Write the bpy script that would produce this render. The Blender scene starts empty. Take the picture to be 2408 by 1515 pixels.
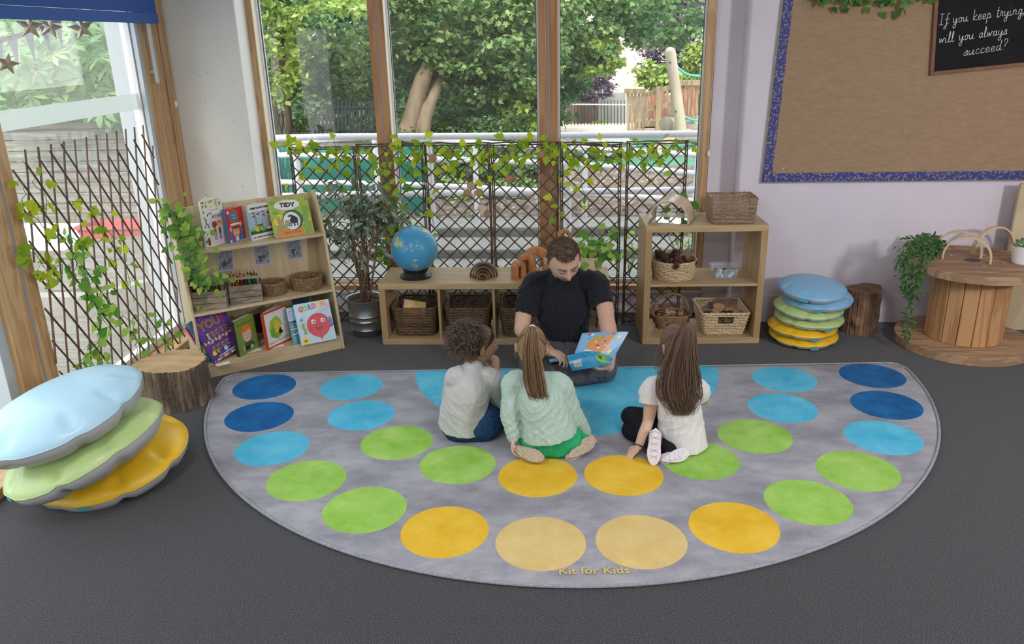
import bpy, bmesh, math, random
import numpy as np
from mathutils import Vector, Matrix
PI = math.pi
R = math.radians
random.seed(7)
rng = np.random.default_rng(7)
SC = bpy.context.scene
COL = SC.collection

# ------------------------------------------------------------------ camera, sky, sun, lamps, exposure
camd = bpy.data.cameras.new('camera')
camd.sensor_width = 36.0
camd.lens = 28.0
camd.clip_end = 300
cam = bpy.data.objects.new('camera', camd)
COL.objects.link(cam)
_r = Vector((0.99702745, 0.07373411, -0.02235039))
_u = Vector((-0.00377418, 0.33647875, 0.9416835))
_f = Vector((-0.07695462, 0.93879994, -0.33575683))
cam.matrix_world = Matrix(((_r.x, _u.x, -_f.x, 0), (_r.y, _u.y, -_f.y, 0), (_r.z, _u.z, -_f.z, 1.8673), (0, 0, 0, 1)))
SC.camera = cam
SC.view_settings.view_transform = 'Standard'
SC.view_settings.look = 'None'
SC.view_settings.gamma = 1.0
SC.view_settings.use_curve_mapping = False
SC.view_settings.exposure = 0.0
cy = SC.cycles
cy.max_bounces = 6
cy.adaptive_threshold = 0.02
cy.diffuse_bounces = 4
cy.glossy_bounces = 3
cy.transmission_bounces = 4
cy.transparent_max_bounces = 10
cy.caustics_reflective = False
cy.caustics_refractive = False
cy.sample_clamp_indirect = 6.0

world = bpy.data.worlds.new('sky')
SC.world = world
world.use_nodes = True
_nt = world.node_tree
_bg = _nt.nodes['Background']
_tc = _nt.nodes.new('ShaderNodeTexCoord')
_sx = _nt.nodes.new('ShaderNodeSeparateXYZ')
_cr = _nt.nodes.new('ShaderNodeValToRGB')
_nt.links.new(_tc.outputs['Generated'], _sx.inputs[0])
_nt.links.new(_sx.outputs['Z'], _cr.inputs[0])
_nt.links.new(_cr.outputs[0], _bg.inputs[0])
_cr.color_ramp.elements[0].color = (1.0, 1.0, 1.0, 1)
_cr.color_ramp.elements[1].color = (0.80, 0.90, 1.0, 1)
_bg.inputs[1].default_value = 2.9

def lamp(kind, name, loc, target, energy, color=(1, 1, 1), size=1.0, size_y=None, angle=None):
    d = bpy.data.lights.new(name, kind)
    d.energy = energy
    d.color = color
    if kind == 'AREA':
        d.shape = 'RECTANGLE'
        d.size = size
        d.size_y = size_y or size
    if angle is not None:
        d.angle = angle
    o = bpy.data.objects.new(name, d)
    COL.objects.link(o)
    o.location = loc
    o.rotation_euler = (Vector(target) - Vector(loc)).to_track_quat('-Z', 'Y').to_euler()
    return o

lamp('SUN', 'sun', (-3, -8, 12), (0, 4, 0), 4.6, (1.0, 0.96, 0.88), angle=R(25))
# unseen fill lights under the ceiling, added to brighten the interior
for _i, (_x, _y, _e) in enumerate(((-1.4, 1.2, 33), (0.9, 1.2, 30), (-1.4, -1.2, 28), (0.9, -1.2, 26), (3.1, 0.6, 11))):
    lamp('AREA', 'ceiling_lamp', (_x, _y, 2.93), (_x, _y + 0.001, 0), _e, (1.0, 0.97, 0.95), 0.6, 1.2)

# a standing lamp out of view on the right, which throws the soft shadows on the board wall
lamp('AREA', 'standing_lamp', (3.3, 1.3, 2.0), (1.9, 5.2, 0.5), 58, (1.0, 0.97, 0.95), 0.35, 0.35)

# ------------------------------------------------------------------ helpers
def rotm(rx=0, ry=0, rz=0):
    return np.array(Matrix.Rotation(rz, 3, 'Z') @ Matrix.Rotation(ry, 3, 'Y') @ Matrix.Rotation(rx, 3, 'X'))

def nrm(v):
    v = np.asarray(v, float)
    return v / max(np.linalg.norm(v), 1e-9)

def spline(pts, n):
    """Catmull-Rom through pts (any dimension), n samples"""
    P = np.asarray(pts, float)
    if len(P) == 2:
        t = np.linspace(0, 1, n)[:, None]
        return P[0] * (1 - t) + P[1] * t
    Q = np.vstack([2 * P[0] - P[1], P, 2 * P[-1] - P[-2]])
    out = []
    for s in np.linspace(0, len(P) - 1 - 1e-9, n):
        i = int(s)
        t = s - i
        a, b, c, d = Q[i:i + 4]
        out.append(0.5 * (2 * b + (c - a) * t + (2 * a - 5 * b + 4 * c - d) * t * t + (3 * b - a - 3 * c + d) * t ** 3))
    return np.array(out)

class MB:
    """collects shapes for ONE mesh object"""
    def __init__(s):
        s.v, s.f, s.m, s.n = [], [], [], 0
        s.T = None
    def add(s, v, f, mi=0):
        v = np.asarray(v, float)
        if s.T is not None:
            v = v @ s.T[0].T + s.T[1]
        s.v.append(v)
        o = s.n
        for q in f:
            s.f.append([i + o for i in q])
            s.m.append(mi)
        s.n += len(v)
        return s
    def at(s, rot=None, loc=(0, 0, 0)):
        s.T = (np.eye(3) if rot is None else np.asarray(rot), np.asarray(loc, float))
        return s
    def box(s, c, d, rot=None, mi=0):
        x, y, z = np.asarray(d, float) / 2
        v = np.array([(i, j, k) for i in (-x, x) for j in (-y, y) for k in (-z, z)])
        if rot is not None:
            v = v @ np.asarray(rot).T
        return s.add(v + np.asarray(c, float), [(0, 1, 3, 2), (4, 6, 7, 5), (0, 4, 5, 1), (2, 3, 7, 6), (0, 2, 6, 4), (1, 5, 7, 3)], mi)
    def bb(s, x0, x1, y0, y1, z0, z1, mi=0):
        return s.box(((x0 + x1) / 2, (y0 + y1) / 2, (z0 + z1) / 2), (x1 - x0, y1 - y0, z1 - z0), None, mi)
    def bar(s, a, b, w, h=None, up=(0, 0, 1), mi=0):
        a, b = np.asarray(a, float), np.asarray(b, float)
        d = b - a
        L = np.linalg.norm(d)
        z = d / L
        x = np.cross(up, z)
        if np.linalg.norm(x) < 1e-4:
            x = np.cross((1, 0, 0), z)
        x = nrm(x)
        y = np.cross(z, x)
        return s.box((a + b) / 2, (w, h or w, L), np.stack([x, y, z], 1), mi)
    def tube(s, pts, r, n=8, closed=False, mi=0, flat=1.0, cap=True, up=(0, 0, 1)):
        P = np.asarray(pts, float)
        k = len(P)
        r = np.broadcast_to(np.asarray(r, float), (k,)) if np.ndim(r) <= 1 else np.asarray(r)
        if closed:
            T = np.roll(P, -1, 0) - np.roll(P, 1, 0)
        else:
            T = np.gradient(P, axis=0)
        T /= np.maximum(np.linalg.norm(T, axis=1), 1e-9)[:, None]
        N = np.zeros((k, 3))
        u = np.asarray(up, float)
        if abs(T[0] @ u) > 0.95:
            u = np.array([1.0, 0, 0])
        x = nrm(u - T[0] * (T[0] @ u))
        for i in range(k):
            x = nrm(x - T[i] * (T[i] @ x))
            N[i] = x
        B = np.cross(T, N)
        a = np.linspace(0, 2 * PI, n, endpoint=False)
        ring = np.cos(a)[None, :, None] * N[:, None] * flat + np.sin(a)[None, :, None] * B[:, None]
        v = (P[:, None] + ring * r[:, None, None]).reshape(-1, 3)
        f = []
        m = k if closed else k - 1
        for i in range(m):
            i2 = (i + 1) % k
            for j in range(n):
                j2 = (j + 1) % n
                f.append((i * n + j, i * n + j2, i2 * n + j2, i2 * n + j))
        if cap and not closed:
            f.append(tuple(range(n))[::-1])
            f.append(tuple(range((k - 1) * n, k * n)))
        return s.add(v, f, mi)
    def grid(s, P, cu=False, cv=False, mi=0, flip=False):
        P = np.asarray(P, float)
        a, b = P.shape[:2]
        f = []
        for i in range(a if cu else a - 1):
            for j in range(b if cv else b - 1):
                q = (i * b + j, ((i + 1) % a) * b + j, ((i + 1) % a) * b + (j + 1) % b, i * b + (j + 1) % b)
                f.append(q[::-1] if flip else q)
        return s.add(P.reshape(-1, 3), f, mi)
    def lathe(s, prof, n=32, c=(0, 0, 0), mi=0, cap=(True, True), sx=1.0, sy=1.0, wob=None):
        a = np.linspace(0, 2 * PI, n, endpoint=False)
        pr = np.asarray(prof, float)
        P = np.zeros((len(pr), n, 3))
        P[..., 0] = pr[:, 0][:, None] * np.cos(a) * sx
        P[..., 1] = pr[:, 0][:, None] * np.sin(a) * sy
        P[..., 2] = pr[:, 1][:, None]
        if wob is not None:
            P = wob(P, a)
        P = P + np.asarray(c, float)
        k = len(pr)
        f = []
        for i in range(k - 1):
            for j in range(n):
                j2 = (j + 1) % n
                f.append((i * n + j, i * n + j2, (i + 1) * n + j2, (i + 1) * n + j))
        if cap[0]:
            f.append(tuple(range(n))[::-1])
        if cap[1]:
            f.append(tuple(range((k - 1) * n, k * n)))
        return s.add(P.reshape(-1, 3), f, mi)
    def ball(s, c, r, n=16, m=10, mi=0, rot=None):
        r = np.broadcast_to(np.asarray(r, float), (3,))
        t = np.linspace(0, PI, m + 1)
        a = np.linspace(0, 2 * PI, n, endpoint=False)
        P = np.zeros((m + 1, n, 3))
        P[..., 0] = np.sin(t)[:, None] * np.cos(a)
        P[..., 1] = np.sin(t)[:, None] * np.sin(a)
        P[..., 2] = -np.cos(t)[:, None] * np.ones(n)
        v = P.reshape(-1, 3) * r
        if rot is not None:
            v = v @ np.asarray(rot).T
        f = []
        for i in range(m):
            for j in range(n):
                j2 = (j + 1) % n
                q = [i * n + j, i * n + j2, (i + 1) * n + j2, (i + 1) * n + j]
                f.append(q)
        return s.add(v + np.asarray(c, float), f, mi)
    def poly(s, pts, mi=0, thick=0.0, nor=(0, 0, 1)):
        """flat polygon, optionally extruded along -nor"""
        P = np.asarray(pts, float)
        k = len(P)
        if thick == 0:
            return s.add(P, [tuple(range(k))], mi)
        Q = P - np.asarray(nor, float) * thick
        f = [tuple(range(k)), tuple(range(k, 2 * k))[::-1]]
        f += [(i, i + k, (i + 1) % k + k, (i + 1) % k) for i in range(k)]
        return s.add(np.vstack([P, Q]), f, mi)
    def text(s, body, size, O, X, Y, mi=0, align='CENTER', ext=0.0, bold=0.0, space=1.0, width=None):
        O, X, Y = (np.asarray(q, float) for q in (O, X, Y))
        cu = bpy.data.curves.new('t', 'FONT')
        cu.body = body
        cu.size = size
        cu.align_x = align
        cu.resolution_u = 2
        cu.offset = bold
        cu.space_character = space
        o = bpy.data.objects.new('t', cu)
        COL.objects.link(o)
        dg = bpy.context.evaluated_depsgraph_get()
        me = o.evaluated_get(dg).to_mesh()
        v = np.zeros(len(me.vertices) * 3)
        me.vertices.foreach_get('co', v)
        v = v.reshape(-1, 3)
        if width and len(v):
            v[:, 0] *= width / max(1e-6, v[:, 0].max() - v[:, 0].min())
        f = [tuple(p.vertices) for p in me.polygons]
        s.add(O + v[:, :1] * X + v[:, 1:2] * Y, f, mi)
        o.evaluated_get(dg).to_mesh_clear()
        bpy.data.objects.remove(o)
        bpy.data.curves.remove(cu)
        return s
    def mesh(s, name, mats, smooth=True, ang=40):
        me = bpy.data.meshes.new(name)
        if s.n:
            me.from_pydata(np.vstack(s.v).tolist(), [], s.f)
        for m in (mats if isinstance(mats, (list, tuple)) else [mats]):
            me.materials.append(m)
        if len(me.materials) > 1:
            me.polygons.foreach_set('material_index', s.m)
        if smooth:
            me.polygons.foreach_set('use_smooth', [True] * len(me.polygons))
            if ang < 180:
                me.set_sharp_from_angle(angle=R(ang))
        me.update()
        return me
    def build(s, name, mats, parent=None, loc=(0, 0, 0), rot=(0, 0, 0), smooth=True, ang=40, bevel=0, seg=2):
        o = bpy.data.objects.new(name, s.mesh(name, mats, smooth, ang))
        COL.objects.link(o)
        o.location = loc
        o.rotation_euler = rot
        if parent is not None:
            o.parent = parent
        if bevel:
            b = o.modifiers.new('edge', 'BEVEL')
            b.width = bevel
            b.segments = seg
            b.limit_method = 'ANGLE'
            b.angle_limit = R(50)
        return o

def tag(o, label=None, cat=None, group=None, kind=None):
    if label: o['label'] = label
    if cat: o['category'] = cat
    if group: o['group'] = group
    if kind: o['kind'] = kind
    return o

def thing(name, label, cat, loc=(0, 0, 0), rz=0, group=None, kind=None):
    o = bpy.data.objects.new(name, None)
    COL.objects.link(o)
    o.empty_display_size = 0.1
    o.location = loc
    o.rotation_euler = (0, 0, rz)
    return tag(o, label, cat, group, kind)

def copy_tree(o, parent=None):
    c = o.copy()
    COL.objects.link(c)
    if parent is not None:
        c.parent = parent
    for ch in list(o.children):
        copy_tree(ch, c)
    return c

def dup(o, loc, rz=0, label=None, group=None):
    c = copy_tree(o)
    c.location = loc
    c.rotation_euler = rz if isinstance(rz, (tuple, list)) else (0, 0, rz)
    return tag(c, label, None, group)

def at(x, y, Y=None, Z=None, X=None):
    """the point on the plane Y=, Z= or X= that the photograph shows at pixel (x, y)"""
    d = _r * ((x - 1204) / 1873.0) - _u * ((y - 757.5) / 1873.0) + _f
    c = Vector((0, 0, 1.8673))
    t = (Y - c.y) / d.y if Y is not None else (Z - c.z) / d.z if Z is not None else (X - c.x) / d.x
    p = c + d * t
    return np.array((p.x, p.y, p.z))

# ------------------------------------------------------------------ materials
MATS = {}
def C4(c):
    return (*c, 1.0) if len(c) == 3 else c

def lin(h):
    """sRGB 0-255 triple to linear"""
    return tuple(((x / 255) / 12.92 if x / 255 <= 0.04045 else ((x / 255 + 0.055) / 1.055) ** 2.4) for x in h)

def pm(name, col, col2=None, rough=0.55, kind='noise', scale=8.0, stretch=(1, 1, 1), bump=0.0, bscale=None, metal=0.0, spec=0.4,
       detail=4.0, lo=0.35, hi=0.65, coat=0.0, sheen=0.0, trans=0.0, sss=0.0, bstretch=None):
    """procedural principled material: two colours mixed by noise / wood / weave, with optional bump"""
    m = bpy.data.materials.new(name)
    MATS[name] = m
    m.use_nodes = True
    nt = m.node_tree
    N, L = nt.nodes, nt.links
    b = N['Principled BSDF']
    b.inputs['Roughness'].default_value = rough
    b.inputs['Metallic'].default_value = metal
    b.inputs['Specular IOR Level'].default_value = spec
    b.inputs['Coat Weight'].default_value = coat
    b.inputs['Sheen Weight'].default_value = sheen
    b.inputs['Transmission Weight'].default_value = trans
    if sss:
        b.inputs['Subsurface Weight'].default_value = sss
        b.inputs['Subsurface Radius'].default_value = (0.012, 0.004, 0.002)
    b.inputs['Base Color'].default_value = C4(col)
    tc = N.new('ShaderNodeTexCoord')
    mp = N.new('ShaderNodeMapping')
    mp.inputs['Scale'].default_value = stretch
    L.new(tc.outputs['Object'], mp.inputs['Vector'])
    fac = None
    if kind == 'wood':
        t = N.new('ShaderNodeTexNoise')
        t.inputs['Scale'].default_value = scale
        t.inputs['Detail'].default_value = detail
        t.inputs['Distortion'].default_value = 0.6
        L.new(mp.outputs[0], t.inputs['Vector'])
        w = N.new('ShaderNodeMath'); w.operation = 'MULTIPLY'; w.inputs[1].default_value = 5.0
        L.new(t.outputs['Fac'], w.inputs[0])
        fr = N.new('ShaderNodeMath'); fr.operation = 'PINGPONG'; fr.inputs[1].default_value = 0.5
        L.new(w.outputs[0], fr.inputs[0])
        ml = N.new('ShaderNodeMath'); ml.operation = 'MULTIPLY'; ml.inputs[1].default_value = 2.0
        L.new(fr.outputs[0], ml.inputs[0])
        fac = ml.outputs[0]
    elif kind == 'noise':
        t = N.new('ShaderNodeTexNoise')
        t.inputs['Scale'].default_value = scale
        t.inputs['Detail'].default_value = detail
        L.new(mp.outputs[0], t.inputs['Vector'])
        fac = t.outputs['Fac']
    elif kind == 'voronoi':
        t = N.new('ShaderNodeTexVoronoi')
        t.inputs['Scale'].default_value = scale
        L.new(mp.outputs[0], t.inputs['Vector'])
        fac = t.outputs['Distance']
    elif kind == 'wave':
        t = N.new('ShaderNodeTexWave')
        t.inputs['Scale'].default_value = scale
        t.inputs['Distortion'].default_value = 1.5
        t.inputs['Detail'].default_value = detail
        L.new(mp.outputs[0], t.inputs['Vector'])
        fac = t.outputs['Fac']
    elif kind == 'random':
        t = N.new('ShaderNodeNewGeometry')
        fac = t.outputs['Random Per Island']
    if col2 is not None and fac is not None:
        cr = N.new('ShaderNodeValToRGB')
        cr.color_ramp.elements[0].position = lo
        cr.color_ramp.elements[1].position = hi
        cr.color_ramp.elements[0].color = C4(col)
        cr.color_ramp.elements[1].color = C4(col2)
        L.new(fac, cr.inputs[0])
        L.new(cr.outputs[0], b.inputs['Base Color'])
    if bump:
        bp = N.new('ShaderNodeBump')
        bp.inputs['Strength'].default_value = min(1.0, bump)
        bp.inputs['Distance'].default_value = 0.01 if bump <= 1 else 0.01 * bump
        if bscale:
            t2 = N.new('ShaderNodeTexNoise')
            t2.inputs['Scale'].default_value = bscale
            t2.inputs['Detail'].default_value = 3
            if bstretch:
                m2 = N.new('ShaderNodeMapping')
                m2.inputs['Scale'].default_value = bstretch
                L.new(tc.outputs['Object'], m2.inputs['Vector'])
                L.new(m2.outputs[0], t2.inputs['Vector'])
            else:
                L.new(tc.outputs['Object'], t2.inputs['Vector'])
            L.new(t2.outputs['Fac'], bp.inputs['Height'])
        elif fac is not None:
            L.new(fac, bp.inputs['Height'])
        L.new(bp.outputs[0], b.inputs['Normal'])
    return m

def leafmat(name, col, col2, trans=0.35, rough=0.45, spec=0.3):
    """leaf: two greens per island, some light passing through"""
    m = pm(name, col, col2, rough=rough, kind='random', lo=0.1, hi=0.9, spec=spec)
    nt = m.node_tree
    N, L = nt.nodes, nt.links
    b = N['Principled BSDF']
    tr = N.new('ShaderNodeBsdfTranslucent')
    mx = N.new('ShaderNodeMixShader')
    mx.inputs[0].default_value = trans
    src = b.inputs['Base Color'].links[0].from_socket
    L.new(src, tr.inputs['Color'])
    L.new(b.outputs[0], mx.inputs[1])
    L.new(tr.outputs[0], mx.inputs[2])
    L.new(mx.outputs[0], N['Material Output'].inputs['Surface'])
    return m

def glassmat(name, tint=(0.96, 0.98, 0.97), haze=0.0, refl=1.0):
    """thin window pane: clear transmission plus a fresnel reflection and a faint dusty haze"""
    m = bpy.data.materials.new(name)
    m.use_nodes = True
    nt = m.node_tree
    N, L = nt.nodes, nt.links
    N.remove(N['Principled BSDF'])
    t = N.new('ShaderNodeBsdfTransparent'); t.inputs[0].default_value = C4(tint)
    g = N.new('ShaderNodeBsdfGlossy'); g.inputs['Roughness'].default_value = 0.0
    fr = N.new('ShaderNodeLayerWeight'); fr.inputs[0].default_value = 0.5
    pw = N.new('ShaderNodeMath'); pw.operation = 'POWER'; pw.inputs[1].default_value = 4.5
    ml = N.new('ShaderNodeMath'); ml.operation = 'MULTIPLY_ADD'; ml.inputs[1].default_value = 0.9; ml.inputs[2].default_value = 0.045 * refl
    L.new(fr.outputs['Facing'], pw.inputs[0]); L.new(pw.outputs[0], ml.inputs[0])
    mx = N.new('ShaderNodeMixShader')
    L.new(ml.outputs[0], mx.inputs[0]); L.new(t.outputs[0], mx.inputs[1]); L.new(g.outputs[0], mx.inputs[2])
    out = mx.outputs[0]
    if haze:
        d = N.new('ShaderNodeBsdfTranslucent'); d.inputs[0].default_value = (0.9, 0.93, 0.95, 1)
        m2 = N.new('ShaderNodeMixShader'); m2.inputs[0].default_value = haze
        L.new(out, m2.inputs[1]); L.new(d.outputs[0], m2.inputs[2])
        out = m2.outputs[0]
    L.new(out, N['Material Output'].inputs['Surface'])
    return m
# ------------------------------------------------------------------ the setting
pm('wall_white', (0.73, 0.68, 0.765), (0.68, 0.63, 0.715), rough=0.75, scale=2.5, bump=0.08, bscale=60, spec=0.2)
pm('pier_white', (0.78, 0.79, 0.77), (0.71, 0.72, 0.70), rough=0.7, scale=2.0, bump=0.08, bscale=50, spec=0.2)
pm('gloss_white', (0.82, 0.82, 0.80), rough=0.4)
pm('ceiling_white', (0.75, 0.75, 0.74), rough=0.8)
pm('render_white', (0.36, 0.39, 0.43), rough=0.8)
pm('alu_grey', (0.50, 0.55, 0.60), rough=0.4, metal=0.2)
pm('alu_white', (0.82, 0.83, 0.84), rough=0.35)
pm('gasket', (0.06, 0.07, 0.10), rough=0.6)
pm('seal_grey', (0.34, 0.35, 0.42), rough=0.6)
pm('pine', (0.50, 0.30, 0.145), (0.60, 0.39, 0.21), rough=0.45, kind='wood', scale=1.6, stretch=(6, 6, 0.55), bump=0.05)
pm('pine_red', (0.40, 0.195, 0.085), (0.48, 0.255, 0.125), rough=0.5, kind='wood', scale=1.6, stretch=(6, 6, 0.5), bump=0.05)

def carpet_material():
    m = pm('carpet', (0.020, 0.0205, 0.025), (0.15, 0.15, 0.165), rough=0.95, scale=300, detail=2, lo=0.42, hi=0.74, bump=0.25, bscale=320, spec=0.1, sheen=0.2)
    return m
carpet_material()

def struct(mb, name, mat, parent=None, **k):
    o = mb.build(name, mat, parent, **k)
    if parent is None:
        o['kind'] = 'structure'
    return o

struct(MB().bb(-2.68, 4.2, -3.0, 5.5, -0.1, 0.0), 'floor', MATS['carpet'], smooth=False)
struct(MB().bb(-2.9, 4.4, -3.2, 5.75, 3.0, 3.2), 'ceiling', MATS['ceiling_white'], smooth=False)
def specks(b, x0, x1, z0, z1, y, n, seed):
    rs = np.random.default_rng(seed)
    for i in range(n):
        x, z, r = rs.uniform(x0, x1), rs.uniform(z0, z1), rs.uniform(0.0012, 0.0038) * (1 if i % 3 else .6)
        a = np.linspace(0, 2 * PI, 9, endpoint=False)
        b.add(np.c_[x + r * np.cos(a), np.full(9, y), z + r * np.sin(a) * rs.uniform(.6, 1.6)], [tuple(range(9))], 1)
    return b
pm('scuff', (0.34, 0.35, 0.37), rough=0.8)
# board wall comes forward of the window wall
b = MB().bb(1.062, 4.3, 5.25, 5.7, 0, 3.0)
struct(specks(b, 1.25, 2.7, 0.25, 0.92, 5.2495, 40, 3), 'wall_back', [MATS['wall_white'], MATS['scuff']], bevel=0.012)
b = MB().bb(0.89, 1.07, 5.42, 5.7, 0, 3.0)
b.bb(-2.14, 0.89, 5.44, 5.62, 0, 0.150)
b.bb(-2.14, 0.89, 5.42, 5.62, 2.66, 3.0)
struct(b, 'wall_window', MATS['wall_white'], smooth=False)
b = MB().bb(-2.62, -2.145, 5.25, 5.62, 0, 3.0)
specks(b, -2.55, -2.16, 0.9, 2.1, 5.2495, 46, 2)
struct(b, 'wall_pier', [MATS['pier_white'], MATS['scuff']], smooth=False)
struct(MB().bb(-2.146, -2.138, 5.252, 5.42, 0, 2.66), 'trim_1', pm('reveal_white', (0.90, 0.90, 0.89), rough=0.5), smooth=False)  # added sheet, whitened to carry the window light falling on the reveal
b = MB().bb(-2.97, -2.62, 5.17, 5.62, -0.3, 3.0)
struct(b, 'wall_exterior', MATS['render_white'], smooth=False)
b = MB().bb(-2.9, -2.62, -3.0, 1.3, 0, 3.0)
b.bb(-2.9, -2.62, 1.3, 5.2, 2.55, 3.0)
struct(b, 'wall_left', MATS['pier_white'], smooth=False)
struct(MB().bb(4.2, 4.4, -3.0, 5.3, 0, 3.0), 'wall_right', MATS['wall_white'], smooth=False)
struct(MB().bb(-2.9, 4.4, -3.2, -3.0, 0, 3.0), 'wall_front', MATS['pier_white'], smooth=False)
b = MB().bb(1.065, 4.2, 5.238, 5.252, 0, 0.192)
struct(b, 'baseboard_back', MATS['wall_white'], bevel=0.004)
b = MB().bb(0.89, 1.062, 5.405, 5.422, 0, 0.15).bb(1.048, 1.064, 5.24, 5.42, 0, 0.16)
struct(b, 'baseboard_recess', MATS['wall_white'], bevel=0.004)
b = MB().bb(-2.145, 0.89, 5.425, 5.442, 0, 0.11)
struct(b, 'baseboard_window', MATS['wall_white'], bevel=0.004)

# --- window_1: three tall lights between two coupled pine mullions
w = thing('window_1', None, None, (0, 5.42, 0), kind='structure')
zt = 2.62
b = MB().bb(-2.143, -2.097, 0, 0.085, 0.19, zt)
b.build('jamb', MATS['pine'], w, bevel=0.004)
b = MB().bb(0.842, 0.889, 0, 0.085, 0.19, zt)
b.build('jamb', MATS['pine'], w, bevel=0.004)
b = MB().bb(-2.143, 0.889, 0, 0.085, zt, zt + 0.05)
b.build('head', MATS['pine'], w, bevel=0.004)
b = MB().bb(-2.143, 0.889, 0, 0.085, 0.172, 0.205)
b.build('bottom_rail', MATS['pine'], w, bevel=0.004)
b = MB().bb(-2.143, 0.889, -0.015, 0.02, 0.148, 0.170)
b.build('sill', MATS['gloss_white'], w, bevel=0.004)
for (x0, x1) in ((-1.333, -1.231), (-0.232, -0.110)):
    b = MB().bb(x0, (x0 + x1) / 2 - 0.004, 0, 0.085, 0.19, zt).bb((x0 + x1) / 2 + 0.004, x1, 0, 0.085, 0.19, zt)
    m = b.build('mullion', MATS['pine_red'], w, bevel=0.004)
    MB().bb((x0 + x1) / 2 - 0.004, (x0 + x1) / 2 + 0.004, 0.004, 0.08, 0.19, zt).build('seal', MATS['seal_grey'], m)
cream = pm('bead_cream', (0.86, 0.78, 0.64), rough=0.45)  # pale strips that paint strong window light onto the pine sides
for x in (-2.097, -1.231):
    MB().bb(x, x + 0.004, 0.003, 0.086, 0.206, zt).build('bead', cream, w)  # no real bead: added strip painting window light on the pine side
# outer aluminium frames and panes
for (x0, x1) in ((-2.097, -1.333), (-1.231, -0.232), (-0.110, 0.842)):
    b = MB()
    for (a0, a1, c0, c1) in ((x0, x0 + 0.014, 0.205, zt), (x1 - 0.014, x1, 0.205, zt), (x0, x1, 0.205, 0.235), (x0, x1, zt - 0.03, zt)):
        b.bb(a0, a1, 0.070, 0.13, c0, c1)
    b.build('outer_frame', MATS['alu_white'], w, bevel=0.002)
    b = MB()
    g = 0.004
    for (a0, a1, c0, c1) in ((x0 + 0.014, x0 + 0.014 + g, 0.235, zt), (x1 - 0.014 - g, x1 - 0.014, 0.235, zt), (x0 + 0.014, x1 - 0.014, 0.235, 0.235 + g)):
        b.bb(a0, a1, 0.088, 0.104, c0, c1)
    b.build('gasket', MATS['gasket'], w)
    b = MB().bb(x0 + 0.012, x1 - 0.012, 0.094, 0.098, 0.232, zt - 0.02)
    b.build('pane', glassmat('pane_glass'), w, smooth=False)

# --- window_2: the tall glazed side by the terrace, pine post, mullion and threshold
w = thing('window_2', None, None, (-2.62, 0, 0), kind='structure')
MB().bb(-0.03, 0.0, 4.935, 5.165, 0.0, 2.55).build('post', MATS['pine'], w, bevel=0.005)
MB().bb(0.0, 0.012, 5.165, 5.248, 0.0, 2.55).build('post_trim', MATS['pine'], w, bevel=0.003)
m = MB().bb(-0.09, 0.02, 3.275, 3.432, 0.0, 2.55).bb(-0.09, 0.03, 3.444, 3.52, 0.0, 2.55).build('mullion', MATS['pine'], w, bevel=0.005)
MB().bb(-0.09, 0.02, 3.432, 3.444, 0.0, 2.55).build('seal', MATS['seal_grey'], m)
MB().bb(-0.10, -0.005, 3.21, 3.275, 0.0, 2.55).build('alu_post', MATS['alu_grey'], w, bevel=0.003)
MB().bb(-0.06, 0.11, 1.3, 3.27, 0.0, 0.05).bb(-0.06, 0.10, 3.53, 4.9, 0.0, 0.05).build('threshold', MATS['pine'], w, bevel=0.005)
MB().bb(-0.092, -0.036, 4.885, 4.933, 0.03, 2.55).build('outer_frame', MATS['alu_white'], w, bevel=0.003)
MB().bb(-0.033, -0.003, 4.895, 4.934, 0.03, 2.55).build('inner_frame', MATS['alu_grey'], w, bevel=0.003)
MB().bb(-0.036, -0.033, 4.90, 4.933, 0.03, 2.55).build('gasket', MATS['gasket'], w)
MB().bb(-0.092, -0.036, 3.53, 4.885, 0.05, 0.10).build('outer_frame', MATS['alu_white'], w, bevel=0.003)
MB().bb(-0.066, -0.060, 3.50, 4.89, 0.06, 2.55).build('pane', glassmat('door_glass', haze=0.035, refl=1.6), w, smooth=False)
MB().bb(-0.125, -0.117, 1.3, 3.22, 0.03, 2.55).build('pane', MATS.get('x') or glassmat('door_glass_near', haze=0.02), w, smooth=False)
m = bpy.data.materials.new('frosted_film'); m.use_nodes = True
_n = m.node_tree.nodes; _l = m.node_tree.links
_t = _n.new('ShaderNodeBsdfTransparent'); _mx = _n.new('ShaderNodeMixShader'); _mx.inputs[0].default_value = 0.72
_n['Principled BSDF'].inputs['Base Color'].default_value = (0.62, 0.68, 0.66, 1)
_d = _n.new('ShaderNodeBsdfTranslucent'); _d.inputs[0].default_value = (0.8, 0.85, 0.83, 1)
_m2 = _n.new('ShaderNodeMixShader'); _m2.inputs[0].default_value = 0.6
_l.new(_n['Principled BSDF'].outputs[0], _m2.inputs[1]); _l.new(_d.outputs[0], _m2.inputs[2])
_l.new(_t.outputs[0], _mx.inputs[1]); _l.new(_m2.outputs[0], _mx.inputs[2]); _l.new(_mx.outputs[0], _n['Material Output'].inputs[0])
MB().bb(-0.0585, -0.057, 3.52, 4.885, 1.505, 1.60).build('frosted_band', m, w, smooth=False)
# pull handle on the post
b = MB()
b.tube(spline([(0.045, 4.975, 1.66), (0.045, 4.975, 2.2)], 8), 0.018, 12, flat=0.6)
b.tube([(0, 4.975, 1.72), (0.045, 4.975, 1.72)], 0.008, 8)
b.tube([(0, 4.975, 2.16), (0.045, 4.975, 2.16)], 0.008, 8)
b.ball((0.045, 4.975, 1.66), (0.011, 0.013, 0.013), 10, 6)
b.build('pull_handle', pm('handle_grey', (0.50, 0.56, 0.56), rough=0.4), w)
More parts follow.
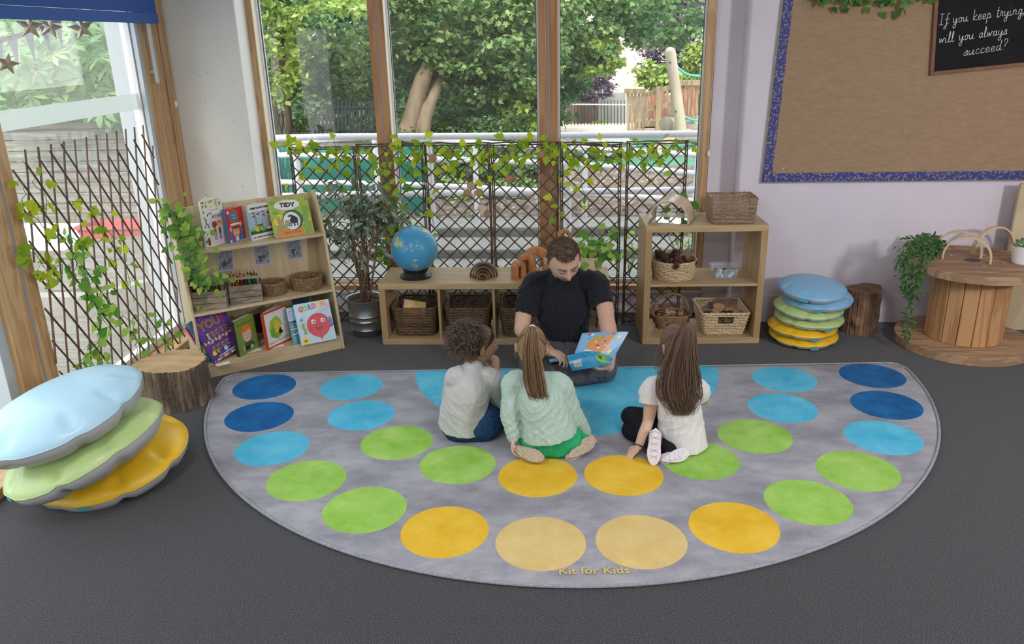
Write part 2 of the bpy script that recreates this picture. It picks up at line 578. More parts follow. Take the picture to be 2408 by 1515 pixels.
# ------------------------------------------------------------------ outside: ramp, rails, bank, playground
pm('concrete', (0.33, 0.315, 0.29), (0.27, 0.255, 0.23), rough=0.9, scale=6, bump=0.1, bscale=80)
pm('concrete_dark', (0.23, 0.22, 0.20), (0.17, 0.17, 0.15), rough=0.9, scale=5)
pm('soil', (0.10, 0.075, 0.06), (0.24, 0.19, 0.16), rough=1.0, scale=14, detail=6, bump=0.5, bscale=40)
pm('turf', (0.065, 0.20, 0.12), (0.10, 0.26, 0.165), rough=0.95, scale=3)
pm('rail_white', (0.66, 0.64, 0.67), rough=0.35, spec=0.5)
pm('deck_board', (0.22, 0.20, 0.17), (0.165, 0.15, 0.125), rough=0.85, kind='wood', scale=1.5, stretch=(0.6, 8, 8))
pm('plank_grey', (0.27, 0.255, 0.22), (0.19, 0.175, 0.15), rough=0.9, kind='wood', scale=1.5, stretch=(0.5, 7, 7), bump=0.1)
pm('plank_dark', (0.10, 0.09, 0.08), rough=1)
pm('play_wood', (0.46, 0.35, 0.22), (0.33, 0.24, 0.145), rough=0.8, kind='wood', scale=1.5, stretch=(5, 5, 0.6))
pm('log_grey', (0.45, 0.38, 0.31), (0.33, 0.27, 0.22), rough=0.9, kind='noise', scale=3, stretch=(3, 3, 0.7))
pm('fence_brown', (0.30, 0.19, 0.16), (0.22, 0.135, 0.11), rough=0.9, kind='wood', scale=1.5, stretch=(6, 6, 0.5))
pm('fence_grey', (0.50, 0.49, 0.46), (0.42, 0.42, 0.39), rough=0.9, kind='noise', scale=3)
pm('iron', (0.012, 0.018, 0.018), rough=0.6)
pm('red_plastic', (0.55, 0.10, 0.09), (0.48, 0.08, 0.07), rough=0.5)
pm('rope_green', (0.10, 0.42, 0.34), rough=0.7)
pm('brick', (0.38, 0.20, 0.15), (0.30, 0.15, 0.11), rough=0.9, scale=12)
pm('render_pink', (0.72, 0.55, 0.46), rough=0.9)
pm('roof_tile', (0.30, 0.14, 0.10), rough=0.9)
pm('car_white', (0.80, 0.82, 0.85), rough=0.3, coat=0.4)
pm('car_glass', (0.03, 0.04, 0.05), rough=0.1)
pm('car_red', (0.6, 0.03, 0.03), rough=0.3)
pm('tyre', (0.02, 0.02, 0.02), rough=0.9)
pm('bark_pale', (0.36, 0.26, 0.18), (0.22, 0.15, 0.10), rough=0.95, scale=9, stretch=(1, 1, 0.25), bump=0.5)
pm('bark_dark', (0.13, 0.10, 0.075), (0.07, 0.055, 0.04), rough=0.95, scale=9, stretch=(1, 1, 0.25), bump=0.5)
pm('slate', (0.35, 0.38, 0.40), rough=0.7)
leafmat('leaf_green', (0.09, 0.19, 0.07), (0.38, 0.51, 0.20), trans=0.42)
leafmat('leaf_mid', (0.07, 0.16, 0.07), (0.22, 0.35, 0.14), trans=0.42)
leafmat('leaf_dark', (0.045, 0.10, 0.05), (0.14, 0.24, 0.10), trans=0.4)
leafmat('leaf_lime', (0.20, 0.33, 0.06), (0.44, 0.52, 0.14))
leafmat('leaf_purple', (0.085, 0.06, 0.115), (0.24, 0.18, 0.27))
leafmat('leaf_chestnut', (0.12, 0.23, 0.09), (0.30, 0.43, 0.19))

def terrain(x0, x1, prof, nx, name, mat, amp=0.0, sharp=False):
    prof = np.array(prof, float)
    X = np.linspace(x0, x1, nx)
    P = np.zeros((len(prof), nx, 3))
    P[..., 0] = X
    P[..., 1] = prof[:, 0][:, None]
    P[..., 2] = prof[:, 1][:, None] + amp * rng.normal(size=(len(prof), nx)) * (prof[:, 0][:, None] > 7.9)
    return struct(MB().grid(P, flip=True), name, mat, ang=30)

# hard ground by the window, then the two kerbed ramps (solid steps), soil bank, turf
struct(MB().bb(-2.9, 5, 5.62, 6.93, -0.4, 0.0), 'path', MATS['concrete'], smooth=False)
b = MB().bb(-2.9, 5, 6.93, 7.42, -0.3, 0.082)
struct(b, 'ramp_lower', MATS['concrete'], bevel=0.01)
b = MB().bb(-2.9, 5, 7.42, 7.86, -0.3, 0.172)
struct(b, 'ramp_upper', MATS['concrete'], bevel=0.01)
b = MB().bb(-2.85, 5, 6.918, 6.93, -0.1, 0.066).bb(-2.85, 5, 7.408, 7.42, 0.0, 0.152)
struct(b, 'kerb', MATS['concrete_dark'], smooth=False)
ys = np.linspace(7.86, 10.4, 16)
terrain(-9, 6, [(y, 0.14 + 0.05 * (y - 7.86)) for y in ys], 60, 'bank_terrain', MATS['soil'], 0.03)
ys = np.linspace(10.3, 14, 8)
terrain(-0.3, 7, [(y, 0.24 + 0.0 * y) for y in ys], 20, 'turf_terrain', MATS['turf'], 0.01)
terrain(-30, 30, [(10.2, 0.16), (12, 0.10), (16, 0.05), (22, -0.35), (30, -0.6), (60, -0.6)], 20, 'far_terrain', MATS['soil'])
terrain(-0.6, 9, [(14, 0.18), (17.5, 0.03), (19.2, -0.06)], 12, 'sand_terrain', pm('sand', (0.62, 0.52, 0.42), (0.50, 0.42, 0.33), rough=1, scale=2))
# leaf litter on the bank
b = MB()
for i in range(900):
    x, y = rng.uniform(-2.2, 2.4), 7.9 + 2.2 * rng.random()
    z = 0.14 + 0.05 * (y - 7.86) + 0.03
    a, s = rng.uniform(0, 6.28), rng.uniform(0.012, 0.03)
    d, e = np.array((math.cos(a), math.sin(a), rng.uniform(-.3, .3))) * s, np.array((-math.sin(a), math.cos(a), 0.1)) * s * 0.6
    p = np.array((x, y, z))
    b.add([p - d, p + e, p + d, p - e], [(0, 1, 2, 3)], int(rng.integers(0, 3)))
o = b.build('leaf_litter', [pm('litter_a', (0.50, 0.38, 0.16), rough=.8), pm('litter_b', (0.38, 0.24, 0.12), rough=.8), pm('litter_c', (0.55, 0.47, 0.30), rough=.8)], smooth=False)
tag(o, 'dry yellow and brown leaves fallen over the dark soil bank outside', 'leaves', kind='stuff')

# --- white tubular hand rails of the ramp
def railing(label, rails, posts, r=0.029):
    t = thing('handrail', label, 'railing', (0, 0, 0), group='white handrails along the ramp')
    for nm, pts in rails:
        MB().tube(spline(pts, 24), r, 10).build(nm, MATS['rail_white'], t)
    for (a, z0) in posts:
        MB().tube([(a[0], a[1], z0), a], r * 0.95, 10).build('post', MATS['rail_white'], t)
    return t
YA, YB = 7.05, 7.95
A = lambda x, y: at(x, y, Y=YA)
B = lambda x, y: at(x, y, Y=YB)
railing('front white handrail, level, along the lower ramp outside the window',
        [('top_rail', [A(560, 328), A(760, 322), A(1000, 321), A(1300, 319), A(1720, 313)]),
         ('lower_rail', [A(560, 464), A(900, 456), A(1300, 452), A(1720, 445)]),
         ('end_loop', [A(1316, 331), A(1322, 331), A(1330, 335), A(1333, 345), A(1334, 380)])],
        [(A(692, 326), 0.05), (A(1008, 322), 0.05), (A(1336, 319), 0.05), (A(1652, 316), 0.05)])
railing('rear white handrail, three bars sloping down to the right',
        [('top_rail', [B(648, 352), B(656, 365), B(700, 364), B(860, 370), B(1300, 384), B(1720, 414)]),
         ('middle_rail', [B(700, 322), B(715, 340), B(740, 330), B(900, 322), B(1010, 329), B(1290, 346), B(1720, 368)]),
         ('lower_rail', [B(640, 428), B(950, 434), B(1290, 451), B(1600, 470), B(1760, 482)])],
        [(B(880, 324), 0.15), (B(1116, 337), 0.15), (B(1376, 352), 0.15), (B(1640, 364), 0.15)])
# green windbreak mesh tied behind the rails
m = pm('mesh_green', (0.02, 0.16, 0.13), (0.045, 0.24, 0.19), rough=0.8, kind='wave', scale=60, detail=0)
P = np.array([[at(x, y, Y=8.25) + np.array((0, 0.012 * math.sin(x * 0.09), 0)) for y in (345, 440, 545)] for x in np.linspace(560, 998, 40)])
b = MB().grid(P).grid(P + np.array((0, 0.006, 0)), flip=True)
tag(b.build('windbreak_netting', m), 'dark green windbreak netting tied behind the white rails', 'netting')

# --- play platform, leaning pole, ropes, logs
t = thing('play_platform', 'raised wooden play platform with picket balustrade beyond the ramp', 'play platform')
YP = 16.5
def pbar(a, c, w, dy=0.0, h=None, Y=YP):
    return (at(*a, Y=Y) + (0, dy, 0), at(*c, Y=Y) + (0, dy, 0), w, h)
for i, x in enumerate(np.linspace(1478, 1512, 5)):
    MB().bar(*pbar((x, 306), (x - 1, 216), 0.05)).build('picket', MATS['play_wood'], t)
MB().bar(*pbar((1468, 214), (1518, 214), 0.09, -0.03)).build('cap_rail', MATS['play_wood'], t)
for i, x in enumerate(np.linspace(1522, 1588, 7)):
    MB().bar(*pbar((x, 290 - i), (x, 222 - i * 3), 0.05, 0.6)).build('picket', MATS['play_wood'], t)
for a, c in (((1516, 224), (1582, 203)), ((1514, 258), (1582, 244)), ((1514, 292), (1582, 282))):
    MB().bar(*pbar(a, c, 0.06, 0.0, 0.09)).build('sloping_rail', MATS['play_wood'], t)
MB().bar(*pbar((1546, 306), (1549, 203), 0.10, -0.08)).build('post', MATS['play_wood'], t)
for i, x in enumerate(np.linspace(1604, 1650, 6)):
    MB().bar(*pbar((x, 284), (x + 2, 196), 0.055, 0.2)).build('picket', MATS['play_wood'], t)
MB().bar(*pbar((1596, 196), (1660, 195), 0.10, 0.15)).build('cap_rail', MATS['play_wood'], t)
MB().bar(*pbar((1500, 300), (1668, 290), 0.5, 0.8, 0.12)).build('deck', MATS['play_wood'], t)
MB().bar(*pbar((1604, 268), (1660, 262), 0.03, 1.2, 0.75)).build('panel', MATS['red_plastic'], t)
MB().bar(*pbar((1536, 268), (1580, 264), 0.03, 1.2, 0.6)).build('panel', MATS['red_plastic'], t)
YL = 13.5
p0, p1 = at(1612, 372, Y=YL), at(1576, 124, Y=YL)
t = thing('leaning_pole', 'pale round timber pole leaning left before the play platform', 'pole')
b = MB().tube(spline([p0, (p0 + p1) / 2, p1], 10), 0.088, 14)
b.ball(p1, 0.088, 14, 8)
b.build('shaft', pm('pole_wood', (0.62, 0.50, 0.40), (0.50, 0.39, 0.30), rough=.8, scale=3, stretch=(2, 2, .5)), t)
for (x, y) in ((1576, 147), (1589, 262)):
    MB().ball(at(x, y, Y=YL - 0.09), 0.016, 8, 6).build('bolt', MATS['gasket'], t)
for pts, w in (([(1584, 146), (1600, 165), (1620, 176), (1660, 181)], 'upper'), ([(1598, 262), (1612, 275), (1630, 282), (1660, 285)], 'lower')):
    o = MB().tube(spline([at(x, y, Y=YL + 0.02) for x, y in pts], 18), 0.02, 8).build('rope', MATS['rope_green'])
    tag(o, '%s of the two green ropes strung right from the leaning pole' % w, 'rope', 'green ropes on the pole')
for (a, c, r, Y, l) in (((1566, 292), (1590, 302), 0.13, 14.2, 'short round grey log end left of the leaning pole foot'),
                        ((1618, 300), (1672, 308), 0.13, 13.6, 'thick round grey log end right of the leaning pole foot'),
                        ((1612, 318), (1700, 345), 0.10, 12.5, 'round timber beam slanting down to the right below the log end'),
                        ((1580, 392), (1690, 358), 0.12, 11.6, 'dark weathered log lying on the green turf nearest the ramp')):
    p, q = at(*a, Y=Y), at(*c, Y=Y) + np.array((0, 0.5, 0))
    b = MB().tube([p, p + (q - p) * 0.03, q], [r * 0.8, r, r], 14)
    tag(b.build('log', MATS['log_grey']), l, 'log', 'logs in the playground')
for (x, y, rz, l) in ((1428, 328, 0.2, 'flat grey slate slab lying at the edge of the turf'), (1395, 345, -0.3, 'tilted grey slate slab beside the soil bank')):
    p = at(x, y, Y=11.5)
    tag(MB().box(p, (0.7, 0.5, 0.05), rotm(0.12, 0.15, rz)).build('slab', MATS['slate'], bevel=0.01), l, 'slab')
for (a, c, l) in (((1415, 338), (1450, 318), 'thin pale plank leaning over the slate slab'), ((1536, 352), (1590, 322), 'wide pale plank sloping up to the leaning pole')):
    tag(MB().bar(at(*a, Y=11.2), at(*c, Y=12.2), 0.16, 0.05).build('plank', MATS['play_wood'], bevel=0.006), l, 'plank')

# --- fences at the far end
t = thing('board_fence', 'brown upright board fence beyond the iron fence', 'fence')
Y = 20.5
xs = np.linspace(1290, 1407, 17)
for i in range(16):
    b = MB().bar(at((xs[i] + xs[i + 1]) / 2, 304, Y=Y), at((xs[i] + xs[i + 1]) / 2, 219 + 3 * (i < 9), Y=Y), (xs[i + 1] - xs[i]) * Y / 1873 * 0.98, 0.03, (0, 1, 0))
    b.build('board', MATS['fence_brown'], t)
t = thing('panel_fence', 'pale grey panel fence right of the brown fence', 'fence')
b = MB()
b.bar(at(1440, 300, Y=Y), at(1440, 218, Y=Y), 0.03, 0.72, (1, 0, 0)).build('panel', MATS['fence_grey'], t)
MB().bar(at(1474, 300, Y=Y - .05), at(1474, 212, Y=Y - .05), 0.10, 0.10).build('post', MATS['fence_grey'], t)
t = thing('iron_fence', 'thin black iron bar fence in front of the board fences', 'fence')
Y = 18.5
for i, x in enumerate(np.linspace(1312, 1476, 22)):
    MB().bar(at(x, 308, Y=Y), at(x, 236, Y=Y), 0.016).build('bar', MATS['iron'], t)
MB().bar(at(1300, 245, Y=Y), at(1490, 246, Y=Y), 0.03).build('rail', MATS['alu_grey'], t)
t = thing('palisade_fence', 'dark steel palisade fence under the trees on the left', 'fence')
Y = 15.0
for i, x in enumerate(np.linspace(640, 905, 30)):
    MB().bar(at(x, 322, Y=Y), at(x, 236, Y=Y), 0.045, 0.02, (0, 1, 0)).build('pale', MATS['iron'], t)
for y in (252, 305):
    MB().bar(at(630, y, Y=Y), at(930, y, Y=Y), 0.05, 0.03).build('rail', MATS['iron'], t)

# --- parked vehicles and houses beyond
def van(px, py, Y, label, L=4.4, H=1.9):
    p = at(px, py, Y=Y)
    t = thing('parked_van', label, 'van', tuple(p), 0.05, 'parked white vehicles')
    prof = [(-L / 2, 0.3), (L / 2, 0.3), (L / 2, 0.85), (L / 2 - 0.9, 1.05), (L / 2 - 1.5, H), (-L / 2, H)]
    MB().poly([(x, 0, z) for x, z in prof], 0, 1.7, (0, -1, 0)).build('body', MATS['car_white'], t, bevel=0.06)
    MB().bb(-L / 2 + 1.6, L / 2 - 1.5, -0.015, 0.03, 1.1, H - 0.25).build('window', MATS['car_glass'], t)
    MB().bb(-L / 2 - 0.02, -L / 2 + 0.06, -0.02, 0.25, 0.7, 1.1).build('tail_light', MATS['car_red'], t)
    for x in (-L / 2 + 0.8, L / 2 - 0.8):
        MB().at(rotm(PI / 2), (x, 0.02, 0.32)).lathe([(0.2, -0.03), (0.32, -0.03), (0.32, 0.18), (0.2, 0.18)], 18).build('wheel', MATS['tyre'], t)
van(838, 312, 20, 'white van parked beyond the palisade fence, near the first mullion')
van(715, 312, 22, 'white van parked beyond the palisade fence, behind the left trunk', 4.0, 1.7)
def house(p, w, d, h, label, wall, roof):
    t = thing('house', label, 'house', p)
    MB().bb(-w / 2, w / 2, 0, d, -1, h).build('wall', wall, t)
    MB().poly([(-w / 2 - .3, -0.3, h), (w / 2 + .3, -0.3, h), (w / 2 + .3, d / 2, h + 2.2), (-w / 2 - .3, d / 2, h + 2.2)], 0, 0.15).build('roof', roof, t)
    for x in (-w / 4, w / 4):
        f = MB().bb(x - 0.6, x + 0.6, -0.05, 0.02, h - 1.8, h - 0.5).build('window', MATS['alu_white'], t)
        MB().bb(x - 0.5, x + 0.5, -0.06, 0.0, h - 1.7, h - 0.6).build('pane', MATS['car_glass'], f)
house((3.6, 36, -0.6), 9, 8, 4.0, 'pale pink rendered house far behind the grey fence', MATS['render_pink'], MATS['roof_tile'])
house((-17.5, 22, -0.6), 9, 8, 4.2, 'red brick house far off behind the chestnut leaves', MATS['brick'], MATS['roof_tile'])

# ------------------------------------------------------------------ trees
LEAF4 = np.array([(0, 0, 0), (0.5, 0.34, 0.10), (1, 0, 0), (0.5, -0.34, 0.10)])
LEAF4F = [(0, 1, 2), (0, 2, 3)]
LEAFM = np.array([(0, 0, 0), (0.18, 0.34, 0.05), (0.36, 0.24, 0.05), (0.55, 0.46, 0.03), (0.62, 0.2, 0.05), (1, 0, -0.05),
                  (0.62, -0.2, 0.05), (0.55, -0.46, 0.03), (0.36, -0.24, 0.05), (0.18, -0.34, 0.05)])
LEAFMF = [(0, 1, 2), (0, 2, 3, 4), (0, 4, 5), (0, 5, 6), (0, 6, 7, 8), (0, 8, 9)]

def scatter_leaves(mb, P, size, shape=LEAF4, faces=LEAF4F, droop=0.3, mi=0, D=None):
    """one leaf at every point of P, each turned its own way"""
    n = len(P)
    s = size * rng.uniform(0.65, 1.3, n)
    a = rng.uniform(0, 2 * PI, n)
    if D is None:
        el = rng.normal(-droop, 0.45, n)
        D = np.stack([np.cos(a) * np.cos(el), np.sin(a) * np.cos(el), np.sin(el)], 1)
    up = rng.normal(0, 0.55, (n, 3)) + (0, -0.35, 0.75)
    Yv = np.cross(up, D); Yv /= np.linalg.norm(Yv, axis=1)[:, None] + 1e-9
    Zv = np.cross(D, Yv)
    V = P[:, None] + s[:, None, None] * (shape[None, :, :1] * D[:, None] + shape[None, :, 1:2] * Yv[:, None] + shape[None, :, 2:] * Zv[:, None])
    k = len(shape)
    f = [tuple(i * k + j for j in q) for i in range(n) for q in faces]
    mb.add(V.reshape(-1, 3), f, mi)

def cloud(c, r, n, clumps=None):
    """points in leafy clumps spread through an ellipsoid"""
    c, r = np.asarray(c, float), np.asarray(r, float)
    m = clumps or max(8, n // 40)
    q = rng.normal(size=(m, 3)); q /= np.linalg.norm(q, axis=1)[:, None]
    q *= rng.uniform(0.45, 1.0, m)[:, None] ** 0.6
    k = rng.integers(0, m, n)
    o = rng.normal(size=(n, 3)) * (0.5 / m ** (1 / 3))
    o[:, 2] *= 0.6
    return c + (q[k] + o) * r

def tree(name, label, trunks, crowns, size, mats, bark, group=None, shape=LEAF4, faces=LEAF4F, cat='tree', dens=1.5):
    """crowns: list of (centre, radii, leaf count, material index)"""
    t = thing(name, label, cat, group=group)
    b = MB()
    for pts, r0, r1 in trunks:
        k = 14
        b.tube(spline(pts, k), np.linspace(r0, r1, k) * (1 + 0.06 * rng.normal(size=k)), 12)
    if trunks:
        b.build('trunk', bark, t)
    b = MB()
    for c, r, n, mi in crowns:
        n = int(n * dens)
        scatter_leaves(b, cloud(c, r, n), size, shape, faces, mi=mi)
    o = b.build('leaves', mats, t, smooth=False)
    o['kind'] = 'stuff'
    return t
lm = [MATS['leaf_green'], MATS['leaf_mid'], MATS['leaf_dark'], MATS['leaf_lime']]
G = 'trees beyond the ramp'
a = lambda x, y, Y: at(x, y, Y=Y)
tree('maple_tree', 'big green maple with pale twin trunk filling the middle window', [
    ([a(955, 330, 11), a(975, 250, 11), a(1000, 170, 11), a(1050, 60, 11)], 0.14, 0.08),
    ([a(990, 330, 11), a(1005, 260, 11), a(1035, 190, 11.2), a(1090, 90, 11.5)], 0.12, 0.05)],
    [(a(1060, 40, 11.2), (1.1, 0.8, 0.75), 2600, 0), (a(1130, 130, 11.4), (0.95, 0.7, 0.6), 2200, 0), (a(1230, 60, 11), (0.7, 0.6, 0.8), 1800, 0),
     (a(1190, 190, 11.8), (0.75, 0.6, 0.5), 1500, 1), (a(1150, 270, 12.5), (0.9, 0.5, 0.28), 900, 1), (a(980, 120, 12), (0.5, 0.5, 0.6), 900, 1),
     (a(1240, 250, 11.6), (0.4, 0.5, 0.4), 900, 3), (a(1080, -60, 11), (1.6, 0.9, 0.6), 1800, 0), (a(1050, 200, 13.5), (1.2, 0.5, 0.8), 1500, 2)],
    0.082, lm, MATS['bark_pale'], G, LEAFM, LEAFMF, dens=1.9)
tree('maple_tree', 'bright green maple crown hanging in the right window', [([a(1288, 340, 13), a(1288, 150, 13), a(1300, -60, 12.6)], 0.11, 0.07)],
    [(a(1360, 60, 12.2), (0.62, 0.6, 0.75), 2300, 0), (a(1400, 130, 12.2), (0.36, 0.5, 0.35), 700, 3), (a(1340, 170, 12.6), (0.35, 0.5, 0.45), 700, 1),
     (a(1480, 20, 12.6), (0.5, 0.5, 0.45), 800, 1), (a(1400, -60, 12), (1.2, 0.7, 0.5), 1200, 0), (a(1560, 40, 15), (1.0, 0.6, 0.55), 1400, 1)],
    0.090, lm, MATS['bark_dark'], G, LEAFM, LEAFMF, dens=1.9)
tree('lime_tree', 'green tree with dark straight trunk filling the left window', [
    ([a(652, 330, 10.5), a(655, 180, 10.5), a(650, -20, 10.5)], 0.09, 0.08), ([a(676, 330, 11.5), a(672, 250, 11.5), a(650, 150, 11.5)], 0.08, 0.06)],
    [(a(800, 60, 11), (0.95, 0.8, 0.75), 2600, 0), (a(720, 150, 11.5), (0.6, 0.6, 0.55), 1500, 1), (a(830, 170, 12), (0.65, 0.6, 0.4), 1300, 0),
     (a(640, 80, 10), (0.4, 0.5, 0.8), 900, 3), (a(690, 250, 13), (0.5, 0.5, 0.35), 700, 1), (a(790, 10, 9.5), (0.5, 0.4, 0.22), 260, 3), (a(760, -50, 10.5), (1.4, 0.8, 0.5), 1500, 0)],
    0.092, lm, MATS['bark_dark'], G)
for (x, y, Y, r, n, l) in ((560, 90, 17, (2.4, 1.2, 2.2), 2600, 'dark tree closing the view behind the left trunk'),
                           (800, 60, 18, (2.6, 1.0, 2.0), 3000, 'dark tree closing the view above the palisade fence'),
                           (960, 120, 17, (2.0, 1.0, 2.0), 2600, 'dark tree behind the pale twin trunk'),
                           (1160, 160, 15.5, (1.6, 1.0, 1.5), 3200, 'dark tree low behind the big middle maple'),
                           (1350, -20, 25, (1.9, 1.0, 1.5), 2200, 'mid green tree behind the board fence')):
    c = a(x, y, Y)
    g = a(x, 330, Y)
    tree('woodland_tree', l, [([g, (g + c) / 2 + (0.1, 0, 0), c], 0.13, 0.06), ([g + (0.5, 0.3, 0), c + (0.7, 0.2, 0.3)], 0.10, 0.05)],
         [(c, r, n, 2), (c - (0, 0.6, 0.3), np.array(r) * 0.8, n // 3, 1)], 0.17, lm, MATS['bark_dark'], G)
tree('purple_tree', 'purple leaved tree behind the play platform, top right', [([a(1640, 300, 24), a(1620, 60, 24)], 0.15, 0.08)],
    [(a(1590, 150, 24), (1.0, 0.8, 0.7), 1600, 0), (a(1640, 40, 24), (0.8, 0.8, 1.2), 1500, 0), (a(1530, 30, 24), (0.9, 0.8, 1.2), 900, 0)], 0.11, [MATS['leaf_purple']], MATS['bark_dark'], G, dens=2.4)
tree('purple_bush', 'small purple bush above the brown board fence', [([a(1400, 260, 19.6), a(1390, 190, 19.6)], 0.04, 0.02)],
    [(a(1385, 200, 19.6), (0.55, 0.4, 0.4), 900, 0), (a(1410, 160, 19.8), (0.3, 0.3, 0.5), 300, 0)], 0.085, [MATS['leaf_purple']], MATS['bark_dark'], cat='bush', dens=2.2)
tree('green_bush', 'round pale green bush behind the play platform', [([a(1560, 260, 22), a(1555, 200, 22)], 0.04, 0.02)],
    [(a(1552, 178, 22), (0.6, 0.5, 0.36), 1000, 0), (a(1650, 150, 22), (0.4, 0.5, 0.7), 700, 0)], 0.14, [MATS['leaf_lime']], MATS['bark_dark'], cat='bush')
tree('low_shrub', 'low green shrubs growing on the bank behind the rear handrail', [([a(1100, 500, 9.2), a(1100, 400, 9.2)], 0.03, 0.02)],
    [(a(1040, 400, 9.6), (0.75, 0.45, 0.33), 2200, 0), (a(1180, 415, 9.6), (0.7, 0.45, 0.34), 2200, 1), (a(1130, 450, 9.0), (0.9, 0.25, 0.12), 900, 0), (a(930, 400, 9.6), (0.6, 0.4, 0.4), 900, 1),
     (a(1100, 330, 11), (1.2, 0.4, 0.35), 1500, 1), (a(1265, 420, 9.9), (0.25, 0.4, 0.4), 500, 0)], 0.06, lm, MATS['bark_dark'], cat='shrub')
tree('fence_weeds', 'yellow green weeds along the foot of the board fence', [], [(a(1330, 294, 20.2), (0.5, 0.2, 0.09), 320, 0), (a(1405, 294, 20.2), (0.5, 0.2, 0.09), 320, 0), (a(1322, 222, 17), (0.2, 0.2, 0.22), 200, 0)],
     0.09, [MATS['leaf_lime']], MATS['bark_dark'], cat='weeds')
for (x, y, Y, h, l) in ((1478, 640, 6.35, 0.34, 'slim weed with pale leaves standing outside behind the trellis, left of the tall shelf'),
                        (1610, 640, 6.35, 0.40, 'slim weed with pale leaves seen through the tall shelf')):
    p = at(x, 700, Y=Y); p[2] = 0.0
    P = np.array([p + (rng.normal() * 0.10, rng.normal() * 0.05, h * (0.25 + 0.85 * rng.random())) for i in range(46)])
    t = thing('weed', l, 'weed', group='weeds on the path')
    b = MB()
    for i in range(7):
        q = p + (rng.normal() * 0.10, 0, h * rng.uniform(0.6, 1.1))
        b.tube(spline([p, (p + q) / 2 + (rng.normal() * .02, 0, .03), q], 6), 0.003, 5)
    b.build('stem', MATS['leaf_mid'], t)
    b = MB(); scatter_leaves(b, P, 0.06)
    b.build('leaves', MATS['leaf_lime'], t, smooth=False)

# --- terrace on the left: deck, plank wall, concrete ramp, red box, chestnut
t = thing('terrace_deck', None, None, kind='structure')
for i in range(39):
    y = 2.0 + i * 0.145
    MB().bb(-7.5, -2.9, y, y + 0.138, -0.16, -0.10).build('deck_board', MATS['deck_board'], t)
MB().bb(-9, -2.9, 1, 7.6, -0.3, -0.17).build('deck_bed', MATS['plank_dark'], t)
t = thing('plank_wall', 'weathered grey horizontal plank wall across the terrace', 'wall')
for i in range(9):
    z = 0.18 + i * 0.105
    MB().bb(-9, -3.1, 7.7, 7.74, z, z + 0.094).build('plank', MATS['plank_grey'], t)
MB().bb(-9, -3.1, 7.66, 7.82, 1.125, 1.165).build('cap_board', MATS['deck_board'], t)
for x in (-8, -6.3, -4.6, -3.3):
    MB().bb(x, x + 0.09, 7.75, 7.84, -0.2, 1.12).build('post', MATS['plank_grey'], t)
t = thing('terrace_ramp', 'pale boarded ramp with concrete side wall outside the trellis', 'ramp')
Pb = [at(110, 712, Y=5.6), at(265, 702, Y=5.75), at(405, 610, Y=6.9), at(405, 560, Y=7.1), at(330, 590, Y=7.3), at(100, 640, Y=6.4)]
z = 0.12
# upper boarded surface and the wall below it
x0, x1 = -4.6, -2.95
for i in range(8):
    y = 5.75 + i * 0.15
    zz = 0.02 + 0.02 * i
    MB().add([(x0, y, zz - .05), (x1, y + .55, zz - .05), (x1, y + .693, zz - .03), (x0, y + .143, zz - .03),
              (x0, y, zz), (x1, y + .55, zz), (x1, y + .693, zz + .02), (x0, y + .143, zz + .02)],
             [(0, 3, 2, 1), (4, 5, 6, 7), (0, 1, 5, 4), (1, 2, 6, 5), (2, 3, 7, 6), (3, 0, 4, 7)]).build('ramp_board', MATS['deck_board'], t)
MB().add([(-4.7, 5.60, -.3), (-3.75, 5.62, -.3), (-2.93, 6.22, -.3), (-2.93, 6.36, -.3), (-3.8, 5.75, -.3), (-4.7, 5.74, -.3),
          (-4.7, 5.60, 0.05), (-3.75, 5.62, 0.05), (-2.93, 6.22, 0.16), (-2.93, 6.36, 0.16), (-3.8, 5.75, 0.05), (-4.7, 5.74, 0.05)],
         [(0, 1, 7, 6), (1, 2, 8, 7), (2, 3, 9, 8), (3, 4, 10, 9), (4, 5, 11, 10), (5, 0, 6, 11), (6, 7, 10, 11), (7, 8, 9, 10)]).build('side_wall', MATS['concrete'], t)
t = thing('planter_box', 'red plastic planter box standing on the terrace by the plank wall', 'box', (-4.50, 7.46, -0.098), 0.06)
b = MB().grid(np.array([[(sx * w, sy * d, z) for sx, sy in ((-1, -1), (1, -1), (1, 1), (-1, 1))] for w, d, z in ((0.26, 0.13, 0), (0.34, 0.17, 0.30), (0.36, 0.19, 0.30), (0.36, 0.19, 0.33), (0.31, 0.15, 0.33), (0.25, 0.12, 0.05))]), cv=True)
b.build('shell', MATS['red_plastic'], t, ang=30)
MB().bb(-0.27, 0.27, -0.13, 0.13, 0.02, 0.24).build('soil', MATS['soil'], t)
# chestnut with big hand shaped leaves, seen through the side glass
t = thing('chestnut_tree', 'chestnut tree with big hand shaped leaves outside the side glass', 'tree')
b = MB()
p0, p1 = at(75, 330, Y=9.5), at(50, 170, Y=9.5)
b.tube(spline([p0 - (0, 0, 1), p0, p1, p1 + (0.1, 0, 1.5)], 10), 0.13, 12)
for i in range(14):
    q = p1 + np.array((rng.uniform(-1.5, 2.2), rng.uniform(-1.5, .4), rng.uniform(-0.6, 1.3)))
    b.tube(spline([p1 + (0, 0, rng.uniform(-.4, .6)), (p1 + q) / 2 + (0, 0, .2), q], 8), np.linspace(0.03, 0.008, 8), 6)
b.build('trunk', MATS['bark_pale'], t)
b = MB()
LF = np.array([(0, 0, 0), (0.35, 0.07, 0.03), (0.72, 0.15, 0.03), (1, 0, -0.08), (0.72, -0.15, 0.03), (0.35, -0.07, 0.03)])
LFF = [(0, 1, 5), (1, 2, 4, 5), (2, 3, 4)]
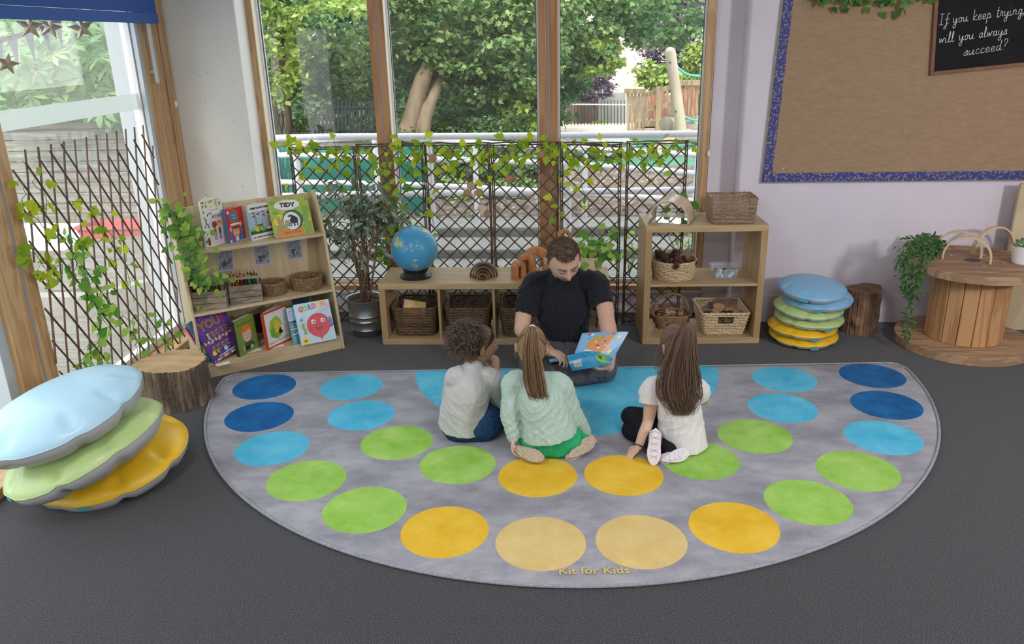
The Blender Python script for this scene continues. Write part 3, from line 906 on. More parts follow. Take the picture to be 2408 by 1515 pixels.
for i in range(330):
    px, py = rng.uniform(-60, 345), rng.uniform(-30, 280)
    Y = rng.uniform(7.0, 9.4) - (0.2 if py < 150 else 0)
    c = at(px, py, Y=Y)
    ax = nrm(np.array((rng.normal() * .5, -0.7, 0.9 + rng.normal() * .3)))
    e1 = nrm(np.cross(ax, (0, 0, 1) + rng.normal(size=3) * .2)); e2 = np.cross(ax, e1)
    k = 7
    th = np.linspace(-2.2, 2.2, k) + rng.uniform(-.3, .3) + (PI * 1.5 if rng.random() < .7 else rng.uniform(0, 6))
    D = np.cos(th)[:, None] * e1 + np.sin(th)[:, None] * e2 - ax * 0.28
    D /= np.linalg.norm(D, axis=1)[:, None]
    Yv = np.cross(ax, D)
    s = rng.uniform(0.15, 0.25) * (1 - 0.25 * np.abs(np.linspace(-1, 1, k)))
    V = c + s[:, None, None] * (LF[None, :, :1] * D[:, None] + LF[None, :, 1:2] * Yv[:, None] * 1.1 + LF[None, :, 2:] * ax)
    b.add(V.reshape(-1, 3), [tuple(j * 6 + q for q in f) for j in range(k) for f in LFF])
b.build('leaves', MATS['leaf_chestnut'], t, smooth=False)['kind'] = 'stuff'
tree('hedge', 'dark hedge behind the chestnut, above the plank wall', [], [(a(150, 200, 11.5), (2.2, 0.5, 1.2), 3800, 2), (a(60, 280, 11.0), (1.8, 0.4, 0.5), 1400, 1), (a(80, 190, 11), (0.5, 0.4, 0.5), 400, 3)], 0.15, lm, MATS['bark_dark'], cat='hedge')
# ------------------------------------------------------------------ indoors: surfaces
pm('birch', (0.62, 0.50, 0.33), (0.55, 0.43, 0.27), rough=0.45, kind='wood', scale=1.3, stretch=(4, 4, 0.7))
pm('birch_flat', (0.60, 0.48, 0.31), (0.53, 0.41, 0.255), rough=0.45, kind='wood', scale=1.3, stretch=(0.7, 5, 5))
pm('birch_edge', (0.48, 0.36, 0.22), (0.40, 0.29, 0.17), rough=0.5, kind='wood', scale=2, stretch=(1, 1, 8))
pm('oak', (0.45, 0.30, 0.155), (0.39, 0.25, 0.125), rough=0.42, kind='wood', scale=1.2, stretch=(7, 7, 0.5))
pm('oak_flat', (0.50, 0.36, 0.20), (0.43, 0.30, 0.16), rough=0.40, kind='wood', scale=1.2, stretch=(0.5, 7, 7))
pm('crate_grey', (0.32, 0.265, 0.20), (0.21, 0.17, 0.125), rough=0.8, kind='wood', scale=2, stretch=(1, 5, 5), bump=0.15)
pm('seagrass', (0.36, 0.24, 0.13), (0.22, 0.14, 0.075), rough=0.8, kind='noise', scale=60, bump=0.4)
pm('seagrass_pink', (0.42, 0.29, 0.20), (0.29, 0.19, 0.125), rough=0.8, kind='noise', scale=70, stretch=(1, 1, 3), bump=0.4)
pm('wicker_dark', (0.175, 0.105, 0.055), (0.10, 0.058, 0.03), rough=0.6, kind='noise', scale=50)
pm('wicker_pale', (0.72, 0.57, 0.37), (0.58, 0.43, 0.26), rough=0.65, kind='noise', scale=50)
pm('willow', (0.075, 0.043, 0.031), (0.13, 0.075, 0.05), rough=0.6, kind='noise', scale=20)
pm('willow_mauve', (0.15, 0.09, 0.085), (0.21, 0.13, 0.11), rough=0.6, kind='noise', scale=20)
pm('bark', (0.27, 0.205, 0.15), (0.10, 0.072, 0.052), rough=0.95, kind='noise', scale=16, stretch=(1, 1, 0.22), bump=1.0, detail=6, lo=0.4, hi=0.6)
pm('cut_wood', (0.55, 0.38, 0.22), (0.40, 0.26, 0.14), rough=0.8, kind='noise', scale=5, stretch=(1, 3, 1))
pm('zinc', (0.50, 0.53, 0.54), (0.42, 0.45, 0.46), rough=0.32, metal=0.9, scale=10)
pm('paper', (0.82, 0.81, 0.78), rough=0.7)
pm('ink', (0.02, 0.02, 0.025), rough=0.6)
pm('soil_pot', (0.16, 0.075, 0.045), (0.09, 0.045, 0.03), rough=1, scale=60, bump=0.6)
leafmat('ivy_leaf', (0.20, 0.36, 0.02), (0.52, 0.60, 0.03), trans=0.4)
leafmat('pothos_leaf', (0.09, 0.30, 0.03), (0.40, 0.58, 0.10), trans=0.35)
leafmat('dark_leaf', (0.035, 0.10, 0.03), (0.09, 0.20, 0.055), trans=0.2)
leafmat('ficus_leaf', (0.08, 0.16, 0.06), (0.36, 0.43, 0.36), trans=0.35, rough=0.25, spec=0.7)
pm('vine_stem', (0.10, 0.22, 0.09), rough=0.6)

# ------------------------------------------------------------------ the rug
RUGC, RUGA = (-0.0694, 4.377), R(3.6586)
def rug_material(spots):
    m = pm('rug_pile', (0.25, 0.25, 0.295), (0.43, 0.43, 0.48), rough=1.0, scale=4.0, detail=8, lo=0.37, hi=0.65, spec=0.05, sheen=0.06, stretch=(0.75, 1.3, 1))
    nt = m.node_tree
    N, L = nt.nodes, nt.links
    b = N['Principled BSDF']
    tc = N.new('ShaderNodeTexCoord')
    nz = N.new('ShaderNodeTexNoise'); nz.inputs['Scale'].default_value = 6.0; nz.inputs['Detail'].default_value = 8
    L.new(tc.outputs['Object'], nz.inputs['Vector'])
    nz.inputs['Roughness'].default_value = 0.68
    for q in N:
        if q.type == 'TEX_NOISE': q.inputs['Roughness'].default_value = 0.68
    # slightly ragged spot edges
    n2 = N.new('ShaderNodeTexNoise'); n2.inputs['Scale'].default_value = 120
    L.new(tc.outputs['Object'], n2.inputs['Vector'])
    col = b.inputs['Base Color'].links[0].from_socket
    for key, (ca, cb, lst) in spots.items():
        cr = N.new('ShaderNodeValToRGB')
        cr.color_ramp.elements[0].position, cr.color_ramp.elements[1].position = 0.34, 0.68
        cr.color_ramp.elements[0].color, cr.color_ramp.elements[1].color = C4(ca), C4(cb)
        L.new(nz.outputs['Fac'], cr.inputs[0])
        acc = None
        for (x, y, r) in lst:
            d = N.new('ShaderNodeVectorMath'); d.operation = 'DISTANCE'
            fl = N.new('ShaderNodeVectorMath'); fl.operation = 'MULTIPLY'; fl.inputs[1].default_value = (1, 1, 0)
            L.new(tc.outputs['Object'], fl.inputs[0])
            L.new(fl.outputs[0], d.inputs[0]); d.inputs[1].default_value = (x, y, 0)
            ad = N.new('ShaderNodeMath'); ad.operation = 'MULTIPLY_ADD'; ad.inputs[1].default_value = 0.006
            L.new(n2.outputs['Fac'], ad.inputs[0]); L.new(d.outputs['Value'], ad.inputs[2])
            lt = N.new('ShaderNodeMath'); lt.operation = 'LESS_THAN'; lt.inputs[1].default_value = r + 0.003
            L.new(ad.outputs[0], lt.inputs[0])
            if acc is None:
                acc = lt.outputs[0]
            else:
                mx = N.new('ShaderNodeMath'); mx.operation = 'MAXIMUM'
                L.new(acc, mx.inputs[0]); L.new(lt.outputs[0], mx.inputs[1]); acc = mx.outputs[0]
        mix = N.new('ShaderNodeMix'); mix.data_type = 'RGBA'
        L.new(acc, mix.inputs['Factor']); L.new(col, mix.inputs['A']); L.new(cr.outputs[0], mix.inputs['B'])
        col = mix.outputs['Result']
    L.new(col, b.inputs['Base Color'])
    bp = N.new('ShaderNodeBump'); bp.inputs['Strength'].default_value = 0.5; bp.inputs['Distance'].default_value = 0.006
    n3 = N.new('ShaderNodeTexNoise'); n3.inputs['Scale'].default_value = 220; n3.inputs['Detail'].default_value = 2
    L.new(tc.outputs['Object'], n3.inputs['Vector']); L.new(n3.outputs['Fac'], bp.inputs['Height']); L.new(bp.outputs[0], b.inputs['Normal'])
    return m
def pol(r, a): return (0.02 + r * math.cos(R(a)), -r * math.sin(R(a)))
SPR = 0.1765
oc = 'DDCGGYKKYGGCDD'
ic = 'CCGGYYGGCC'
sp = {'D': ((0.003, 0.085, 0.28), (0.010, 0.16, 0.42), []), 'C': ((0.05, 0.44, 0.70), (0.16, 0.58, 0.80), []), 'G': ((0.24, 0.50, 0.06), (0.42, 0.66, 0.17), []),
      'Y': ((0.72, 0.42, 0.015), (0.82, 0.56, 0.07), []), 'K': ((0.64, 0.46, 0.17), (0.74, 0.57, 0.26), [])}
for i, c in enumerate(oc):
    x, y = pol(1.747, 6.1 + 12.86 * i)
    sp[c][2].append((x, y, SPR))
for i, c in enumerate(ic):
    x, y = pol(1.25, 9.9 + 17.75 * i)
    sp[c][2].append((x, y, SPR))
sp['C'][2].append((0.025, 0.03, 0.89))
rug = thing('semicircle_rug', 'grey half round rug with rings of coloured spots on the dark carpet', 'rug', (RUGC[0], RUGC[1], 0.0), RUGA)
th = np.linspace(PI, 2 * PI, 90)
edge = [(2 * math.cos(t), 2 * math.sin(t)) for t in th]
k = 9   # rounded corners where arc meets the straight edge
def corner(cx, cy, a0, a1, r): return [(cx + r * math.cos(a), cy + r * math.sin(a)) for a in np.linspace(a0, a1, 6)]
edge = [p for p in edge if p[1] < -0.055]
edge = corner(-1.925, -0.06, PI / 2, PI, 0.06)[:-1] + edge + corner(1.925, -0.06, 0, PI / 2, 0.06)
top = np.array([(x, y, 0.013) for x, y in edge])
low = np.array([(x, y, 0.001) for x, y in edge])
# wrapped pile surface built as rings so that it can carry shallow waves
b = MB()
c0 = np.array((0.0, -0.75, 0.013))
rings = [c0 + (top - c0) * s for s in (0.02, 0.25, 0.5, 0.72, 0.86, 0.95, 0.992)]
for i, rg_ in enumerate(rings):
    rg_[:, 2] = 0.013 + (0.0015 * np.sin(rg_[:, 0] * 9 + 2 * np.sin(rg_[:, 1] * 4)) if i else 0)
rings[0][:] = c0
rings.append(low)
b.grid(np.array(rings).transpose(1, 0, 2), cu=True, flip=False)
b.poly(low[::-1])
b.build('pile', rug_material(sp), rug, ang=180)
b = MB().tube(np.vstack([top - (0, 0, 0.004)]), 0.007, 8, closed=True)
b.build('bound_edge', pm('rug_binding', (0.26, 0.27, 0.31), (0.36, 0.37, 0.41), rough=0.9, scale=90), rug)
b = MB().text('Kit for Kids', 0.056, (0.025, -1.937, 0.0165), (1, 0.006, 0), (0, 1, 0), bold=0.001, width=0.258)
b.build('lettering', pm('rug_gold', (0.60, 0.46, 0.17), rough=1), rug)

# ------------------------------------------------------------------ cushions
def vinyl(name, col):
    return pm(name, col, rough=0.38, spec=0.5, scale=3, bump=0.12, bscale=9, coat=0.05)
VIN = {'blue': vinyl('vinyl_blue', (0.42, 0.66, 0.82)), 'green': vinyl('vinyl_green', (0.46, 0.62, 0.26)), 'yellow': vinyl('vinyl_yellow', (0.84, 0.52, 0.018)),
       'sky': vinyl('vinyl_sky', (0.21, 0.44, 0.68)), 'grey': vinyl('vinyl_grey', (0.45, 0.45, 0.46)), 'tag': pm('tag_cyan', (0.17, 0.56, 0.68), rough=0.6)}
def cushion(r, h, mat, seed, tag_a, label, group, c, tilt=0, tdir=0):
    t = thing('floor_cushion', label, 'cushion', c, group=group)
    n = nrm((math.sin(tilt) * math.cos(tdir), math.sin(tilt) * math.sin(tdir), math.cos(tilt)))
    xa = nrm(np.array((1.0, 0, 0)) - n * n[0]); ya = np.cross(n, xa)
    t.rotation_euler = Matrix(np.stack([xa, ya, n], 1).tolist()).to_euler()
    rs = np.random.default_rng(seed)
    nA, nR = 128, 14
    a = np.linspace(0, 2 * PI, nA, endpoint=False)
    k = 7 + seed % 3
    ph = rs.uniform(0, 6.28, 4)
    puck = (0.5 + 0.5 * np.cos(k * a + ph[0] + 1.1 * np.sin(2 * a + ph[1]))) ** 7 * (0.5 + 0.5 * np.sin(a * 3 + ph[2]) ** 2)
    edge_r = r * (1 - 0.011 * puck + 0.006 * np.sin(3 * a + ph[3]))
    edge_z = h * 0.05 * (puck - 0.2) + h * 0.05 * np.sin(2 * a + ph[1])
    def dome(sign, hh, e1=2.6, e2=0.62):
        P = np.zeros((nR, nA, 3))
        for i in range(nR):
            s = 1 - (i / (nR - 1)) ** 2 if False else math.sin((i + 0.0) / (nR - 1) * PI / 2)
            s = max(0.001, s)
            prof = (1 - s ** e1) ** e2
            rr = edge_r * s
            fold = puck * np.exp(-((s - 0.86) / 0.10) ** 2) * 0.30
            z = edge_z * s ** 4 + sign * hh * (prof - fold * (1 - 0.0))
            P[i, :, 0], P[i, :, 1], P[i, :, 2] = rr * np.cos(a), rr * np.sin(a), z
        return P
    MB().grid(dome(1, h * 0.56), cv=True).build('top_cover', mat, t, ang=180)
    MB().grid(dome(-1, h * 0.50, 5.0, 0.5), cv=True, flip=True).build('base_cover', VIN['grey'], t, ang=180)
    seam = np.stack([edge_r * np.cos(a), edge_r * np.sin(a), edge_z], 1)
    MB().tube(seam, 0.0022, 6, closed=True).build('seam', mat, t)
    i = int(tag_a / 360 * nA) % nA
    p, q = seam[i], seam[(i + max(2, int(0.055 / r / (2 * PI) * nA))) % nA]
    d = nrm((p + q) / 2 * (1, 1, 0))
    MB().add([p, q, q + d * 0.004 - (0, 0, 0.022), p + d * 0.004 - (0, 0, 0.022)], [(0, 1, 2, 3), (3, 2, 1, 0)]).build('tag', VIN['tag'], t)
    return t
G = 'big cushions heaped by the side window'
cushion(0.345, 0.19, VIN['yellow'], 3, 276, 'big yellow vinyl floor cushion lying at the bottom of the heap', G, (-2.125, 3.10, 0.095), 0.14, -1.9)
cushion(0.345, 0.19, VIN['green'], 6, 232, 'big pale green vinyl floor cushion between the blue and yellow ones', G, (-2.11, 2.93, 0.245), 0.33, -2.85)
cushion(0.345, 0.20, VIN['blue'], 8, 100, 'big pale blue vinyl floor cushion on top of the heap', G, (-2.165, 2.90, 0.415), 0.27, -2.75)
G = 'small round cushions stacked by the wall'
for (col, x, z, sd, ta, tl, td, l) in (
        ('yellow', 1.468, 0.044, 11, 268, 0.05, -1.5, 'yellow round cushion at the very bottom of the small stack'),
        ('yellow', 1.455, 0.104, 12, 272, 0.06, -1.7, 'yellow round cushion second from the bottom of the small stack'),
        ('green', 1.49, 0.166, 13, 282, 0.07, -1.2, 'lime round cushion directly above the yellow ones in the small stack'),
        ('green', 1.482, 0.226, 14, 318, 0.05, -1.0, 'lime round cushion directly under the blue ones in the small stack'),
        ('sky', 1.532, 0.287, 15, 250, 0.09, -2.2, 'flatter blue round cushion second from the top of the small stack'),
        ('sky', 1.487, 0.352, 17, 238, 0.09, -1.2, 'plump blue round cushion topping the small stack')):
    cushion(0.210, 0.082 if col != 'sky' else 0.092, VIN[col], sd, ta, l, G, (x, 4.90, z), tl, td)

# ------------------------------------------------------------------ tree stumps
def stump(label, c, r, h, seed, flare=0.12, knob=False, cut=None, bark=None):
    t = thing('tree_stump', label, 'stump', c)
    rs = np.random.default_rng(seed)
    n, m = 220, 26
    a = np.linspace(0, 2 * PI, n, endpoint=False)
    base = 1 + 0.05 * np.sin(2 * a + 1) + 0.035 * np.sin(3 * a + seed) + 0.02 * np.sin(7 * a)
    P = np.zeros((m, n, 3))
    ridg = sum(np.abs(np.sin(f * a + p)) for f, p in ((13, 0.3), (21, 1.1), (33, 2.0))) / 3
    for i in range(m):
        s = i / (m - 1)
        w = 0.35 * np.sin(s * 7 + 4 * np.sin(a * 2)) / n * 2 * PI
        rr = r * base * (1 + flare * (1 - s) ** 2) + r * 0.15 * (np.interp((a + w) % (2 * PI), a, ridg, period=2 * PI) - 0.6) + r * 0.012 * rs.normal(size=n)
        if knob:
            rr = rr + 0.045 * np.exp(-((a - 0.55) / 0.25) ** 2) * np.exp(-((s - 0.88) / 0.12) ** 2) + 0.03 * np.exp(-((a - 4.15) / 0.2) ** 2) * np.exp(-((s - 0.3) / 0.10) ** 2)
        P[i, :, 0], P[i, :, 1], P[i, :, 2] = rr * np.cos(a), rr * np.sin(a), s * h + 0.006 * np.sin(2 * a) * s
    MB().grid(P, cv=True, flip=True).build('bark', bark or MATS['bark'], t, ang=180)
    top = P[-1]
    c0 = np.array((0, 0, h))
    b = MB().grid(np.array([c0 + (top - c0) * q + (0, 0, 0.003 * (1 - q)) for q in (1.0, 0.95, 0.6, 0.3, 0.01)]), cv=True, flip=True)
    b.build('cut_top', cut or MATS['cut_wood'], t, ang=180)
    return t
stump('low wide bark stump between the blue cushion and the bookcase', (-2.215, 3.905, 0), 0.178, 0.235, 3)
pm('bark_red', (0.27, 0.16, 0.10), (0.12, 0.07, 0.045), rough=0.9, kind='noise', scale=14, stretch=(1, 1, .2), bump=1.0, detail=6, lo=.4, hi=.6)
stump('narrow brown stump behind the small cushion stack by the wall', (1.875, 5.085, 0), 0.108, 0.29, 5, 0.05, True, bark=MATS['bark_red'], cut=pm('cut_brown', (0.20, 0.125, 0.075), (0.14, 0.085, 0.05), rough=.9, scale=8))

# ------------------------------------------------------------------ woven baskets
def rrect(w, d, rad, n):
    """n points round a rounded rectangle and their outward normals"""
    seg = []
    for cx, cy, a0 in ((w - rad, d - rad, 0), (-w + rad, d - rad, PI / 2), (-w + rad, -d + rad, PI), (w - rad, -d + rad, 1.5 * PI)):
        for a in np.linspace(a0, a0 + PI / 2, 8):
            seg.append((cx + rad * math.cos(a), cy + rad * math.sin(a)))
    seg = np.array(seg + [seg[0]])
    L = np.r_[0, np.cumsum(np.linalg.norm(np.diff(seg, axis=0), axis=1))]
    u = np.linspace(0, L[-1], n, endpoint=False)
    p = np.stack([np.interp(u, L, seg[:, 0]), np.interp(u, L, seg[:, 1])], 1)
    tg = np.roll(p, -1, 0) - np.roll(p, 1, 0)
    nn = np.stack([tg[:, 1], -tg[:, 0]], 1)
    return p, nn / np.linalg.norm(nn, axis=1)[:, None]
def basket(name, label, c, rz, shape, h, rows, stakes, thick, mat, group=None, rim=1.5, cutout=None, rimmat=None, hole=None):
    """shape(s) -> half width, half depth, corner radius at height fraction s"""
    t = thing(name, label, 'basket', c, rz, group)
    amp = thick * 0.75
    b = MB()
    n = stakes * 2
    for i in range(rows):
        s = (i + 0.5) / rows
        p, nn = rrect(*shape(s), n)
        ph = (np.arange(n) + i) % 2 * 2 - 1
        q = p + nn * (amp * ph * 0.6)[:, None]
        z = s * h + thick * 0.12 * np.sin(np.arange(n) * 0.9 + i * 2)
        pts = np.c_[q, z]
        if cutout and cutout[0] < s < cutout[1]:
            keep = lambda v: abs(v[0]) > cutout[2] or abs(abs(v[1]) - shape(s)[1]) > 0.02
            run = []
            st = next(j for j in range(n) if not keep(pts[j]))
            for j in range(st, st + n + 1):
                if keep(pts[j % n]):
                    run.append(pts[j % n])
                else:
                    if len(run) > 2: b.tube(run, h / rows * 0.56, 6, flat=0.7)
                    run = []
        else:
            b.tube(pts, h / rows * 0.56, 6, closed=True, flat=0.7)
    b.build('weave', mat, t, ang=180)
    b = MB()
    for j in range(0, n, 2):
        L = []
        for s in (0.02, 0.35, 0.7, 1.0):
            p, nn = rrect(*shape(s), n)
            L.append((*(p[j]), s * h))
        if cutout and abs(L[2][0]) < cutout[2] and abs(abs(L[2][1]) - shape(.7)[1]) < 0.02:
            L = [q for q in L if q[2] < cutout[0] * h]
            if len(L) < 2: continue
        b.tube(L, thick * 0.4, 5)
    b.build('stakes', mat, t, ang=180)['kind'] = 'stuff'
    b = MB()
    p, nn = rrect(*shape(1.0), n)
    for ph in (0, PI):
        w = np.arange(n) * 1.25 + ph
        b.tube(np.c_[p + nn * (thick * 0.5 * np.cos(w))[:, None], h + thick * 0.5 * np.sin(w)], thick * rim * 0.5, 6, closed=True)
    b.build('rim', rimmat or mat, t, ang=180)
    p, nn = rrect(*shape(0.02), 40)
    MB().poly(np.c_[p * 0.985, np.full(40, 0.004)], 0, 0.003).build('bottom', mat, t)
    return t
# ------------------------------------------------------------------ bookcase in the corner
BA = np.array((-2.177, 4.173, 0)); BRZ = math.atan2(0.5975, 0.8019)
bc = thing('bookcase', 'birch bookcase with sloping front and rounded sides in the corner', 'bookcase', tuple(BA), BRZ)
BW, BD = 0.88, 0.33
prof = [(0, 0), (0.018, 0.086), (0.076, 0.387), (0.145, 0.735), (0.195, 0.858), (0.225, 0.925), (0.255, 0.97), (0.285, 0.993), (0.315, 0.985), (BD, 0.96), (BD, 0)]
for x in (0.0, BW - 0.018):
    b = MB()
    P = [(x + 0.018, y, z) for y, z in prof]
    b.poly(P, 0, 0.018, (1, 0, 0))
    b.build('side_panel', MATS['birch'], bc, bevel=0.004, ang=30)
for z, y in ((0.086, 0.018), (0.387, 0.076), (0.737, 0.145)):
    b = MB().bb(0.018, BW - 0.018, y, BD - 0.012, z - 0.018, z)
    b.build('shelf', MATS['birch_flat'], bc, bevel=0.002)
MB().bb(0.018, BW - 0.018, 0.012, 0.026, 0.0, 0.068).build('plinth', MATS['birch_flat'], bc, bevel=0.002)
MB().bb(0.018, BW - 0.018, BD - 0.012, BD - 0.002, 0.05, 0.972).build('back_panel', MATS['birch'], bc, bevel=0.002)

BU = np.array((math.cos(BRZ), math.sin(BRZ), 0)); BV = np.array((-math.sin(BRZ), math.cos(BRZ), 0))
def bl(x, y, z): return BA + BU * x + BV * y + np.array((0, 0, z))
def on_back(px, py):
    """pixel to (x, z) on the bookcase back panel"""
    d = _r * ((px - 1204) / 1873.0) - _u * ((py - 757.5) / 1873.0) + _f
    d = np.array(d); c = np.array((0, 0, 1.8673))
    p0 = bl(0, BD - 0.013, 0)
    t = ((p0 - c) @ BV) / (d @ BV)
    q = c + d * t - BA
    return q @ BU, q[2]
# laminated picture cards stuck on the back panel
pm('print_grey', (0.36, 0.37, 0.43), (0.15, 0.16, 0.19), rough=0.25, scale=45, detail=5, coat=0.3)
pm('laminate', (0.48, 0.49, 0.58), rough=0.2, coat=0.4)
for (cx, cy, w, h, a, l) in ((446, 634, 0.115, 0.155, 0.12, 'laminated grey picture card half hidden by the trailing plant'), (530, 613, 0.10, 0.135, 0.10, 'laminated grey picture card above the first pencil crate, with scribbly lines'),
                            (616, 600, 0.10, 0.13, 0.02, 'laminated grey picture card above the smaller round basket'), (692, 587, 0.10, 0.13, -0.02, 'laminated grey picture card at the right, above the larger round basket')):
    x, z = on_back(cx, cy)
    t = thing('picture_card', l, 'card', tuple(bl(x, BD - 0.0145, z)), BRZ, 'laminated cards on the bookcase back')
    Rm = rotm(0, a, 0)
    MB().box((0, 0, 0), (w, 0.0012, h), Rm).build('sleeve', MATS['laminate'], t)
    b = MB().box((0, -0.001, 0), (w * 0.84, 0.001, h * 0.86), Rm)
    b.build('print', MATS['print_grey'], t)
    b = MB(); rs = np.random.default_rng(int(cx))
    for i in range(11):
        q = rs.uniform(-1, 1, (4, 2)) * (w * 0.13, h * 0.10) + rs.uniform(-1, 1, 2) * (w * .22, h * .16)
        q[:, 1] -= h * 0.1
        b.tube(spline(np.c_[q[:, 0], np.full(4, -0.0022), q[:, 1]], 14) @ Rm.T, 0.0016, 5, flat=1)
    b.build('drawing', MATS.get('pencil_grey') or pm('pencil_grey', (0.09, 0.09, 0.10), rough=.5), t)
# white caption slips on the shelves
for (px, py, z, w, l) in ((595, 905 - 80, 0.086, 0.10, 'under the green book'), (650, 815, 0.086, 0.09, 'under the red edged book'), (737, 800, 0.086, 0.10, 'under the balloon book'), (524, 856, 0.086, 0.08, 'under the purple book'),
                         (655, 685, 0.387, 0.09, 'before the smaller round basket'), (575, 562, 0.737, 0.09, 'between the red and white books'), (612, 560, 0.737, 0.09, 'under the white banded book')):
    p = at(px, py, Z=z + 0.001)
    o = MB().bb(-w / 2, w / 2, -0.022, 0.022, 0, 0.0012).build('caption_slip', MATS['paper'], None, tuple(p), (0, 0, BRZ + 0.08))
    tag(o, 'small white caption slip ' + l, 'slip', 'caption slips on the bookcase')
# black card and blue card standing at the back of the lower shelf
for (px, py, w, h, m, l) in ((612, 748, 0.09, 0.13, 'ink', 'small black card standing behind the red edged book'), (707, 706, 0.11, 0.12, None, 'small dark blue card standing behind the balloon book')):
    x, z = on_back(px, py)
    o = MB().box((0, 0, 0), (w, 0.002, h)).build('picture_card', MATS[m] if m else pm('card_blue', (0.05, 0.10, 0.20), (0.02, 0.03, 0.06), scale=30), None, tuple(bl(x, BD - 0.02, z - 0.03)), (0, 0, BRZ))
    tag(o, l, 'card')

# ------------------------------------------------------------------ books
def flat(name, col, col2=None, **k):
    if name in MATS: return MATS[name]
    return pm(name, col, col2, rough=0.35, coat=0.25, **k)
def book_frame(blp, brp, tlp, Z, h=None):
    """corner and axes of a cover whose bottom edge stands on the surface Z"""
    p, q = at(*blp, Z=Z), at(*brp, Z=Z)
    X = q - p; w = np.linalg.norm(X); X /= w
    d = np.array(_r * ((tlp[0] - 1204) / 1873.0) - _u * ((tlp[1] - 757.5) / 1873.0) + _f); c = np.array((0, 0, 1.8673))
    # ray point whose offset from p is square to X
    t = ((p - c) @ X) / (d @ X) if abs(d @ X) > 0.12 else None
    if t is None or not (0.9 < t * np.linalg.norm(d) / np.linalg.norm(p - c) < 1.2):
        t = ((p - c) @ BV) / (d @ BV)
    Yv = c + d * t - p
    Yv -= X * (Yv @ X)
    hh = np.linalg.norm(Yv)
    return p, X, Yv / hh, w, (h or hh)
def book(label, p, X, Y, w, h, thick, front, art, open_=0.0, spine=None, back=None, name='picture_book', group='picture books on the bookcase', lean=None):
    """p bottom spine corner, X along the bottom edge, Y up the spine; art(mb, w, h) paints the cover with shapes"""
    X, Y = nrm(X), nrm(Y)
    N = nrm(np.cross(X, Y))
    t = thing(name, label, 'book', (0, 0, 0), group=group)
    M = Matrix(((X[0], Y[0], N[0], p[0]), (X[1], Y[1], N[1], p[1]), (X[2], Y[2], N[2], p[2]), (0, 0, 0, 1)))
    t.matrix_world = M
    t.location, t.rotation_euler, t.scale = M.decompose()[0], M.to_euler(), (1, 1, 1)
    b = MB().bb(0, w, 0, h, -0.002, 0)
    mats = [front]
    art(b, mats, w, h)
    b.build('front_cover', mats, t, smooth=False)
    th = -open_
    Rb = rotm(0, -th, 0) if False else np.array(((math.cos(th), 0, -math.sin(th)), (0, 1, 0), (math.sin(th), 0, math.cos(th))))
    MB().box(Rb @ np.array((w / 2, 0, 0)) + (0, h / 2, -thick), (w, h, 0.002), Rb).build('back_cover', back or front, t, smooth=False)
    MB().bb(-0.002, 0.001, 0, h, -thick - 0.001, 0).build('spine', spine or front, t, smooth=False)
    k = 9 if open_ else 1
    b = MB()
    if open_:
        for i in range(k):
            a = th * (i + 0.7) / (k + 0.6)
            Ri = np.array(((math.cos(a), 0, -math.sin(a)), (0, 1, 0), (math.sin(a), 0, math.cos(a))))
            b.box(Ri @ np.array((w * 0.485, 0, 0)) + (0, h / 2, -thick * (i + 1) / (k + 1)), (w * 0.96, h * 0.965, 0.0014), Ri)
    else:
        b.bb(0.002, w - 0.004, 0.003, h - 0.004, -thick + 0.0005, -0.0022)
    b.build('pages', MATS['paper'], t, smooth=False)
    return t
class Art:
    """small painter: shapes on a cover in 0..1 cover coordinates"""
    def __init__(s, b, mats, w, h): s.b, s.mats, s.w, s.h, s.z = b, mats, w, h, 0.0003
    def mi(s, m):
        if m not in s.mats: s.mats.append(m)
        return s.mats.index(m)
    def P(s, u, v):
        return (u * s.w, v * s.h, s.z)
    def poly(s, m, pts):
        s.z += 0.00006
        s.b.add([s.P(u, v) for u, v in pts], [tuple(range(len(pts)))], s.mi(m)); return s
    def rect(s, m, u0, v0, u1, v1): return s.poly(m, [(u0, v0), (u1, v0), (u1, v1), (u0, v1)])
    def blob(s, m, u, v, ru, rv=None, n=22, wob=0.0, rot=0.0, seed=1):
        rv = rv or ru
        rs = np.random.default_rng(seed)
        ph = rs.uniform(0, 6, 3)
        pts = []
        for a in np.linspace(0, 2 * PI, n, endpoint=False):
            k = 1 + wob * (math.sin(3 * a + ph[0]) + math.sin(5 * a + ph[1]) + math.sin(8 * a + ph[2])) / 2
            x, y = ru * k * math.cos(a), rv * k * math.sin(a)
            pts.append((u + x * math.cos(rot) - y * math.sin(rot), v + x * math.sin(rot) + y * math.cos(rot)))
        return s.poly(m, pts)
    def text(s, m, body, u, v, size, width=None, rot=0.0, bold=0.0, align='CENTER'):
        s.z += 0.00006
        s.b.text(body, size * s.h, s.P(u, v), (math.cos(rot), math.sin(rot), 0), (-math.sin(rot), math.cos(rot), 0), s.mi(m), align, bold=bold, width=width and width * s.w)
        return s
    def line(s, m, pts, wd):
        pts = np.array(pts)
        d = np.gradient(pts, axis=0); d /= np.linalg.norm(d, axis=1)[:, None] + 1e-9
        n = np.stack([-d[:, 1] / s.w * s.h, d[:, 0]], 1) * wd
        return s.poly(m, [tuple(q) for q in np.vstack([pts + n, (pts - n)[::-1]])])
Fw = flat('p_white', (0.82, 0.81, 0.80)); Fk = flat('p_black', (0.02, 0.02, 0.022)); Fr = flat('p_red', (0.62, 0.03, 0.05)); Fo = flat('p_orange', (0.75, 0.24, 0.03))
Fy = flat('p_yellow', (0.80, 0.60, 0.05)); Fg = flat('p_green', (0.20, 0.42, 0.06)); Fl = flat('p_lime', (0.40, 0.55, 0.08)); Fb = flat('p_blue', (0.06, 0.20, 0.45))
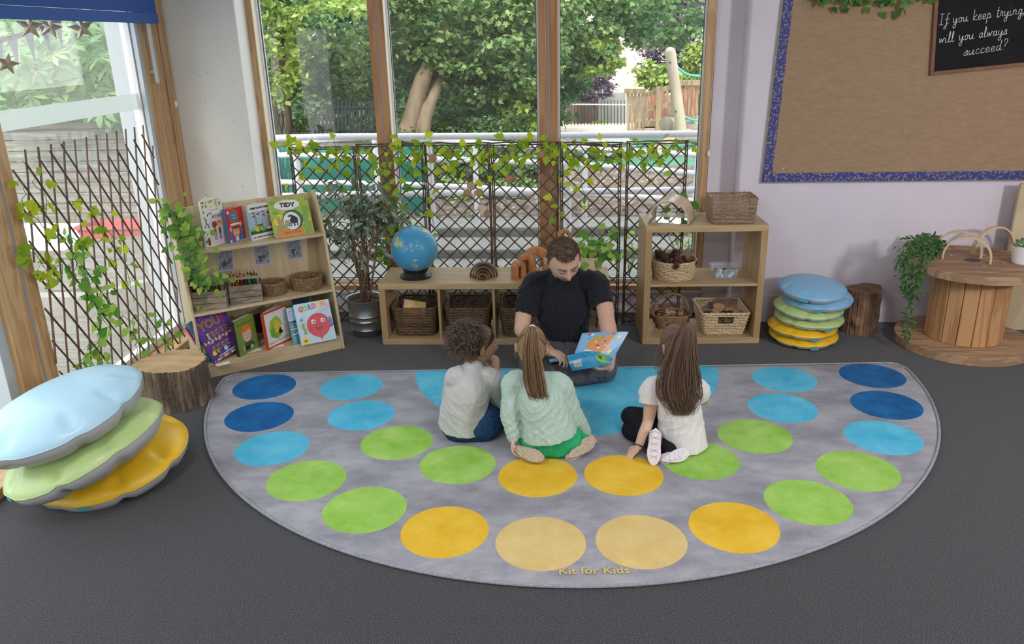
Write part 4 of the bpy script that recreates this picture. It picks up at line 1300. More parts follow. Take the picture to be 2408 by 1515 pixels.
Fs = flat('p_sky', (0.36, 0.58, 0.76)); Fp = flat('p_pink', (0.72, 0.38, 0.48)); Fm = flat('p_magenta', (0.65, 0.03, 0.30)); Fv = flat('p_violet', (0.08, 0.03, 0.24), (0.13, 0.05, 0.34), scale=30)
Fn = flat('p_brown', (0.20, 0.09, 0.04)); Fsk = flat('p_skin', (0.72, 0.46, 0.34)); Ft = flat('p_tan', (0.42, 0.30, 0.13)); Fdg = flat('p_deepgreen', (0.04, 0.14, 0.06)); Fgy = flat('p_grey', (0.42, 0.43, 0.46))
Fte = flat('p_teal', (0.03, 0.17, 0.24), (0.10, 0.32, 0.38), scale=25); Fgold = flat('p_gold', (0.33, 0.17, 0.05)); Flp = flat('p_lightpink', (0.80, 0.62, 0.66))
rs5 = np.random.default_rng(5)
def art_kind(b, mats, w, h):
    A = Art(b, mats, w, h)
    for i in range(46):
        u, v = (rs5.uniform(0, .22), rs5.uniform(0.1, 1)) if i % 2 else (rs5.uniform(0, 1), rs5.uniform(.84, 1))
        A.blob((Fg, Fl, Fy, Fdg)[i % 4], min(.97, u + .02), min(.97, v), .035, .022, 8, rot=rs5.uniform(0, 3))
    A.blob(Flp, .58, .35, .36, .30, wob=.06, seed=2)
    A.line(Fgy, [(.38, .775), (.50, .78), (.62, .775), (.78, .785)], .006).text(Fk, "I'm", .35, .69, .08, .16).text(Fk, 'KIND', .66, .60, .10, .46)
    for u, c in ((.48, Fn), (.70, Fo)):
        A.blob(c, u, .46, .115, .075, seed=3, wob=.05).blob(Fn if c is Fn else Fsk, u, .43, .075, .05).rect(Fr if c is Fn else Fdg, u - .06, .25, u + .06, .37).rect(Fb, u - .05, .12, u - .01, .25).rect(Fb, u + .01, .12, u + .05, .25)
    A.blob(Fn, .14, .12, .06, .09).blob(Fw, .3, .09, .07, .03)
def art_boy(b, mats, w, h):
    A = Art(b, mats, w, h)
    A.blob(Fgold, .45, .76, .30, .20, 18, .10).rect(Fb, .28, .64, .62, .86).line(Fs, [(.33, .80), (.40, .77), (.46, .81), (.57, .78)], .014).line(Fs, [(.33, .71), (.42, .69), (.50, .72), (.56, .69)], .014)
    A.rect(Fb, .10, .0, .90, .12).rect(Fb, .10, .12, .24, .34).rect(Fb, .74, .12, .88, .44).blob(Fsk, .16, .40, .07, .07).blob(Fsk, .80, .50, .07, .07)
    A.blob(Fsk, .48, .30, .20, .17).blob(Fn, .48, .42, .18, .05).blob(Fk, .41, .32, .018, .018).blob(Fk, .55, .32, .018, .018).blob(Fr, .48, .20, .06, .012)
    A.rect(Fw, .40, .02, .58, .14).rect(Fw, .18, .49, .72, .56).blob(Fw, .12, .90, .06, .05).blob(Fw, .10, .05, .06, .04)
def art_wild(b, mats, w, h):
    A = Art(b, mats, w, h)
    A.rect(Fs, 0, .16, 1, .80).rect(Fdg, 0, .16, 1, .26)
    for i in range(30):
        A.blob((Fg, Fdg, Fl)[i % 3], rs5.uniform(.05, .95), rs5.uniform(.24, .44), .06, .03, 9, .1, seed=i)
    for u in (.25, .62):
        A.line(Ft, [(u, .25), (u + .02, .5), (u - .01, .72)], .022)
        for k in range(6):
            a = k * 1.05
            A.line(Flp if k % 2 else Fn, [(u, .72), (u + .13 * math.cos(a), .72 + .06 * math.sin(a)), (u + .2 * math.cos(a), .70 + .05 * math.sin(a))], .02)
    A.blob(Fgy, .68, .46, .20, .17, wob=.08, seed=9).blob(Fdg, .90, .36, .12, .18, wob=.1).blob(Fy, .25, .30, .07, .07).blob(Fw, .72, .28, .10, .04)
    A.rect(Fw, 0, .80, 1, 1).rect(Fw, 0, 0, 1, .16)
    A.text(Fk, 'WHERE THE WILD THINGS ARE', .5, .87, .072, .86, bold=.0012).text(Fk, 'STORY AND PICTURES BY MAURICE SENDAK', .5, .055, .045, .88, bold=.0010)
def art_tidy(b, mats, w, h):
    A = Art(b, mats, w, h)
    for i in range(60):
        A.blob((Fl, Fg, Fy, Fl)[i % 4], rs5.uniform(.04, .96), rs5.uniform(.30, .96), .06, .045, 9, .12, seed=i)
    A.rect(Ft, 0, 0, 1, .06).rect(Fo, .08, .02, .72, .20).blob(Fy, .15, .42, .13, .10, wob=.05)
    A.line(Ft, [(.12, .06), (.20, .30), (.16, .52)], .045).line(Ft, [(.18, .3), (.27, .48)], .02).line(Fg, [(.88, .05), (.84, .4), (.9, .75)], .07)
    A.blob(Fdg, .52, .42, .26, .27).blob(Fw, .49, .40, .21, .23).blob(Fw, .45, .82, .32, .13, wob=.06, seed=4).text(Fk, 'TIDY', .45, .775, .15, .40, rot=-.06, bold=.002)
    A.blob(Fk, .55, .42, .10, .10, wob=.1).blob(Fk, .48, .53, .07, .03, wob=.2).rect(Fk, .52, .26, .56, .36).rect(Fk, .60, .26, .63, .36)
    for i in range(6): A.line(Fk, [(.33 + i * .028, .26), (.32 + i * .03, .42)], .006)
    for i in range(4): A.line(Fk, [(.33, .28 + i * .045), (.48, .28 + i * .045)], .006)
    A.text(Fn, 'Emily Gravett', .46, .085, .085, .42)
def art_you(b, mats, w, h):
    A = Art(b, mats, w, h)
    A.text(Fgold, 'YOU', .42, .70, .26, .68, bold=.004)
    for i, (u, v) in enumerate([(.22 + .14 * k, .56) for k in range(5)] + [(.20 + .14 * k, .27) for k in range(4)]): A.rect(Fgold, u - .05, v - .06, u + .05, v + .06).rect(Fv, u - .02, v - .03 + .02 * (i % 2), u + .05, v + .01)
    for i in range(26): A.rect((Fy, Fo, Fg, Fw, Fr, Fs)[i % 6], .02 + i * .037, .40 + .02 * math.sin(i), .05 + i * .037, .46 + .02 * math.cos(i * 2))
    for i in range(26): A.rect((Fo, Fy, Fp, Fw, Fgold, Fte)[(i * 5) % 6], .02 + i * .037, .01, .05 + i * .037, .05 + .02 * math.sin(i * 3) ** 2)
    for i in range(50): A.blob((Fw, Fy, Fp)[i % 3], rs5.uniform(.03, .97), rs5.uniform(.08, .97), .008, .006, 6)
    A.blob(Fs, .48, .17, .06, .05).blob(Fr, .78, .80, .035, .06).blob(Fy, .12, .19, .06, .05, wob=.15).blob(Fg, .25, .20, .05, .04, wob=.1).blob(Fw, .82, .93, .10, .07).line(Fw, [(.2, .09), (.8, .10)], .008)
    A.blob(Fsk, .20, .60, .03, .03).rect(Fgy, .17, .48, .23, .57)
def art_david(b, mats, w, h):
    A = Art(b, mats, w, h)
    A.text(Fk, 'David Attenborough', .5, .83, .065, .80).blob(Fo, .52, .62, .27, .17, wob=.04).blob(flat('p_face', (0.72, 0.52, 0.46)), .52, .50, .22, .19).blob(Fo, .46, .67, .20, .07, rot=.2)
    A.blob(Fk, .45, .50, .012, .009).blob(Fk, .60, .50, .012, .009).line(Fr, [(.47, .42), (.53, .41), (.58, .42)], .006)
    A.poly(Fdg, [(.30, .08), (.78, .08), (.82, .22), (.70, .31), (.38, .31), (.26, .20)]).blob(Fsk, .66, .14, .09, .05).blob(Fk, .45, .15, .14, .05, wob=.1).poly(Fsk, [(.24, .10), (.32, .10), (.30, .26), (.24, .24)])
def art_gold(b, mats, w, h):
    A = Art(b, mats, w, h)
    A.rect(Fw, .07, .06, .95, .95).blob(Fl, .46, .50, .27, .30, wob=.07, seed=6).blob(Fg, .40, .40, .17, .17, wob=.1, seed=4).blob(Fy, .52, .52, .14, .17, wob=.2, seed=8).blob(Fk, .62, .38, .08, .08, wob=.2).blob(Fw, .70, .45, .06, .08)
    A.text(Fk, 'How to Find Gold', .5, .12, .095, .78, rot=.04)
    for i in range(8): A.line(Fk, [(.10 + i * .11, .91), (.12 + i * .11, .93)], .004)
def art_gordon(b, mats, w, h):
    A = Art(b, mats, w, h)
    for i, (c, ch) in enumerate(zip((Fr, Fg, Fb, Fm, Fy, Fo), 'GORDON')):
        A.text(c, ch, .17 + i * .125, .80 + .012 * i, .17, .125, rot=.05 * math.sin(i * 2), bold=.003)
    A.blob(Fr, .58, .42, .33, .29).poly(Fr, [(.40, .20), (.76, .20), (.60, .08)]).poly(Fr, [(.57, .06), (.64, .06), (.605, .11)])
    for u in (.45, .72):
        A.blob(Fw, u, .52, .062, .052).blob(Fk, u + .01, .515, .028, .024)
    A.poly(flat('p_dkred', (0.28, 0.01, 0.03)), [(.46, .39), (.54, .36), (.62, .36), (.70, .40), (.66, .31), (.58, .28), (.50, .32)])
    A.line(Fg, [(.16, .52), (.14, .42), (.19, .34), (.17, .24)], .035).blob(Fs, .18, .66, .06, .04, wob=.2).blob(Fb, .13, .60, .05, .035, wob=.2).blob(Fb, .93, .48, .05, .09, wob=.12).blob(Fv, .92, .35, .05, .035, 6).blob(Fv, .97, .38, .04, .035, 6)
    A.blob(Fy, .14, .09, .11, .085).blob(Fn, .14, .09, .05, .03, wob=.2).blob(Fp, .93, .86, .07, .06, wob=.1).line(Fp, [(.55, .74), (.75, .755), (.93, .77)], .008)
def art_blue(b, mats, w, h):
    A = Art(b, mats, w, h)
    A.rect(Fs, 0, .64, 1, 1)
    for i in range(4): A.rect(Fr, .04, .70 + i * .06, .10, .725 + i * .06)
    A.rect(Fk, 0, .60, 1, .63)
    for i in range(14): A.line(Fw, [(rs5.uniform(0, .8), .1 + i * .035), (rs5.uniform(.2, 1), .12 + i * .035)], .008)
Z1, Z2 = 0.737, 0.086
p, X, Y, w, h = book_frame((487, 584), (529, 571), (468, 460), Z1, 0.27)
book('tall pale picture book with two children on the cover, leftmost on the top shelf', p, X, (0, 0, 1), 0.165, 0.275, 0.012, Fw, art_kind, 0.55)
p, X, Y, w, h = book_frame((541, 573), (577, 562), (528, 487), Z1)
book('small thick red book with a boy raising his arms, on the top shelf', p, X, (0.0, 0.03, 1), 0.132, 0.205, 0.024, Fr, art_boy, 0.06, spine=Fb)
p, X, Y, w, h = book_frame((593, 567), (639, 545), (574, 477), Z1)
book('picture book with white title band and palm trees, third on the top shelf', p, nrm(X * .45 + BU * .62), (-0.02, 0.05, 1), 0.185, 0.215, 0.010, Fw, art_wild, 0.45, spine=Fs)
p, X, Y = bl(0.572, 0.185, Z1), BU, nrm(BV * 0.36 + (0, 0, 1))
book('square green picture book titled TIDY leaning back on the top shelf', p, X, nrm(Y - 0.20 * BU), 0.25, 0.24, 0.008, flat('p_tidy', (0.33, 0.45, 0.07), (0.45, 0.52, 0.10), scale=20), art_tidy)
q = at(505, 856, Z=Z2)
Xy = nrm(0.93 * BU - 0.30 * BV)
Yl = lambda k, m: nrm(-k * BU + m * BV + np.array((0, 0, 1)))
book('purple picture book with big gold YOU, leaning left on the lower shelf', q, nrm(BU * 0.86 + BV * 0.42 + np.array((0, 0, 0.16))), Yl(0.34, 0.25), 0.235, 0.285, 0.007, Fv, art_you)
book('teal book with yellow flower edge leaning behind the purple book', q - BU * 0.016 + BV * 0.03, nrm(BU * 0.74 + BV * 0.62 + np.array((0, 0, 0.16))), Yl(0.33, 0.20), 0.20, 0.27, 0.006, Fte, lambda b, m, w, h: Art(b, m, w, h).blob(Fy, .12, .32, .13, .09, wob=.2).blob(Fr, .25, .16, .08, .05).blob(Fm, .12, .62, .04, .03).blob(Fm, .2, .55, .04, .03))
book('thin pink edged book leaning lowest against the left side of the bookcase', q - BU * 0.026 + BV * 0.055, nrm(BU * 0.6 + BV * 0.78 + np.array((0, 0, 0.16))), Yl(0.33, 0.15), 0.19, 0.25, 0.006, Fm, lambda b, m, w, h: Art(b, m, w, h).rect(Fo, 0, 0, .5, .3), back=Fy)
p, X, Y, w, h = book_frame((565, 840), (601, 822), (551, 749), Z2)
book('green book with black spine and a fair haired man on the cover', p, X, (-0.05, 0.05, 1), 0.17, 0.225, 0.022, flat('p_moss', (0.20, 0.30, 0.065)), art_david, 0.10, spine=Fk, back=flat('p_moss', (0, 0, 0)))
p, X, Y, w, h = book_frame((630, 825), (664, 809), (615, 732), Z2)
book('white picture book with red border standing half open on the lower shelf', p, X, (-0.04, 0.06, 1), 0.215, 0.235, 0.008, flat('p_vermilion', (0.58, 0.07, 0.03)), art_gold, 0.42)
p = at(691, 812, Z=Z2)
book('blue sea picture book mostly hidden behind the balloon book', p, BU, nrm(-0.17 * BU + 0.36 * BV + np.array((0, 0, 1))), 0.215, 0.235, 0.008, Fte, art_blue)
p = at(707, 811, Z=Z2)
book('pale blue picture book with a red balloon face, titled GORDON', p - BV * 0.022, nrm(BU - 0.04 * BV), nrm(-0.20 * BU + 0.38 * BV + np.array((0, 0, 1))), 0.225, 0.26, 0.007, flat('p_palesky', (0.42, 0.60, 0.74), (0.50, 0.66, 0.78), scale=15), art_gordon)

# ------------------------------------------------------------------ crates of pencils and round baskets on the middle shelf
def crate(label, c, rz, w, d, h, handle=True):
    t = thing('wooden_crate', label, 'crate', c, rz, 'slatted crates of pencils')
    k = 3
    sh = h / k
    for i in range(k):
        z0 = i * sh + 0.0015
        for y in (-d / 2, d / 2 - 0.008):
            MB().bb(-w / 2, w / 2, y, y + 0.008, z0, z0 + sh - 0.003).build('slat', MATS['crate_grey'], t, bevel=0.0015)
        for x in (-w / 2, w / 2 - 0.008):
            MB().bb(x, x + 0.008, -d / 2 + 0.008, d / 2 - 0.008, z0, z0 + sh - 0.003).build('slat', MATS['crate_grey'], t, bevel=0.0015)
    MB().bb(-w / 2 + .008, w / 2 - .008, -d / 2 + .008, d / 2 - .008, 0.002, 0.008).build('base', MATS['crate_grey'], t)
    if handle:
        for y in (-d * 0.30, d * 0.30):
            b = MB().bb(-w / 2 + 0.008, -w / 2 + 0.016, y - 0.012, y + 0.012, 0.0, h + 0.035) if False else None
        b = MB().bb(-w / 2 + .010, -w / 2 + .020, -d / 2 - 0.001, -d / 2 + 0.012, h * .6, h + 0.042).bb(w / 2 - .020, w / 2 - .010, -d / 2 - .001, -d / 2 + .012, h * .6, h + 0.042)
        b.bb(-w / 2 + .004, w / 2 - .004, -d / 2 - 0.001, -d / 2 + 0.012, h + 0.036, h + 0.05)
        b.build('handle', MATS['crate_grey'], t, bevel=0.002)
    return t
cz = 0.387
c1, c2 = bl(0.142, 0.195, cz), bl(0.352, 0.18, cz)
crate('slatted grey wooden crate under the trailing plant on the middle shelf', tuple(c1), BRZ - 0.38, 0.215, 0.180, 0.115)
crate('slatted grey wooden crate packed with pencils beside the round basket', tuple(c2), BRZ - 0.28, 0.190, 0.150, 0.115)
pcols = [(0.35, 0.06, 0.03), (0.50, 0.13, 0.03), (0.20, 0.02, 0.05), (0.28, 0.03, 0.12), (0.02, 0.20, 0.08), (0.01, 0.09, 0.05), (0.10, 0.06, 0.04), (0.30, 0.20, 0.03)]
names = ['dark red', 'orange', 'maroon', 'plum', 'green', 'deep green', 'brown', 'ochre']
PM = [pm('pencil_%d' % i, c, rough=0.5) for i, c in enumerate(pcols)]
pw = pm('pencil_wood', (0.62, 0.42, 0.26), rough=0.7)
protos = []
for i in range(8):
    o = thing('pencil', '%s pencil standing in the slatted crates' % names[i], 'pencil', group='pencils in the crates')
    MB().tube([(0, 0, 0), (0, 0, 0.13)], 0.0042, 6).build('barrel', PM[i], o)
    f = MB().lathe([(0.0042, 0.13), (0.0016, 0.148)], 6).build('sharpened_end', pw, o)
    MB().lathe([(0.0016, 0.148), (0.0002, 0.153)], 6).build('lead', PM[i], f)
    protos.append(o)
used = [False] * 8
rp = np.random.default_rng(21)
for cc, rz, n, w, d, pick in ((c1, BRZ - 0.30, 34, 0.065, 0.05, lambda u: (2, 6, 0, 3, 6)[int(rp.integers(0, 5))]),
                             (c2, BRZ - 0.22, 64, 0.065, 0.05, lambda u: (0, 1, 1, 0)[int(rp.integers(0, 4))] if u < -0.3 else ((2, 3, 2, 6)[int(rp.integers(0, 4))] if u < 0.3 else (4, 5, 4, 7)[int(rp.integers(0, 4))]))):
    for i in range(n):
        u, v = rp.uniform(-1, 1), rp.uniform(-1, 1)
        k = pick(u)
        x, y = u * w, v * d
        p = np.array((cc[0] + x * math.cos(rz) - y * math.sin(rz), cc[1] + x * math.sin(rz) + y * math.cos(rz), cc[2] + 0.012 + (0.012 * rp.random() + (0.02 if (cc is c2 and v > 0) else -0.002))))
        rot = (-0.10 * v + rp.normal() * 0.13, 0.16 * u + rp.normal() * 0.15, rp.uniform(0, 6))
        if not used[k]:
            o = protos[k]; used[k] = True
            o.location = p; o.rotation_euler = rot
        else:
            o = dup(protos[k], p, rot)
for k in range(8):
    if not used[k]:
        protos[k].location = tuple(c2 + np.array((0, 0, 0.01)))
circ = lambda r0, r1: (lambda s: (r0 + (r1 - r0) * s,) * 3)
basket('round_basket', 'smaller round brown rope basket on the middle shelf', tuple(bl(0.527, 0.215, cz)), BRZ, circ(0.078, 0.080), 0.075, 10, 28, 0.006, MATS['seagrass'], 'round rope baskets')
basket('round_basket', 'larger round brown rope basket at the right of the middle shelf', tuple(bl(0.740, 0.205, cz)), BRZ, circ(0.094, 0.098), 0.078, 10, 32, 0.006, MATS['seagrass'], 'round rope baskets')
# ------------------------------------------------------------------ low oak bench unit and tall oak shelf unit
def oak_unit(name, label, c, rz, w, d, h, divs, shelves):
    t = thing(name, label, 'shelf unit', c, rz)
    k = 0.04
    MB().bb(0, w, 0, d, h - k, h).build('top', MATS['oak_flat'], t, bevel=0.002)
    MB().bb(0, w, 0, d, 0, k).build('bottom', MATS['oak_flat'], t, bevel=0.002)
    for x in (0, w - k):
        MB().bb(x, x + k, 0.0005, d, k, h - k).build('side_panel', MATS['oak'], t, bevel=0.002)
    for x in divs:
        MB().bb(x - 0.008, x + 0.008, 0.004, d - 0.004, k, h - k).build('divider', MATS['oak'], t, bevel=0.0015)
    for z in shelves:
        MB().bb(k, w - k, 0.006, d - 0.004, z - 0.016, z).build('shelf', MATS['oak_flat'], t, bevel=0.0015)
    return t
oak_unit('bench_unit', 'long low oak shelf bench under the window trellis', (-1.241, 4.772, 0), 0.012, 1.470, 0.385, 0.415, [0.385, 0.735, 1.085], [])
TS = np.array((0.439, 4.803, 0)); TRZ = 0.042
oak_unit('tall_unit', 'tall oak open shelf unit right of the man', tuple(TS), TRZ, 0.74, 0.385, 0.77, [], [0.397])
def ts(x, y, z): return (TS[0] + x * math.cos(TRZ) - y * math.sin(TRZ), TS[1] + x * math.sin(TRZ) + y * math.cos(TRZ), z)
bk = lambda w0, d0, w1, d1, r: (lambda s: (w0 + (w1 - w0) * s, d0 + (d1 - d0) * s, r))
for i, (x, l) in enumerate(((-1.034, 'dark wicker basket leftmost in the low bench, with a yellow packet inside'), (-0.688, 'dark wicker basket second from the left in the low bench, behind the curly hair'),
                            (-0.330, 'dark wicker basket third from the left in the low bench, beside the man'), (0.015, 'dark wicker basket at the right end of the low bench, behind the man'))):
    basket('wicker_basket', l, (x, 4.955, 0.0405), 0.012, bk(0.125, 0.125, 0.148, 0.145, 0.045), 0.195, 17, 34, 0.006, MATS['wicker_dark'], 'dark wicker baskets in the bench')
o = MB().box((0, 0, 0), (0.15, 0.012, 0.11), rotm(-0.5, 0.25, 0.3)).build('snack_packet', flat('packet_yellow', (0.80, 0.62, 0.06), (0.75, 0.30, 0.40), scale=25), None, (-1.05, 4.93, 0.195), bevel=0.004)
tag(o, 'yellow and pink packet lying inside the leftmost wicker basket', 'packet')
# globe
gm = pm('globe_sea', (0.045, 0.27, 0.50), (0.09, 0.36, 0.60), rough=0.35, scale=3, coat=0.2)
_n, _l = gm.node_tree.nodes, gm.node_tree.links
_src = _n['Principled BSDF'].inputs['Base Color'].links[0].from_socket
_t = _n.new('ShaderNodeTexNoise'); _t.inputs['Scale'].default_value = 7.5; _t.inputs['Detail'].default_value = 7
_c = _n.new('ShaderNodeTexCoord'); _l.new(_c.outputs['Object'], _t.inputs['Vector'])
_r1 = _n.new('ShaderNodeValToRGB'); _r1.color_ramp.elements[0].position = 0.575; _r1.color_ramp.elements[1].position = 0.59; _l.new(_t.outputs['Fac'], _r1.inputs[0])
_t2 = _n.new('ShaderNodeTexNoise'); _t2.inputs['Scale'].default_value = 22; _l.new(_c.outputs['Object'], _t2.inputs['Vector'])
_r2 = _n.new('ShaderNodeValToRGB'); _r2.color_ramp.elements[0].color = (0.16, 0.36, 0.10, 1); _r2.color_ramp.elements[1].color = (0.62, 0.55, 0.36, 1); _r2.color_ramp.elements[0].position = .4; _r2.color_ramp.elements[1].position = .6
_l.new(_t2.outputs['Fac'], _r2.inputs[0])
_m = _n.new('ShaderNodeMix'); _m.data_type = 'RGBA'; _l.new(_r1.outputs[0], _m.inputs['Factor']); _l.new(_src, _m.inputs['A']); _l.new(_r2.outputs[0], _m.inputs['B'])
_l.new(_m.outputs['Result'], _n['Principled BSDF'].inputs['Base Color'])
g = thing('globe', 'blue world globe on a black round stand on the low bench', 'globe', (-1.025, 4.935, 0.415))
MB().ball((0, 0, 0.187), 0.151, 48, 32, rot=rotm(0.3, 0.2, 2.0)).build('sphere', gm, g, ang=180)
MB().lathe([(0.102, 0.0), (0.104, 0.012), (0.088, 0.022), (0.076, 0.036), (0.083, 0.052), (0.088, 0.060), (0.07, 0.058), (0.05, 0.045)], 40, cap=(True, True)).build('stand', pm('black_plastic', (0.018, 0.018, 0.02), rough=0.35), g)
b = MB(); rs = np.random.default_rng(4)
for i in range(80):
    q = nrm(rs.normal(size=3)) ; e = nrm(np.cross(q, rs.normal(size=3))); f = np.cross(q, e); c = np.array((0, 0, .187)) + q * 0.1516
    s = rs.uniform(.0016, .0042)
    b.add([c - e * s * 1.6, c + f * s, c + e * s * 1.6, c - f * s], [(0, 1, 2, 3)], i % 4)
b.build('print_marks', [Fk, Fw, Fr, Fy], g, smooth=False)['kind'] = 'stuff'
# nested wooden arches
rb = [pm('walnut', (0.13, 0.07, 0.04), (0.08, 0.042, 0.025), rough=0.5, kind='wood', scale=3), pm('walnut_mid', (0.22, 0.12, 0.07), (0.15, 0.08, 0.045), rough=0.5, kind='wood', scale=3)]
def arch_mb(r0, r1, depth, leg=0.0, n=22, a0=0.0, a1=PI):
    a = np.linspace(a0, a1, n)
    ring = lambda r: [(r * math.cos(q), r * math.sin(q) + leg) for q in a]
    o, i = ring(r1), ring(r0)
    if leg:
        o = [(r1, 0)] + o + [(-r1, 0)]; i = [(r0, 0)] + i + [(-r0, 0)]
    P = np.array([[(x, -depth / 2, z), (x, depth / 2, z), (u, depth / 2, w), (u, -depth / 2, w)] for (x, z), (u, w) in zip(o, i)])
    b = MB().grid(P, cv=True)
    k = len(P)
    return b.add(P[0], [(3, 2, 1, 0)]).add(P[-1], [(0, 1, 2, 3)])
for i, nm in enumerate(('outermost', 'second', 'third', 'fourth', 'smallest')):
    r1 = 0.091 - i * 0.0175
    o = arch_mb(r1 - 0.0105, r1, 0.05).build('rainbow_arch', rb[i % 2], None, (-0.583, 4.955 - i * 0.021, 0.415), (0, 0, 0.05), bevel=0.0015)
    tag(o, '%s dark wooden arch of the nested rainbow stacker on the low bench' % nm, 'wooden arch', 'arches of the rainbow stacker')
kw = pm('carved_wood', (0.46, 0.20, 0.075), (0.36, 0.145, 0.05), rough=0.5, kind='wood', scale=3, stretch=(2, 2, 1))
for (x, y, z, r0, r1, dp, leg, rz, l) in ((-0.352, 4.89, 0.4151, 0.010, 0.042, 0.06, 0.075, 0.5, 'smallest carved orange wood arch, leftmost beside the man shoulder'), (-0.300, 4.955, 0.4151, 0.020, 0.058, 0.05, 0.09, -0.15, 'middle carved orange wood arch beside the man shoulder'),
                                        (-0.245, 5.045, 0.4151, 0.045, 0.094, 0.055, 0.075, -0.1, 'largest carved orange wood arch, rearmost on the low bench'), (-0.06, 5.09, 0.4151, 0.024, 0.046, 0.05, 0.23, 0.1, 'tall carved wood arch standing behind the man head')):
    o = arch_mb(r0, r1, dp, leg).build('carved_arch', kw, None, (x, y, z), (0, 0, rz), bevel=0.006)
    tag(o, l, 'wooden arch', 'carved wooden arches on the bench')
# leafy plants
IVY = np.array([(0, 0, 0), (0.10, 0.30, 0.0), (0.30, 0.46, 0.02), (0.42, 0.26, 0.04), (0.62, 0.30, 0.02), (1.0, 0, -0.06), (0.62, -0.30, 0.02), (0.42, -0.26, 0.04), (0.30, -0.46, 0.02), (0.10, -0.30, 0.0)])
IVYF = [(0, 1, 2, 3), (0, 3, 4), (0, 4, 5), (0, 5, 6), (0, 6, 7), (0, 7, 8, 9)]
HEART = np.array([(0, 0, 0), (-0.05, 0.22, 0.03), (0.2, 0.38, 0.04), (0.55, 0.30, 0.03), (1, 0, -0.10), (0.55, -0.30, 0.03), (0.2, -0.38, 0.04), (-0.05, -0.22, 0.03)])
HEARTF = [(0, 1, 2, 3), (0, 3, 4), (0, 4, 5), (0, 5, 6, 7)]
def vine(name, label, paths, every, size, mat, shape=IVY, faces=IVYF, group=None, cat='ivy', spread=0.03, face=(0, -1, 0), sr=0.0018, jit=0.7, seed=1, stem=None):
    """garland: wiry stems along the paths, leaves set along them, facing roughly `face`"""
    t = thing(name, label, cat, group=group)
    rs = np.random.default_rng(seed)
    bs, bl_ = MB(), MB()
    fc = nrm(face)
    for P in paths:
        P = np.asarray(P, float)
        L = np.linalg.norm(np.diff(P, axis=0), axis=1).sum()
        n = max(8, int(L / 0.025))
        C = spline(P, n) + rs.normal(size=(n, 3)) * 0.003
        bs.tube(C, sr, 5)
        k = max(1, int(L / every))
        for j in range(k):
            c = C[min(n - 1, int((j + rs.random()) / k * n))]
            off = rs.normal(size=3) * spread
            off -= fc * (off @ fc) * 0.6
            q = c + off
            bs.tube([c, (c + q) / 2 + fc * 0.006, q], sr * 0.7, 4)
            nn = nrm(fc + rs.normal(size=3) * jit * 0.6 + (0, 0, 0.25))
            d = nrm(off + (0, 0, -0.03) + rs.normal(size=3) * 0.02)
            d = nrm(d - nn * (d @ nn) * 0.8)
            yv = nrm(np.cross(nn, d)); zv = np.cross(d, yv)
            s = size * rs.uniform(0.7, 1.25)
            bl_.add(q + s * (shape[:, :1] * d + shape[:, 1:2] * yv + shape[:, 2:] * zv), faces)
    bs.build('stems', stem or MATS['vine_stem'], t, ang=180)
    bl_.build('leaves', mat, t, ang=180)['kind'] = 'stuff'
    return t
pot = thing('plant_pot', 'round pale wood pot holding a leafy plant behind the man', 'pot', (0.108, 5.04, 0.415))
MB().lathe([(0.055, 0), (0.062, 0.004), (0.068, 0.11), (0.064, 0.11), (0.058, 0.09), (0.0, 0.09)], 36, cap=(True, False)).build('shell', pm('pot_cream', (0.66, 0.52, 0.34), (0.58, 0.44, 0.27), rough=0.6, kind='wood', scale=3, stretch=(1, 1, 6)), pot)
MB().lathe([(0.059, 0.088), (0.001, 0.098)], 24, cap=(False, True)).build('soil', MATS['soil_pot'], pot)
pc = np.array((0.108, 5.04, 0.51))
P = [[pc + (0.01 * math.cos(a), 0.01 * math.sin(a), 0), pc + (r * .5 * math.cos(a), r * .4 * math.sin(a), hh), pc + (r * math.cos(a), r * .7 * math.sin(a), hh * e)] for a, r, hh, e in
     ((0.3, .16, .08, .9), (1.4, .10, .12, 1.0), (2.4, .12, .10, .8), (3.3, .10, .07, .6), (4.4, .07, .06, .5), (5.3, .12, .05, .6), (0.9, .13, .13, 1.0), (5.9, .15, .07, 1.0), (0.05, .17, .11, 1.05))]
vine('pothos_plant', 'bushy green houseplant growing in the round pot behind the man', P, 0.028, 0.072, MATS['pothos_leaf'], HEART, HEARTF, None, 'plant', 0.03, (0, -0.6, 0.6), 0.0025, seed=3)

# ------------------------------------------------------------------ on and in the tall shelf unit
o = arch_mb(0.118, 0.127, 0.225, 0.012, 40).build('bent_arch', pm('bent_ply', (0.66, 0.52, 0.37), (0.60, 0.46, 0.31), rough=0.35, kind='wood', scale=1.5, stretch=(4, 1, 4), coat=0.2), None, (0.607, 4.965, 0.7745), (0, 0, -0.30), bevel=0.002)
tag(o, 'wide bent plywood arch tunnel standing on top of the tall unit', 'arch')
o = MB().box((0, 0, 0), (0.225, 0.17, 0.003)).build('mirror_tile', pm('mirror', (0.85, 0.87, 0.9), rough=0.06, metal=1.0), None, (0.610, 4.955, 0.7718), (0, 0, -0.30))
tag(o, 'flat mirror tile lying under the plywood arch tunnel', 'mirror')
basket('rope_box', 'rectangular pinkish seagrass box on top of the tall unit', (0.968, 4.967, 0.7705), 0.02, bk(0.128, 0.100, 0.138, 0.108, 0.012), 0.152, 18, 40, 0.005, MATS['seagrass_pink'], None, 1.3, None, MATS['seagrass'])
basket('cone_basket', 'round pale wicker basket heaped with pine cones in the tall unit', (0.638, 4.995, 0.3975), 0, circ(0.126, 0.142), 0.118, 12, 34, 0.0055, MATS['wicker_pale'])
cone_m = pm('pine_cone', (0.10, 0.045, 0.03), (0.175, 0.085, 0.06), rough=0.8, kind='random', lo=0.1, hi=0.9)
